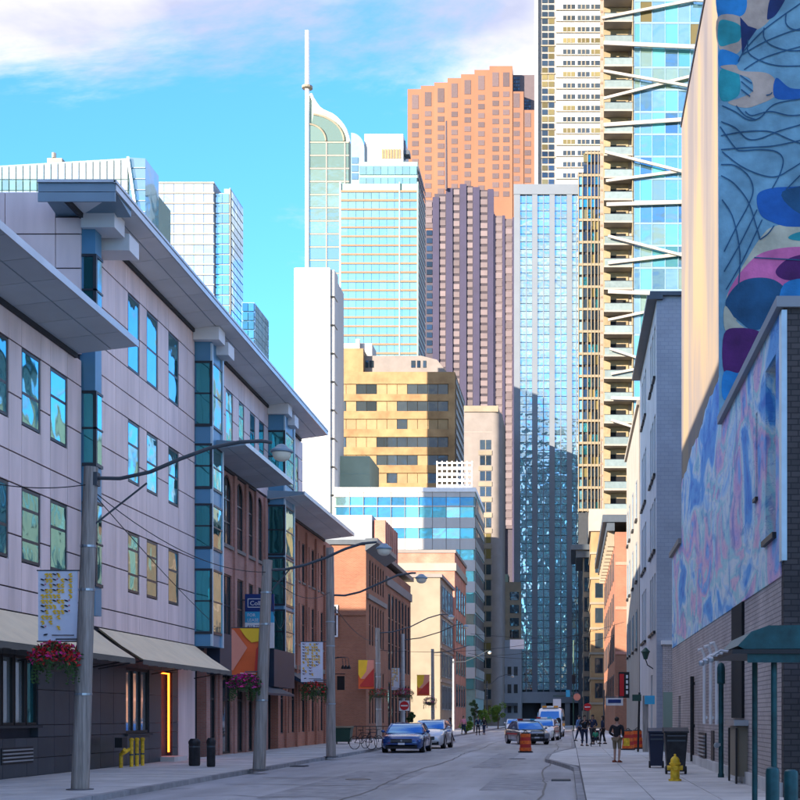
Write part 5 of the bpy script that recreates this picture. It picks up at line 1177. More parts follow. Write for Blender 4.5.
def banner(label, px0, px1, py0, py1, Y, polex, design):
    x0, x1, z0, z1 = hx(px0, Y), hx(px1, Y), hz(py1, Y), hz(py0, Y); yb = Y - .02
    t = thing('pole_banner', label, 'banner', ((x0 + x1) / 2, Y, z0), group='banners hung on the street poles')
    w, h = x1 - x0, z1 - z0; c = MB(); n = 10
    v = []; f = []
    for i in range(n + 1):
        for j in range(7):
            u = j / 6; v.append((x0 + w * u, yb + .018 * math.sin(i * .9) * math.sin(u * 3), z0 + h * i / n))
    for i in range(n):
        for j in range(6): f.append((i * 7 + j, i * 7 + j + 1, (i + 1) * 7 + j + 1, (i + 1) * 7 + j))
    k = len(v); v += [(a, b_ + .012, d) for a, b_, d in v]; f += [tuple(q + k for q in reversed(g_)) for g_ in f]
    c.add(v, f); c.build('cloth', 'ban_sky' if design == 'petal' else 'ban_orange', t)
    c = MB(); px = hx(polex, Y)
    for z in (z0 - .01, z1 + .01): c.tube([(x0 - .03, yb + .006, z), (px, yb + .006, z)], .016, 6)
    c.build('rod', 'steel_dark', t)
    yf = yb - .03
    def ell(b_, cx, cz, rx, rz_, ang):
        q = [(cx + rx * math.cos(a) * math.cos(ang) - rz_ * math.sin(a) * math.sin(ang), cz + rx * math.cos(a) * math.sin(ang) + rz_ * math.sin(a) * math.cos(ang)) for a in [2 * math.pi * i / 10 for i in range(10)]]
        b_.prism(q, 'y', yf, yf + .004)
    if design == 'petal':
        ya, bl, pk = MB(), MB(), MB(); rnd = random.Random(int(px0 * 7))
        for r_ in range(11):
            for ccol_ in range(8):
                u = .12 + ccol_ * .1; vz = .95 - r_ * .075
                if (ccol_ > 4 and r_ > 7) or rnd.random() < .12: continue
                x, z = x0 + w * u, z0 + h * vz
                if ccol_ % 3 == 0 and rnd.random() < .75:
                    ell(bl, x, z, w * .055, h * .011, -.35); ell(pk, x + w * .075, z + h * .006, w * .026, h * .011, .5)
                elif rnd.random() < .8: ell(ya, x, z, w * .05, h * .015, rnd.uniform(-.6, .6)); ell(ya, x + w * .02, z - h * .03, w * .042, h * .012, rnd.uniform(-.6, .6))
        ell(bl, x0 + w * .2, z0 + h * .09, w * .06, h * .012, .2); bl.box(x0 + w * .36, x0 + w * .92, yf, yf + .004, z0 + h * .075, z0 + h * .088)
        ya.build('yellow_print', 'ban_yellow', t, kind='stuff'); bl.build('black_print', 'ban_black', t, kind='stuff'); pk.build('pink_print', 'ban_pink', t, kind='stuff')
    else:
        def tri(name, m, pts, off_): b_ = MB(); b_.prism([(x0 + w * a, z0 + h * d) for a, d in pts], 'y', yf - off_, yf + .004); b_.build(name, m, t)
        if design == 'sand':
            tri('coral_print', 'ban_coral', [(.0, .97), (.06, .97), (.55, .58), (.05, .1), (0, .1)], .001); tri('yellow_print', 'ban_yellow', [(.28, .99), (1, .99), (1, .72), (.7, .69), (.5, .8)], .002)
            tri('red_print', 'ban_red', [(.86, .55), (1, .66), (1, .08), (.8, .08)], .001); b_ = MB(); b_.box(x0 + w * .3, x0 + w * .85, yf - .003, yf, z0 + h * .03, z0 + h * .045); b_.build('white_print', 'white_paint', t)
        else:
            tri('yellow_print', 'ban_yellow', [(0, 1), (.6, 1), (.5, .6), (.15, .35), (0, .5)], .001); tri('coral_print', 'ban_coral', [(.6, 1), (1, 1), (1, .72), (.4, .35), (.15, .35), (.5, .6)], .002); tri('red_print', 'ban_red', [(1, .7), (1, .08), (.1, .08), (.1, .14)], .001)
def basket(label, px, py, Y, wpx, hpx, cols, polex):
    x, z = hx(px, Y), hz(py, Y); w = wpx / F * Y / 2; h = hpx / F * Y / 2; yb = Y - .25
    t = thing('flower_basket', label, 'flower basket', (x, yb, z - h), group='flower baskets on the street poles')
    c = MB(); c.lathe((x, yb, z - h), [(w * .12, 0), (w * .42, .06), (w * .58, h * .45), (w * .6, h * .8)], 14); c.build('bowl', 'bark', t, smooth=True)
    c = MB(); c.tube([(x - w * .6, yb, z - h * .2), (x, yb, z + h * 1.15), (x + w * .6, yb, z - h * .2)], .008, 5); c.tube([(hx(polex, Y), Y, z + h * 1.2), (x, yb, z + h * 1.15)], .02, 6); c.build('hanger', 'steel_dark', t)
    rnd = random.Random(int(px * 13))
    def scatter(name, m, n, s, lo, hi, rad):
        b_ = MB()
        for i in range(n):
            a = rnd.uniform(0, 2 * math.pi); el = rnd.uniform(lo, hi); rr = rad * rnd.uniform(.65, 1.05)
            c_ = Vector((x + w * rr * math.cos(a) * math.cos(el), yb + w * rr * math.sin(a) * math.cos(el), z - h * .1 + h * rr * math.sin(el)))
            q = Matrix.Rotation(rnd.uniform(0, 6.28), 3, (rnd.uniform(-1, 1), rnd.uniform(-1, 1), rnd.uniform(-1, 1) + .01)); e = s * rnd.uniform(.6, 1.3)
            pts = [c_ + q @ Vector(p) for p in ((-e, 0, 0), (0, -e * .6, e * .2), (e, 0, 0), (0, e * .6, e * .2))]; b_.add(pts, [(0, 1, 2, 3)])
        return b_.build(name, m, t, kind='stuff')
    scatter('foliage', 'leaf', 520, .055, -1.0, 1.2, 1.0)
    tr = MB()
    for i in range(14):
        a = rnd.uniform(0, 6.28); q = [Vector((x + w * rr_ * math.cos(a), yb + w * rr_ * math.sin(a), z - h * .3 - dz_)) for rr_, dz_ in ((.55, 0), (.8, .05), (.92, h * rnd.uniform(.5, .8)), (.9, h * rnd.uniform(.9, 1.6)))]
        tr.tube(q, .006, 3)
        for p_ in range(7):
            c_ = q[1].lerp(q[3], p_ / 6) + Vector((rnd.uniform(-.03, .03), rnd.uniform(-.03, .03), 0)); e = rnd.uniform(.025, .05); tr.add([c_ + Vector((-e, 0, 0)), c_ + Vector((0, .01, -e * .6)), c_ + Vector((e, 0, 0)), c_ + Vector((0, -.01, e * .6))], [(0, 1, 2, 3)])
    tr.build('trailing_stems', 'leaf', t, kind='stuff')
    for k, m in enumerate(cols): scatter('blossoms', m, 190, .055, -.5 + .1 * k, 1.4, 1.06)
banner('pale blue banner of yellow petals on the nearest wooden pole', 38.5, 78, 571, 641, Y1, 84, 'petal')
banner('coral and yellow banner on the pole before the arched brick building', 232, 260.5, 628, 675, Y2, 263, 'sand')
banner('pale blue petal banner on the pole before the warehouse', 301, 323, 642, 682, Y3, 331, 'petal')
banner('coral and yellow triangle banner left of the orange brick wall pole', 358.5, 374, 660, 689, Y4, 378, 'tri')
banner('pale petal banner beside the concrete pole with the no entry sign', 385.5, 399.5, 668, 690, Y5, 403, 'petal')
banner('small coral triangle banner before the cream building', 417, 429.5, 675, 695.5, Y6, 433, 'tri')
basket('pink and red flower basket on the nearest wooden pole', 60, 657, Y1, 50, 30, ('petal_red', 'petal_pink', 'petal_red'), 84)
basket('magenta flower basket under the coral banner by the arched bricks', 247, 683, Y2, 32, 19, ('petal_magenta', 'petal_pink'), 263)
basket('dark red flower basket under the petal banner by the warehouse', 315, 689, Y3, 27, 15, ('petal_red',), 331)
basket('red flower basket left of the orange brick wall pole', 379, 693, Y4, 20, 10, ('petal_red',), 378)
basket('bright red flower basket above the no entry sign', 404, 693, Y5, 20, 10, ('petal_red', 'petal_pink'), 403)
basket('dull purple flower basket before the cream building', 430, 701, Y6, 14, 9, ('petal_magenta',), 433)

def wire(label, p, q, sag, r=.012, n=16):
    p, q = Vector(p), Vector(q); b_ = MB()
    b_.tube([p.lerp(q, i / n) - Vector((0, 0, sag * 4 * (i / n) * (1 - i / n))) for i in range(n + 1)], r, 5); tag(b_.build('overhead_wire', 'wire'), label, 'wire', 'overhead wires')
wire('wire from the nearest pole to the pole before the arched bricks', at(92, 490, Y1), at(267, 572, Y2), .5)
wire('wire from the arched brick pole to the warehouse pole', at(267, 572, Y2), at(330, 592, Y3), .5)
wire('wire from the warehouse pole to the orange brick wall pole', at(330, 600, Y3), at(378, 640, Y4), .6, .014)
wire('wire from the orange brick wall pole to the concrete pole', at(378, 645, Y4), at(402, 648, Y5), .5, .016)
wire('slack wire from the nearest pole up to the blue bay', at(92, 492, Y1), (-14.4, 54.6, 5.6), .1)
wire('wire from the nearest pole out of the frame to the left', at(90, 484, Y1), at(-60, 470, Y1 - 4), .2)
wire('wire looping from the arched brick pole to the third bay', at(267, 572, Y2), (-14.2, 67.6, 6.6), 1.0)
wire('wire crossing the street above the parked blue car', at(378, 650, Y4), (4.2, 104, 9.0), .9, .016)
wire('wire crossing the street above the white van', at(433, 655, Y6), (4.2, 130, 9.5), .8, .02)
wire('wire crossing the far end of the street by the white hanging sign', (-15, 205, 14.2), (4.0, 196, 13.2), .4, .03)
wire('lower wire crossing the far end of the street', (-15, 200, 11.0), (2.8, 191, 10.0), .5, .03)

def signthing(name, label, cat='sign', loc=(0, 0, 0)): return thing(name, label, cat, loc)
# lease board
t = signthing('lease_board', 'blue and white lease sign board behind the arched brick pole', 'sign', (-14.2, 62, 5.2)); Y = 62.0
x0, x1 = hx(245, Y), hx(274, Y)
bx('blue_panel', t, 'navy_sign' if 'navy_sign' in MAT else (mat('navy_sign', (0.012, 0.035, 0.17), rough=.5).name), x0, x1, Y, Y + .08, hz(611.5, Y), hz(594, Y))
mat('sky_sign', (0.05, 0.40, 0.62), rough=.5)
bx('light_panel', t, 'sky_sign', x0, x1, Y, Y + .08, hz(622.5, Y), hz(611.6, Y)); bx('white_panel', t, 'white_paint', x0, x1, Y, Y + .08, hz(648, Y), hz(622.6, Y))
c = MB(); a0, a1, c0, c1 = x0 + .12, x1 - .18, hz(607.5, Y), hz(598.5, Y)
for q in ((a0, a1, c0, c0 + .03), (a0, a1, c1 - .03, c1), (a0, a0 + .03, c0, c1), (a1 - .03, a1, c0, c1)): c.box(q[0], q[1], Y - .006, Y, q[2], q[3])
c.build('border', 'white_paint', t)
text('Colliers', .29, 'white_paint', t, (a0 + .1, Y - .006, c0 + .1), (R(90), 0, 0))
text('FOR', .2, 'white_paint', t, (x0 + .1, Y - .006, hz(616.5, Y)), (R(90), 0, 0)); text('LEASE', .2, 'white_paint', t, (x0 + .1, Y - .006, hz(621.5, Y)), (R(90), 0, 0))
text('416 777 2200', .19, 'navy_sign', t, (x0 + .1, Y - .006, hz(628, Y)), (R(90), 0, 0))
c = MB(); c.tube([(XL, Y + .04, hz(600, Y)), (x1, Y + .04, hz(600, Y))], .03, 6); c.tube([(XL, Y + .04, hz(640, Y)), (x1, Y + .04, hz(640, Y))], .03, 6); c.build('bracket', 'steel_dark', t)
# no entry sign
t = signthing('no_entry_sign', 'red round no entry sign with white bar on the concrete pole', 'road sign', at(404, 706, Y5)); Y = Y5 - .3; X, _, Z = at(404.3, 705.7, Y)
s_ = .43; c = MB(); c.box(X - s_, X + s_, Y, Y + .02, Z - s_, Z + s_); c.build('plate', 'white_paint', t)
c = MB(); c.lathe((X, Y - .012, Z), [(.38, .0), (.38, .01)], 24, axis='y'); c.build('red_disc', 'red', t); c = MB(); c.box(X - .29, X + .29, Y - .018, Y - .0125, Z - .055, Z + .055); c.build('white_bar', 'white_paint', t)
# hanging shop sign and gooseneck lamps on the warehouse corner
t = signthing('hanging_sign', 'black hanging shop sign at the warehouse corner', 'sign', (-14.2, 84, 3.5)); Y = 84.0
bx('board', t, 'black', hx(337, Y), hx(344.5, Y), Y, Y + .1, hz(690, Y), hz(676, Y)); c = MB(); c.tube([(XL, Y + .05, hz(674, Y)), (hx(345, Y), Y + .05, hz(674, Y))], .03, 6); c.build('bracket', 'black', t)
t = signthing('gooseneck_lamp', 'three black gooseneck lamps jutting from the warehouse corner', 'lamp', (-14.5, 83, 4.5)); Y = 83.0
for i in range(3):
    a, _, z = at(343 + i * 3, 667, Y); c = MB(); c.tube([(XL, Y, hz(660, Y)), (a - .3, Y, hz(657, Y)), (a - .05, Y, hz(658, Y)), (a, Y, z + .15)], .018, 6); c.build('arm', 'steel_dark', t)
    c = MB(); c.lathe((a, Y, z - .12), [(.13, 0), (.10, .12), (.03, .24)], 10); c.build('shade', 'black', t)
# hanging sign at the end of the street, right side signs
t = signthing('street_sign', 'white rectangular sign hanging over the far end of the street', 'sign', at(516, 644, 203)); bx('plate', t, 'white_paint', hx(504 + 6, 200), hx(524, 200), 200, 200.1, hz(649, 200), hz(639.5, 200))
c = MB(); c.tube([at(512, 640, 200.05), at(512, 632, 200.05)], .04, 5); c.tube([at(522, 640, 200.05), at(522, 632, 200.05)], .04, 5); c.build('hanger', 'steel_dark', t)
t = signthing('blade_sign', 'dark blade sign with a crimson panel on the red brick wall', 'sign', (4.6, 118, 3.5)); Y = 100.0
bx('board', t, 'black', hx(618.5, Y), hx(630, Y), Y, Y + .15, hz(698, Y), hz(672, Y)); bx('crimson_panel', t, 'red', hx(619.5, Y), hx(624, Y), Y - .03, Y, hz(696, Y), hz(674, Y))
for i in range(4): bx('white_mark', t, 'white_paint', hx(626, Y), hx(628, Y), Y - .03, Y, hz(694 - i * 5.2, Y), hz(690.6 - i * 5.2, Y))
t = signthing('street_sign', 'blue and white street sign on a post by the red brick building', 'sign', (2.6, 90, .12)); Y = 90.0
c = MB(); c.tube([(hx(604, Y), Y, .12), (hx(604, Y), Y, hz(690, Y))], .05, 8); c.build('post', 'steel_dark', t)
bx('blue_plate', t, 'navy_sign', hx(608, Y), hx(621, Y), Y - .03, Y, hz(703, Y), hz(699.5, Y)); bx('white_plate', t, 'white_paint', hx(606, Y), hx(623, Y), Y, Y + .03, hz(705.5, Y), hz(698, Y)); c = MB(); c.tube([(hx(604, Y), Y + .02, hz(697, Y)), (hx(623, Y), Y + .02, hz(697, Y))], .03, 6); c.build('arm', 'steel_dark', t)
t = signthing('direction_sign', 'orange round sign on a green pole far down the right pavement', 'sign', (.9, 150, .12)); Y = 150.0
c = MB(); c.tube([(hx(573.5, Y), Y, .12), (hx(573.5, Y), Y, hz(640, Y))], .07, 8); c.build('post', 'green_dark', t); c = MB(); c.lathe((hx(577, Y), Y - .1, hz(697, Y)), [(.4, 0), (.4, .05)], 16, axis='y'); c.build('orange_disc', 'ban_coral', t)
bx('white_plate', t, 'white_paint', hx(553, Y), hx(561, Y), Y - .1, Y - .05, hz(707, Y), hz(699, Y)); c = MB(); c.tube([(hx(553, Y), Y, hz(696, Y)), (hx(574, Y), Y, hz(696, Y))], .05, 6); c.build('arm', 'green_dark', t)
bx('signal_box', t, 'black', hx(572, Y), hx(575.5, Y), Y - .3, Y - .08, hz(684, Y), hz(675, Y)); bx('blue_plate', t, 'sky_sign', hx(566, Y), hx(570, Y), Y - .1, Y - .05, hz(697, Y), hz(690, Y))
t = signthing('stop_sign', 'red octagonal sign near the people on the right pavement', 'road sign', (2.5, 140, .12)); Y = 140.0
X, _, Z = at(587.5, 707, Y); c = MB(); c.tube([(X, Y, .12), (X, Y, Z)], .05, 6); c.build('post', 'steel_dark', t); c = MB(); c.lathe((X, Y - .08, Z), [(.42, 0), (.42, .03)], 8, axis='y'); c.build('plate', 'red', t)
c = MB(); c.box(X - .28, X + .28, Y - .1, Y - .081, Z - .05, Z + .05); c.build('white_bar', 'white_paint', t)
# near right: hydrant, bins, bollards, canopy, wooden post, wall lantern
x, Y = pb(675, 781); t = thing('fire_hydrant', 'yellow fire hydrant on the right pavement before the black bins', 'hydrant', (x, Y, .12))
c = MB(); c.lathe((x, Y, .12), [(.17, 0), (.17, .05), (.12, .06), (.12, .42), (.15, .43), (.15, .47), (.125, .48), (.115, .56), (.07, .62), (.03, .64), (.03, .69), (0.01, .7)], 18); c.build('barrel', 'yellow', t, smooth=True)
for a, d in (((-.2, 0), 'x'), ((.1, 0), 'x'), ((0, -.2), 'y')):
    c = MB(); c.lathe((x + a[0], Y + a[1], .46), [(.06, 0), (.065, .02), (.065, .1)], 10, axis=d); c.build('nozzle', 'yellow', t, smooth=True)
def wheelie(label, px, py, w, h, m):
    x, Y = pb(px, py); t = thing('wheelie_bin', label, 'bin', (x, Y, .12)); d = .72
    c = MB(); c.loft([[(x - w * .38, Y - d * .36, .2), (x + w * .38, Y - d * .36, .2), (x + w * .38, Y + d * .36, .2), (x - w * .38, Y + d * .36, .2)], [(x - w / 2, Y - d / 2, .12 + h * .88), (x + w / 2, Y - d / 2, .12 + h * .88), (x + w / 2, Y + d / 2, .12 + h * .88), (x - w / 2, Y + d / 2, .12 + h * .88)]]); c.build('body', m, t)
    c = MB(); c.prism([(Y - d * .56, .12 + h * .885), (Y - d * .56, .12 + h * .92), (Y, .12 + h), (Y + d * .55, .12 + h * .99), (Y + d * .55, .12 + h * .885)], 'x', x - w * .54, x + w * .54); c.build('lid', m, t)
    for s in (-1, 1): c = MB(); c.lathe((x + s * w * .42, Y - d * .2, .24), [(.12, -.03), (.12, .03)], 14, axis='x'); c.build('wheel', 'black', t)
    c = MB(); c.tube([(x - w * .4, Y - d * .6, .12 + h * .82), (x + w * .4, Y - d * .6, .12 + h * .82)], .02, 6); c.box(x - w * .4, x + w * .4, Y - d * .5, Y - d * .44, .12 + h * .7, .12 + h * .74); c.build('handle', 'steel_dark', t)
mat('bin_blue', (0.012, 0.02, 0.05), rough=.4)
wheelie('dark blue wheelie bin on the right pavement, left of the pair', 656, 768, .5, 1.3, 'bin_blue'); wheelie('tall black wheelie bin against the right wall behind the hydrant', 675.5, 774, .66, 1.35, 'bin_black')
def bollard(label, px, Y, h):
    x = hx(px, Y); t = thing('bollard', label, 'bollard', (x, Y, .12)); c = MB(); c.lathe((x, Y, .1), [(.095, 0), (.095, h - .06), (.085, h - .02), (.05, h)], 18); c.build('post', 'shelter_green', t, smooth=True)
bollard('dark green bollard at the bottom right, left of the two', 772.5, 18.7, 1.0); bollard('dark green bollard at the bottom right corner, right of the two', 791, 17.8, 1.0)
t = thing('street_canopy', 'dark green steel canopy shelter on the right pavement at the frame edge', 'shelter', (4.6, 23, .12))
x0 = hx(737, 22); c = MB()
c.prism([(x0, 2.93), (x0 + .22, 3.16), (x0 + .5, 3.26), (8.5, 3.30), (8.5, 2.9), (x0 + .1, 2.88)], 'y', 21.9, 24.6); c.build('roof', 'shelter_green', t)
bx('roof_trim', t, 'black', x0 - .1, 8.5, 21.8, 24.7, 2.80, 2.87)
for yy in (22.1, 24.4): c = MB(); c.tube([(hx(766, 23), yy, .12), (hx(766, 23), yy, 2.8)], .05, 10); c.build('post', 'shelter_green', t, smooth=True)
bx('valance', t, 'shelter_green', x0 + .15, 8.5, 21.86, 21.88, 2.66, 2.8)
for i, yy in enumerate((22.4, 23.2, 24.0)): c = MB(); c.tube([(x0 + .05, yy, 2.84), (x0 - .22, yy, 2.88), (x0 - .36, yy, 2.78)], .02, 6); c.ball((x0 - .38, yy, 2.73), .055, 8, 5); c.build('edge_light', 'steel', t)
x, Y = pb(645.5, 752); t = thing('wooden_post', 'thick brown wooden post with sign box on the right pavement', 'post', (x, Y, .12))
c = MB(); c.box(x - .13, x + .13, Y - .13, Y + .13, .1, 2.75); c.build('timber', 'wood_pole', t); bx('sign_box', t, 'sky_sign', x - .05, x + .42, Y - .2, Y - .14, 2.35, 2.75)
c = MB(); c.tube([(x - .35, Y, .12), (x - .28, Y, 2.9)], .05, 8); c.build('steel_post', 'black', t); bx('sign_plate', t, 'green_dark', x - .62, x - .2, Y - .08, Y - .06, 2.5, 2.8)
t = thing('wall_lantern', 'green metal lantern on the white street wall', 'lantern', (XR, 71, 4.6)); c = MB(); c.tube([(XR, 72, 4.3), (XR - .3, 72, 4.5), (XR - .4, 72, 4.8)], .03, 6); c.build('bracket', 'black', t)
c = MB(); c.lathe((XR - .4, 72, 4.8), [(.1, 0), (.2, .35), (.26, .4), (.05, .62)], 8); c.build('lantern_body', 'green_dark', t)
# left pavement: yellow standpipes, bins, dumpster, railings
for i, (px, lab) in enumerate(((131.5, 'yellow standpipe post by the charcoal shop wall, left of the three'), (137, 'yellow standpipe post by the charcoal shop wall, middle of the three'), (142.5, 'yellow standpipe post by the charcoal shop wall, right of the three'))):
    Y = -14.45 * F / (px - 570); t = thing('standpipe', lab, 'standpipe', (-14.45, Y, .12), group='yellow standpipes by the shop'); c = MB(); c.lathe((-14.45, Y, .12), [(.075, 0), (.06, .03), (.06, .85), (.08, .87), (.08, .93), (.02, .96)], 12); c.build('pipe', 'yellow', t, smooth=True)
    c = MB(); c.lathe((-14.45, Y, .5), [(.068, 0), (.068, .05)], 12); c.build('collar', 'steel_dark', t)
Y = -14.5 * F / (121 - 570); t = thing('standpipe', 'forked yellow and black fire standpipe beside the yellow posts', 'standpipe', (-14.5, Y, .12)); c = MB(); c.tube([(-14.5, Y, .12), (-14.5, Y, .6)], .06, 10); c.tube([(-14.5, Y, .55), (-14.3, Y - .25, .72)], .06, 10); c.tube([(-14.5, Y, .55), (-14.3, Y + .25, .72)], .06, 10); c.build('pipe', 'yellow', t, smooth=True)
c = MB(); c.box(-14.62, -14.38, Y - .25, Y + .25, .78, 1.1); c.build('head', 'black', t)
def litter(label, px, py, r, h):
    x, Y = pb(px, py); t = thing('litter_bin', label, 'bin', (x, Y, .12)); c = MB(); c.lathe((x, Y, .12), [(r * .85, 0), (r, .05), (r, h * .8), (r * 1.06, h * .82), (r * 1.06, h * .9), (r * .7, h)], 16); c.build('drum', 'bin_black', t, smooth=True)
    c = MB(); c.lathe((x, Y, .12 + h * .68), [(r * 1.02, 0), (r * 1.02, .05)], 16); c.build('band', 'steel_dark', t)
litter('black litter bin under the navy sign band, left of the pair', 194.5, 766, .19, .92); litter('slimmer black litter bin under the navy sign band, right of the pair', 211, 767, .14, .96)
x, Y = pb(343.5, 744); t = thing('dumpster', 'small dark green dumpster before the orange brick wall', 'dumpster', (x, Y, .12)); c = MB(); c.loft([[(x - .42, Y - .4, .25), (x + .42, Y - .4, .25), (x + .42, Y + .4, .25), (x - .42, Y + .4, .25)], [(x - .5, Y - .5, 1.05), (x + .5, Y - .5, 1.05), (x + .5, Y + .5, 1.05), (x - .5, Y + .5, 1.05)]]); c.build('body', 'green_dark', t); c = MB(); c.prism([(Y - .55, 1.06), (Y - .55, 1.1), (Y + .5, 1.2), (Y + .5, 1.06)], 'x', x - .54, x + .54); c.build('lid', 'green_dark', t)
for s in (-1, 1): c = MB(); c.lathe((x + s * .35, Y - .3, .2), [(.08, -.03), (.08, .03)], 10, axis='x'); c.build('wheel', 'black', t)
t = thing('railing', 'thin black railing in front of the orange brick wall', 'railing', (-13.5, 92, .12)); c = MB(); c.tube([(-14.9, 92, 1.1), (-12.2, 92, 1.1)], .03, 6); c.tube([(-14.9, 92, .3), (-12.2, 92, .3)], .03, 6); c.build('rail', 'black', t)
for i in range(7): c = MB(); c.tube([(-14.9 + i * .45, 92, .12), (-14.9 + i * .45, 92, 1.1)], .025, 6); c.build('bar', 'black', t)
# storm drains at the kerbs
for x, y, lab in ((-9.65, 48.5, 'iron storm drain grate by the left kerb past the second pole'), (-0.25, 38.0, 'iron storm drain grate by the right kerb near the camera')):
    t = thing('storm_drain', lab, 'drain', (x, y, 0)); c = MB(); c.box(x - .27, x + .27, y - .42, y + .42, .003, .012); c.build('pit', 'void', t)
    for i in range(8): bx('grate_bar', t, 'steel_dark', x - .25, x + .25, y - .40 + i * .105, y - .345 + i * .105, .013, .03)
# construction barrels
def barrel(label, px, py):
    Y = (1.8 if px < 560 else 1.68) * F / (py - 716); x = hx(px, Y); z = 0 if px < 560 else .12
    t = thing('traffic_barrel', label, 'barrel', (x, Y, z), group='orange traffic barrels')
    c = MB(); c.lathe((x, Y, z), [(.36, 0), (.37, .06), (.30, .08)], 18); c.build('rubber_base', 'black', t, smooth=True)
    for i in range(5): c = MB(); r = .29 - i * .012; c.lathe((x, Y, z + .08 + i * .17), [(r, 0), (r, .165)] if i % 2 else [(r + .008, 0), (r + .012, .08), (r + .008, .165)], 18); c.build('stripe', ('orange', 'ban_red')[i % 2], t, smooth=True)
    c = MB(); c.lathe((x, Y, z + .93), [(.23, 0), (.2, .05), (.05, .07)], 18); c.tube([(x - .1, Y, z + 1.0), (x, Y, z + 1.08), (x + .1, Y, z + 1.0)], .02, 6); c.build('top', 'black', t)
barrel('orange striped traffic barrel standing in the road before the police car', 525.5, 752.5); barrel('orange striped barrel on the right pavement, left of the pair', 628, 750); barrel('orange striped barrel on the right pavement, right of the pair', 637, 749)
Y = 106.0; t = thing('parking_meter', 'black ticket machine with pale oval at the roadside by the van', 'ticket machine', (hx(558.5, Y), Y, 0)); x = hx(558.5, Y)
c = MB(); c.prism([(x - .2, 0), (x + .2, 0), (x + .2, 1.5), (x + .12, 1.66), (x - .12, 1.66), (x - .2, 1.5)], 'y', Y - .12, Y + .12); c.build('cabinet', 'black', t); c = MB(); c.lathe((x, Y - .14, 1.15), [(.13, 0), (.13, .015)], 14, axis='y'); c.build('oval_panel', 'steel', t)

# ------------------------------------------------------------------ trees and shrubs near the end of the street
def tree(name, label, px, py0, py1, Y, wpx, m, nleaf, cat='tree'):
    x = hx(px, Y); zb = .12; zt = hz(py0, Y); w = wpx / F * Y / 2; t = thing(name, label, cat, (x, Y, zb)); rnd = random.Random(int(px))
    c = MB(); h = zt - zb; c.tube([(x, Y, zb), (x + .05, Y, zb + h * .35), (x - .03, Y, zb + h * .7)], [.1, .07, .04], 8)
    for i in range(7):
        a = rnd.uniform(0, 6.28); z0 = zb + h * rnd.uniform(.25, .6); c.tube([(x, Y, z0), (x + w * .35 * math.cos(a), Y + w * .35 * math.sin(a), z0 + h * .12), (x + w * .7 * math.cos(a), Y + w * .7 * math.sin(a), z0 + h * .28)], [.04, .025, .012], 5)
    c.build('trunk', 'bark', t, smooth=True)
    b_ = MB(); clumps = [(Vector((rnd.uniform(-.75, .75) * w, rnd.uniform(-.75, .75) * w, zb + h * rnd.uniform(.32, .9))), rnd.uniform(.28, .5) * w) for _ in range(16)]
    for i in range(nleaf):
        cc, rr = rnd.choice(clumps); d = Vector((rnd.gauss(0, 1), rnd.gauss(0, 1), rnd.gauss(0, 1))).normalized() * rr * rnd.uniform(.6, 1.05); p = Vector((x, Y, 0)) + cc + d
        q = Matrix.Rotation(rnd.uniform(0, 6.28), 3, d.normalized()); e = rnd.uniform(.05, .11)
        b_.add([p + q @ Vector(v) for v in ((-e, 0, 0), (0, -e * .55, .02), (e, 0, 0), (0, e * .55, .02))], [(0, 1, 2, 3)])
    b_.build('crown', m, t, kind='stuff')
tree('street_tree', 'small bright green tree at the far left corner of the junction', 498, 703, 728, 175, 17, 'leaf_bright', 3500)
tree('street_tree', 'low green tree just left of the thin far lamp pole', 484, 709, 728, 168, 12, 'leaf_bright', 2200)
tree('street_shrub', 'green shrub on the left pavement before the far people', 466, 721, 731, 128, 14, 'leaf_bright', 1500, 'shrub')
tree('street_shrub', 'leafy shrub beside the orange brick corner building', 411, 709, 738, 118, 9, 'leaf', 1200, 'shrub')
tree('street_shrub', 'dark hanging plant clump on the left beyond the cream building', 474, 697, 730, 145, 10, 'leaf', 1200, 'shrub')
# ------------------------------------------------------------------ vehicles
mat('paint_blue', (0.012, 0.06, 0.22), rough=0.25, metal=0.3, var=0.03, coat=1); mat('paint_silver', (0.62, 0.64, 0.67), rough=0.3, metal=0.35, var=0.03, coat=1); mat('paint_wht', (0.78, 0.78, 0.78), rough=0.3, var=0.03, coat=1)
mat('paint_grey', (0.20, 0.22, 0.26), rough=0.28, metal=0.3, var=0.03, coat=1); mat('tyre', (0.015, 0.015, 0.016), rough=0.85); mat('rim', (0.45, 0.46, 0.48), rough=0.25, metal=0.9); mat('head_lamp', (0.75, 0.78, 0.8), rough=0.12, metal=0.4); mat('tail_red', (0.35, 0.01, 0.01), rough=0.25)
mat('plate', (0.7, 0.72, 0.76), rough=0.5); mat('amber', (0.75, 0.3, 0.02), rough=0.3)
def sect(y, zb, zt, w, crown=.03):
    return [(-w * .86, y, zb), (-w * .985, y, zb + .12), (-w, y, zb + (zt - zb) * .5), (-w * .97, y, zt - .10), (-w * .84, y, zt - .01), (-w * .4, y, zt + crown), (w * .4, y, zt + crown), (w * .84, y, zt - .01), (w * .97, y, zt - .10), (w, y, zb + (zt - zb) * .5), (w * .985, y, zb + .12), (w * .86, y, zb)]
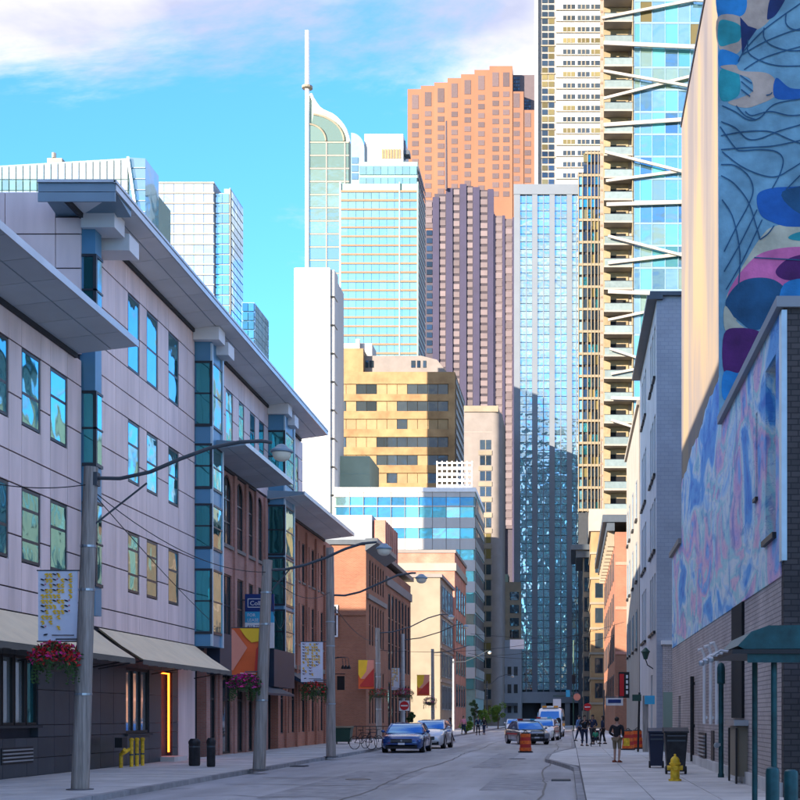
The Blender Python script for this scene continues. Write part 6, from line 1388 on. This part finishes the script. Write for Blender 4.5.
def car(label, loc, rz, paint, L=4.85, W=1.9, H=1.45, police=False, suv=False, cat='car'):
    t = thing('parked_car', label, cat, loc, rz); w = W / 2; hl = L / 2; hood = .92 if not suv else 1.05; belt = .98 if not suv else 1.12
    b_ = MB(); b_.loft([sect(-hl, .34, .60, w * .72), sect(-hl + .06, .26, .70, w * .86), sect(-hl + .25, .20, .80, w * .95), sect(-hl + .7, .19, hood - .04, w * .99), sect(-1.05, .19, hood + .02, w), sect(-.3, .19, belt, w), sect(.8, .19, belt + .01, w), sect(1.6, .19, belt + .02, w * .99), sect(hl - .3, .22, belt, w * .95), sect(hl - .06, .30, belt - .08, w * .87), sect(hl, .40, belt - .2, w * .76)])
    body = b_.build('body', paint, t, smooth=True, local=True)
    yr = 1.75 if not suv else hl - .15
    def gs(y, z, wb, wt, zb=None): zb = belt - .04 if zb is None else zb; return [(-wb, y, zb), (-wb * .99, y, zb + (z - zb) * .3), (-wt, y, z - .03), (-wt * .8, y, z), (wt * .8, y, z), (wt, y, z - .03), (wb * .99, y, zb + (z - zb) * .3), (wb, y, zb)]
    st = [(-1.12, belt - .01, .90, .88), (-.70, belt + (H - belt) * .55, .90, .80), (-.28, H - .035, .90, .72), (.25, H - .005, .90, .70), (.9 if not suv else 1.4, H - .02, .90, .70), (yr - .35, belt + (H - belt) * (.55 if not suv else .85), .89, .74 if suv else .78), (yr, belt, .87, .85)]
    b_ = MB(); b_.loft([gs(y, z, wb * w, wt * w) for y, z, wb, wt in st]); b_.build('windows', 'car_glass', t, smooth=True, local=True)
    e = .012; b_ = MB(); r_ = st[2:5]
    b_.loft([[(-wt * w - e, y, z - .035), (-wt * w * .8, y, z + e), (wt * w * .8, y, z + e), (wt * w + e, y, z - .035)] for y, z, wb, wt in r_]); b_.build('roof', paint, t, smooth=True, local=True)
    b_ = MB()
    for s in (-1, 1):
        for (y0, z0, wb0, wt0), (y1, z1, wb1, wt1) in zip(st[:2] + st[4:6], st[1:3] + st[5:7]): b_.obox((s * wt0 * w, y0, z0 - .02), (s * wt1 * w, y1, z1 - .02), .07, .05)
        b_.obox((s * .90 * w, .45, belt), (s * .71 * w, .40, H - .05), .07, .03)
    b_.build('pillars', paint, t, local=True)
    for s in (-1, 1):
        for y in (-hl + .92, hl - .98):
            b_ = MB(); r = .34 if not suv else .37; b_.lathe((s * (w - .12), y, r), [(r * .7, -.12), (r * .96, -.12), (r, -.08), (r, .08), (r * .96, .125), (r * .7, .125)], 22, axis='x'); wo_ = b_.build('wheel', 'tyre', t, smooth=True, local=True)
            b_ = MB(); b_.lathe((s * (w - .12), y, r), [(r * .68, -.127), (r * .66, .127)], 18, axis='x'); b_.build('rim', 'rim', wo_, local=True)
            b_ = MB(); n = 14; b_.prism([(y + (r + .07) * math.cos(a), r + (r + .07) * math.sin(a)) for a in [math.pi * i / n for i in range(n + 1)]], 'x', s * (w * .995 - .02), s * (w + .004)); b_.build('wheel_arch', 'black', t, local=True)
        b_ = MB(); b_.ball((s * (w + .09), -.78, belt + .06), .1, 10, 6, (1.0, .6, .75)); b_.box(s * (w - .05), s * (w + .06), -.82, -.76, belt - .0, belt + .05); b_.build('mirror', paint, t, smooth=True, local=True)
        b_ = MB(); b_.loft([[(s * w * .55, -hl + .03, .60), (s * w * .55, -hl + .05, .70), (s * w * .90, -hl + .22, .74), (s * w * .90, -hl + .20, .62)], [(s * w * .55, -hl + .3, .60), (s * w * .55, -hl + .3, .72), (s * w * .97, -hl + .5, .77), (s * w * .97, -hl + .5, .64)]]); b_.build('headlight', 'head_lamp', t, local=True)
        b_ = MB(); b_.box(s * w * .5, s * w * .88, hl - .12, hl - .02, .72, .86); b_.build('tail_light', 'tail_red', t, local=True)
        b_ = MB(); b_.box(s * (w - .006), s * (w + .008), -.25, -.05, .78, .81); b_.box(s * (w - .006), s * (w + .008), .75, .95, .79, .82); b_.build('door_handle', 'steel', t, local=True)
        b_ = MB(); b_.box(s * (w - .004), s * (w + .003), .38, .395, .3, belt - .1); b_.box(s * (w - .004), s * (w + .003), -.85, -.835, .3, belt - .1); b_.build('door_seam', 'black', t, local=True)
    b_ = MB(); b_.box(-w * .5, w * .5, -hl - .01, -hl + .2, .50, .68); b_.build('grille', 'black', t, local=True)
    b_ = MB(); b_.box(-w * .52, w * .52, -hl - .016, -hl + .1, .585, .60); b_.lathe((0, -hl - .02, .6), [(.05, 0), (.05, .01)], 12, axis='y'); b_.build('badge', 'steel', t, local=True)
    b_ = MB(); b_.box(-w * .74, w * .74, -hl + .0, -hl + .3, .22, .40); b_.build('bumper_intake', 'black', t, local=True)
    b_ = MB(); b_.box(-.16, .16, -hl - .022, -hl + .03, .40, .50); b_.build('number_plate', 'plate', t, local=True)
    b_ = MB(); b_.box(-.16, .16, hl - .05, hl + .01, .62, .74); b_.build('number_plate', 'plate', t, local=True)
    if police:
        b_ = MB(); b_.box(-w * .55, w * .55, .05, .3, H + .01, H + .12); lb_ = b_.build('light_bar', 'white_paint', t, local=True)
        for s in (-1, 1): b_ = MB(); b_.box(s * w * .25, s * w * .56, .04, .31, H + .02, H + .125); b_.build('light_lens', 'tail_red' if s < 0 else 'sky_sign', lb_, local=True)
        b_ = MB(); b_.tube([(-.42, -hl - .1, .3), (-.42, -hl - .12, .85), (.42, -hl - .12, .85), (.42, -hl - .1, .3)], .035, 8); b_.tube([(-.42, -hl - .12, .58), (.42, -hl - .12, .58)], .03, 8); b_.build('push_bar', 'black', t, local=True)
        b_ = MB()
        for s in (-1, 1): b_.box(s * (w - .005), s * (w + .006), -1.3, 1.4, .62, .72)
        b_.build('side_stripe', 'tail_red', t, local=True); b_ = MB(); b_.box(-w * .7, w * .7, -hl + .75, -1.3, hood + .01, hood + .02); b_.build('hood_panel', 'navy', t, local=True)
    return t
car('dark blue sedan parked at the left kerb', (hx(401.5, 66), 68.4, 0), 0, 'paint_blue', 4.95, 2.06, 1.47)
car('silver car parked right behind the blue sedan', (-7.75, 76.5, 0), R(-3), 'paint_silver', 4.6, 1.9, 1.6, suv=True)
car('grey and dark police car turned across the road behind the traffic barrel', (hx(526, 86), 87.5, 0), R(17), 'paint_grey', 4.9, 1.95, 1.5, police=True, cat='police car')
car('white police car half hidden behind the first police car', (hx(543, 97), 100, 0), R(-6), 'paint_wht', 4.9, 1.95, 1.6, police=True, suv=True, cat='police car')
car('small white car in the distance near the green tree', (hx(513, 152), 154, 0), R(4), 'paint_wht', 4.6, 1.85, 1.5)
def van(label, loc, rz):
    t = thing('parked_van', label, 'van', loc, rz)
    def s(y, zb, zt, w): return [(-w * .9, y, zb), (-w, y, zb + .2), (-w, y, zb + (zt - zb) * .55), (-w * .9, y, zt - .12), (-w * .75, y, zt), (w * .75, y, zt), (w * .9, y, zt - .12), (w, y, zb + (zt - zb) * .55), (w, y, zb + .2), (w * .9, y, zb)]
    b_ = MB(); b_.loft([s(-2.75, .4, .95, .85), s(-2.65, .3, 1.1, .98), s(-2.1, .28, 1.32, 1.04), s(-1.95, .28, 1.38, 1.05), s(-1.25, .28, 2.3, 1.05), s(-.8, .28, 2.48, 1.05), s(2.6, .28, 2.5, 1.05), s(2.75, .4, 2.4, 1.0)]); b_.build('body', 'paint_wht', t, smooth=True, local=True)
    b_ = MB(); b_.add([(-.86, -2.0, 1.42), (.86, -2.0, 1.42), (.76, -1.36, 2.2), (-.76, -1.36, 2.2), (-.86, -1.9, 1.40), (.86, -1.9, 1.40), (.76, -1.28, 2.2), (-.76, -1.28, 2.2)], [(0, 1, 2, 3), (4, 5, 6, 7), (0, 1, 5, 4), (1, 2, 6, 5), (2, 3, 7, 6), (3, 0, 4, 7)]); b_.build('windscreen', 'car_glass', t, local=True)
    for q in (-1, 1):
        b_ = MB(); b_.prism([(-1.55, 1.4), (-.7, 1.4), (-.7, 2.1), (-1.1, 2.1)], 'x', q * 1.03, q * 1.06); b_.build('side_window', 'car_glass', t, local=True)
        for y in (-1.75, 1.7): b_ = MB(); b_.lathe((q * .93, y, .37), [(.26, -.13), (.37, -.1), (.37, .1), (.26, .13)], 20, axis='x'); wo_ = b_.build('wheel', 'tyre', t, smooth=True, local=True); b_ = MB(); b_.lathe((q * .93, y, .37), [(.25, -.135), (.25, .135)], 16, axis='x'); b_.build('rim', 'rim', wo_, local=True)
        b_ = MB(); b_.box(q * .6, q * .93, -2.76, -2.6, .72, .92); b_.build('headlight', 'head_lamp', t, local=True); b_ = MB(); b_.box(q * 1.06, q * 1.28, -1.75, -1.65, 1.4, 1.75); b_.build('mirror', 'black', t, local=True)
        b_ = MB(); b_.box(q * 1.045, q * 1.06, -1.2, 2.5, .95, 1.15); b_.build('side_stripe', 'amber', t, local=True)
    b_ = MB(); b_.box(-.5, .5, -2.79, -2.6, .55, .85); b_.build('grille', 'black', t, local=True); b_ = MB(); b_.box(-.9, .9, -2.8, -2.6, .3, .5); b_.build('bumper', 'charcoal', t, local=True)
    b_ = MB(); b_.box(-.7, .7, -1.0, -.6, 2.5, 2.66); lb_ = b_.build('light_bar', 'white_paint', t, local=True); b_ = MB(); b_.box(-.68, -.3, -1.02, -.58, 2.52, 2.67); b_.box(.3, .68, -1.02, -.58, 2.52, 2.67); b_.build('light_lens', 'amber', lb_, local=True)
van('white high-roofed van with roof lights parked facing the camera', (hx(550.5, 114), 117, 0), R(-3))

# ------------------------------------------------------------------ bicycles
def bike(label, loc, rz, col):
    t = thing('bicycle', label, 'bicycle', loc, rz, group='bicycles locked by the left kerb')
    for y in (-.52, .52):
        b_ = MB(); n = 24; b_.tube([(0, y + .33 * math.cos(a), .34 + .33 * math.sin(a)) for a in [2 * math.pi * i / n for i in range(n + 1)]], .018, 6, cap=False); wv = b_.build('wheel', 'tyre', t, smooth=True, local=True)
        b_ = MB()
        for i in range(8): a = math.pi * 2 * i / 8; b_.tube([(0, y, .34), (0, y + .32 * math.cos(a), .34 + .32 * math.sin(a))], .003, 3)
        b_.build('spokes', 'steel', wv, local=True)
    b_ = MB(); A, B_, C_, D = (0, -.38, .82), (0, .12, .85), (0, .02, .32), (0, .52, .34)
    for p, q in ((A, B_), (A, C_), (B_, C_), (C_, D), (B_, D), (A, (0, -.52, .34))): b_.tube([p, q], .017, 6)
    b_.build('frame', col, t, local=True)
    b_ = MB(); b_.tube([(0, -.38, .82), (0, -.42, .98)], .015, 6); b_.tube([(-.27, -.36, 1.02), (-.1, -.44, .99), (.1, -.44, .99), (.27, -.36, 1.02)], .014, 6); b_.build('handlebar', 'black', t, local=True)
    b_ = MB(); b_.tube([(0, .12, .85), (0, .14, .96)], .014, 6); b_.prism([(-.03, .0), (.03, .0), (.08, .24), (-.08, .24)], 'z', .96, 1.0); b_.build('saddle', 'black', t, local=True)
bike('black bicycle on the left pavement by the kerb, nearer of the two', (hx(363, 68), 68, .12), R(62), 'black'); bike('dark blue bicycle on the left pavement, nearer the blue sedan', (hx(372, 70), 70, .12), R(50), 'bin_blue')

# ------------------------------------------------------------------ people
mat('skin', (0.42, 0.25, 0.18), rough=.6, var=.08); mat('hair_dark', (0.02, 0.014, 0.01), rough=.6); mat('cloth_black', (0.014, 0.014, 0.018), rough=.85); mat('cloth_navy', (0.015, 0.025, 0.06), rough=.85); mat('cloth_khaki', (0.20, 0.15, 0.09), rough=.85)
mat('cloth_blue', (0.10, 0.20, 0.38), rough=.85); mat('cloth_green', (0.05, 0.32, 0.18), rough=.85); mat('cloth_rust', (0.25, 0.06, 0.03), rough=.85); mat('cloth_white', (0.6, 0.6, 0.62), rough=.85)
def skin_part(name, V, E, m, parent, sub=1):
    ks = list(V); ix = {k: i for i, k in enumerate(ks)}
    me = bpy.data.meshes.new(name); me.from_pydata([V[k][0] for k in ks], [(ix[a], ix[b_]) for a, b_ in E], []); me.materials.append(MAT[m])
    o = bpy.data.objects.new(name, me); COL.objects.link(o); o.parent = parent; WM[o.name] = WM[parent.name].copy()
    md = o.modifiers.new('skin', 'SKIN'); md.use_smooth_shade = True
    for i, k in enumerate(ks):
        r = V[k][1]; me.skin_vertices[0].data[i].radius = (r, r) if not isinstance(r, tuple) else r; me.skin_vertices[0].data[i].use_root = (i == 0)
    s = o.modifiers.new('sub', 'SUBSURF'); s.levels = sub; s.render_levels = sub
    return o
def person(label, loc, rz, h=1.7, top='cloth_black', bottom='cloth_navy', hair='hair_dark', stride=.12, armL=(.12, 0.05, -.28), armR=(.12, 0.05, -.28), foreL=(.02, -.08, -.25), foreR=(.02, -.08, -.25), long_hair=False, shoe='black', scale_w=1.0, shorts=False, lean=0.0, bag=None, sit=False):
    """faces -Y; arm vectors run from the shoulder to the elbow and from the elbow to the wrist (x outwards)"""
    t = thing('person', label, 'person', loc, rz); k = h / 1.72
    def P(x, y, z): return Vector((x * k * scale_w, y * k, z * k))
    V = {'pelvis': (P(0, 0, .93), (.15 * k, .11 * k)), 'waist': (P(0, lean * .3, 1.08), (.135 * k, .10 * k)), 'chest': (P(0, lean * .7, 1.30), (.16 * k, .115 * k)), 'neckb': (P(0, lean, 1.45), .065 * k), 'neck': (P(0, lean, 1.50), .052 * k), 'chin': (P(0, lean - .015, 1.555), (.066 * k, .075 * k)), 'head': (P(0, lean - .005, 1.62), (.077 * k, .095 * k)), 'crown': (P(0, lean + .005, 1.685), (.06 * k, .07 * k))}
    E = [('pelvis', 'waist'), ('waist', 'chest'), ('chest', 'neckb'), ('neckb', 'neck'), ('neck', 'chin'), ('chin', 'head'), ('head', 'crown')]
    TV, TE, BV, BE = {}, [], {}, []
    g_ = .018 * k
    for n_ in ('pelvis', 'waist', 'chest', 'neckb'):
        r = V[n_][1]; TV[n_] = (V[n_][0], (r[0] + g_, r[1] + g_) if isinstance(r, tuple) else r + g_ * .6)
    TV['pelvis'] = (P(0, 0, .90), (.165 * k, .128 * k)); TE = [('pelvis', 'waist'), ('waist', 'chest'), ('chest', 'neckb')]
    BV['pelvis'] = (P(0, 0, .95), (.155 * k, .122 * k))
    for s, av, fv in ((-1, armL, foreL), (1, armR, foreR)):
        q = 'L' if s < 0 else 'R'; sh = P(s * .19, lean * .9, 1.41); el = sh + Vector((s * av[0] * .6, av[1], av[2])) * k; wr = el + Vector((s * fv[0], fv[1], fv[2])) * k; d = (wr - el).normalized(); hd = wr + d * .07 * k
        V['sh' + q] = (sh, .058 * k); V['el' + q] = (el, .042 * k); V['wr' + q] = (wr, .028 * k); V['hd' + q] = (hd, (.036 * k, .022 * k)); E += [('chest', 'sh' + q), ('sh' + q, 'el' + q), ('el' + q, 'wr' + q), ('wr' + q, 'hd' + q)]
        TV['sh' + q] = (sh, .07 * k); TV['el' + q] = (el, .054 * k); TV['wr' + q] = (el.lerp(wr, .92), .043 * k); TE += [('chest', 'sh' + q), ('sh' + q, 'el' + q), ('el' + q, 'wr' + q)]
        side = d.cross(Vector((0, 1, .2))).normalized()
        for f_ in range(4):
            o_ = (f_ - 1.5) * .017 * k; ln = (.062, .075, .07, .055)[f_] * k; a = hd + side * o_ + d * .02 * k; m_ = a + d * ln * .55; e_ = m_ + (d + Vector((0, -.5, 0))).normalized() * ln * .5
            V[f'f{q}{f_}'] = (m_, .0085 * k); V[f'g{q}{f_}'] = (e_, .007 * k); E += [('hd' + q, f'f{q}{f_}'), (f'f{q}{f_}', f'g{q}{f_}')]
        th = wr + d * .03 * k - side * .035 * k; V['th' + q] = (th, .011 * k); V['tt' + q] = (th + (d - side * .5).normalized() * .045 * k, .009 * k); E += [('wr' + q, 'th' + q), ('th' + q, 'tt' + q)]
        if sit: hip, kn, an = P(s * .09, 0, .9), P(s * .10, -.4, .92), P(s * .10, -.45, .52)
        else: hip, kn, an = P(s * .09, 0, .88), P(s * .10, -s * stride * .55 - .02, .49), P(s * .10, -s * stride + .02, .09)
        toe = an + P(s * .02, -.14, -.05)
        V['hip' + q] = (hip, .088 * k); V['kn' + q] = (kn, .055 * k); V['ca' + q] = (kn.lerp(an, .35), .055 * k); V['an' + q] = (an, .036 * k); V['toe' + q] = (toe, (.04 * k, .028 * k)); E += [('pelvis', 'hip' + q), ('hip' + q, 'kn' + q), ('kn' + q, 'ca' + q), ('ca' + q, 'an' + q), ('an' + q, 'toe' + q)]
        BV['hip' + q] = (hip, .104 * k); BV['kn' + q] = (kn, .072 * k); BE += [('pelvis', 'hip' + q), ('hip' + q, 'kn' + q)]
        if not shorts: BV['an' + q] = (an + P(0, 0, .03), .055 * k); BE += [('kn' + q, 'an' + q)]
        b_ = MB(); b_.loft([[(toe.x + dx_ * .045 * k, an.y + .09 * k + yy * k, max(0, an.z - .09 * k) + zz * k) for dx_, zz in ((-1, 0), (-1, zt_), (1, zt_), (1, 0))] for yy, zt_ in ((0, .07), (-.10, .09), (-.2, .06), (-.27, .04))]); b_.build('shoe', shoe, t, smooth=True, local=True)
    skin_part('body', V, E, 'skin', t); skin_part('jacket', TV, TE, top, t); skin_part('trousers', BV, BE, bottom, t)
    hc = P(0, lean, 1.64); b_ = MB(); b_.ball((hc.x, hc.y + .022 * k, hc.z + .022 * k), .098 * k, 14, 8, (.92, 1.05, .95))
    if long_hair: b_.loft([[(hc.x + dx_ * .085 * k, hc.y + yy * k, hc.z + z_ * k) for dx_, yy in ((-1, .0), (-.8, .09), (.8, .09), (1, .0), (.7, .05), (-.7, .05))] for z_ in (.05, -.08, -.2)])
    b_.build('hair', hair, t, smooth=True, local=True)
    b_ = MB(); b_.ball((hc.x, hc.y - .105 * k, hc.z - .035 * k), .016 * k, 6, 4, (.8, 1, 1.5))
    for s in (-1, 1): b_.ball((hc.x + s * .088 * k, hc.y, hc.z - .02 * k), .022 * k, 6, 4, (.4, .8, 1.3))
    b_.build('nose_and_ears', 'skin', t, smooth=True, local=True)
    b_ = MB()
    for s in (-1, 1): b_.ball((hc.x + s * .032 * k, hc.y - .092 * k, hc.z - .008 * k), .010 * k, 6, 4)
    b_.box(hc.x - .024 * k, hc.x + .024 * k, hc.y - .1 * k, hc.y - .09 * k, hc.z - .078 * k, hc.z - .07 * k); b_.build('eyes_and_mouth', 'hair_dark', t, local=True)
    return t
x, Y = pb(617, 762.5)
person('person in dark jacket and khaki shorts standing alone on the right pavement', (x, Y, .12), R(155), 1.62, 'cloth_black', 'cloth_khaki', shorts=True, stride=.06, shoe='cloth_rust', scale_w=1.12, foreL=(-.1, -.2, -.12), foreR=(-.1, -.2, -.12))
t = thing('shoulder_bag', 'yellow bag at the side of the person in khaki shorts', 'bag', (x + .32, Y - .05, .75)); c = MB(); c.prism([(x + .22, .72), (x + .46, .72), (x + .44, 1.0), (x + .25, 1.0)], 'y', Y - .12, Y + .02); c.build('pouch', 'yellow', t); c = MB(); c.tube([(x + .25, Y - .05, 1.0), (x + .2, Y - .05, 1.45), (x + .1, Y - .05, 1.5)], .012, 5); c.build('strap', 'black', t)
x, Y = pb(584.5, 746); person('person in black raising a phone on the right pavement', (x, Y, .12), R(20), 1.72, 'cloth_black', 'cloth_navy', armL=(.25, -.1, -.2), foreL=(-.1, -.2, .12), armR=(.25, -.1, -.2), foreR=(-.15, -.2, .12), stride=.1)
t = thing('phone', 'small dark phone held up by the person in black', 'phone', (x, Y - .35, 1.4)); c = MB(); c.box(x - .01, x + .06, Y - .36, Y - .35, 1.36, 1.5); c.build('case', 'black', t); c = MB(); c.box(x - .005, x + .055, Y - .362, Y - .3601, 1.37, 1.49); c.build('screen', 'glass_navy', t)
x, Y = pb(592.5, 744.5); person('person in dark coat standing behind the stroller', (x, Y, .12), R(-25), 1.74, 'cloth_navy', 'cloth_black', foreL=(-.05, -.22, -.05), foreR=(-.05, -.22, -.05), long_hair=True)
x, Y = pb(579, 741); person('person in pale blue shirt behind the group on the right', (x, Y, .12), R(60), 1.7, 'cloth_blue', 'cloth_navy', stride=.2)
x, Y = pb(602.5, 744); person('person in dark blue jacket at the right edge of the group', (x, Y, .12), R(-100), 1.68, 'cloth_navy', 'cloth_black', stride=.15, long_hair=True)
xs_, Ys_ = pb(595.5, 746.5)
t = thing('stroller', 'black pushchair with large wheels in the group on the right pavement', 'stroller', (xs_, Ys_, .12))
for dx_ in (-.24, .24):
    for dy_ in (-.3, .3): b_ = MB(); b_.lathe((xs_ + dx_, Ys_ + dy_, .25), [(.10, -.02), (.13, -.02), (.13, .02), (.10, .02)], 16, axis='x'); b_.build('wheel', 'tyre', t)
    b_ = MB(); b_.tube([(xs_ + dx_, Ys_ - .3, .25), (xs_ + dx_, Ys_ + .1, .6), (xs_ + dx_, Ys_ + .5, 1.1)], .015, 6); b_.tube([(xs_ + dx_, Ys_ + .3, .25), (xs_ + dx_, Ys_ - .1, .65)], .015, 6); b_.build('side_frame', 'steel_dark', t)
b_ = MB(); b_.prism([(Ys_ - .3, .45), (Ys_ - .25, .52), (Ys_ + .08, .52), (Ys_ + .3, 1.0), (Ys_ + .34, .98), (Ys_ + .12, .45)], 'x', xs_ - .21, xs_ + .21); b_.build('seat', 'cloth_black', t); b_ = MB(); b_.tube([(xs_ - .24, Ys_ + .5, 1.1), (xs_ + .24, Ys_ + .5, 1.1)], .018, 6); b_.build('handle', 'black', t)
person('small child in green sitting in the pushchair', (xs_, Ys_ + .08, .09), 0, .95, 'cloth_green', 'cloth_navy', sit=True, foreL=(0, -.18, -.08), foreR=(0, -.18, -.08))
x, Y = hx(450, 92), 92.0; person('person in black walking across the road beyond the silver car', (x, Y, 0), R(-80), 1.68, 'cloth_black', 'cloth_black', stride=.3, long_hair=True, armL=(.05, -.12, -.25), armR=(.05, .12, -.25), shoe='cloth_white')
x, Y = hx(478, 128), 128.0; person('person in dark navy far down the left kerb', (x, Y, 0), R(15), 1.74, 'cloth_navy', 'cloth_black', stride=.15)
x, Y = hx(484, 132), 132.0; person('person in black beside the one in navy far down the left kerb', (x, Y, 0), R(-10), 1.7, 'cloth_black', 'cloth_navy', stride=.2)
x, Y = hx(463.5, 126), 126.0; person('person in pale purple top on the far left pavement', (x, Y, .12), R(30), 1.66, 'ban_pink', 'cloth_navy', stride=.15, long_hair=True)
SC.render.film_transparent = False
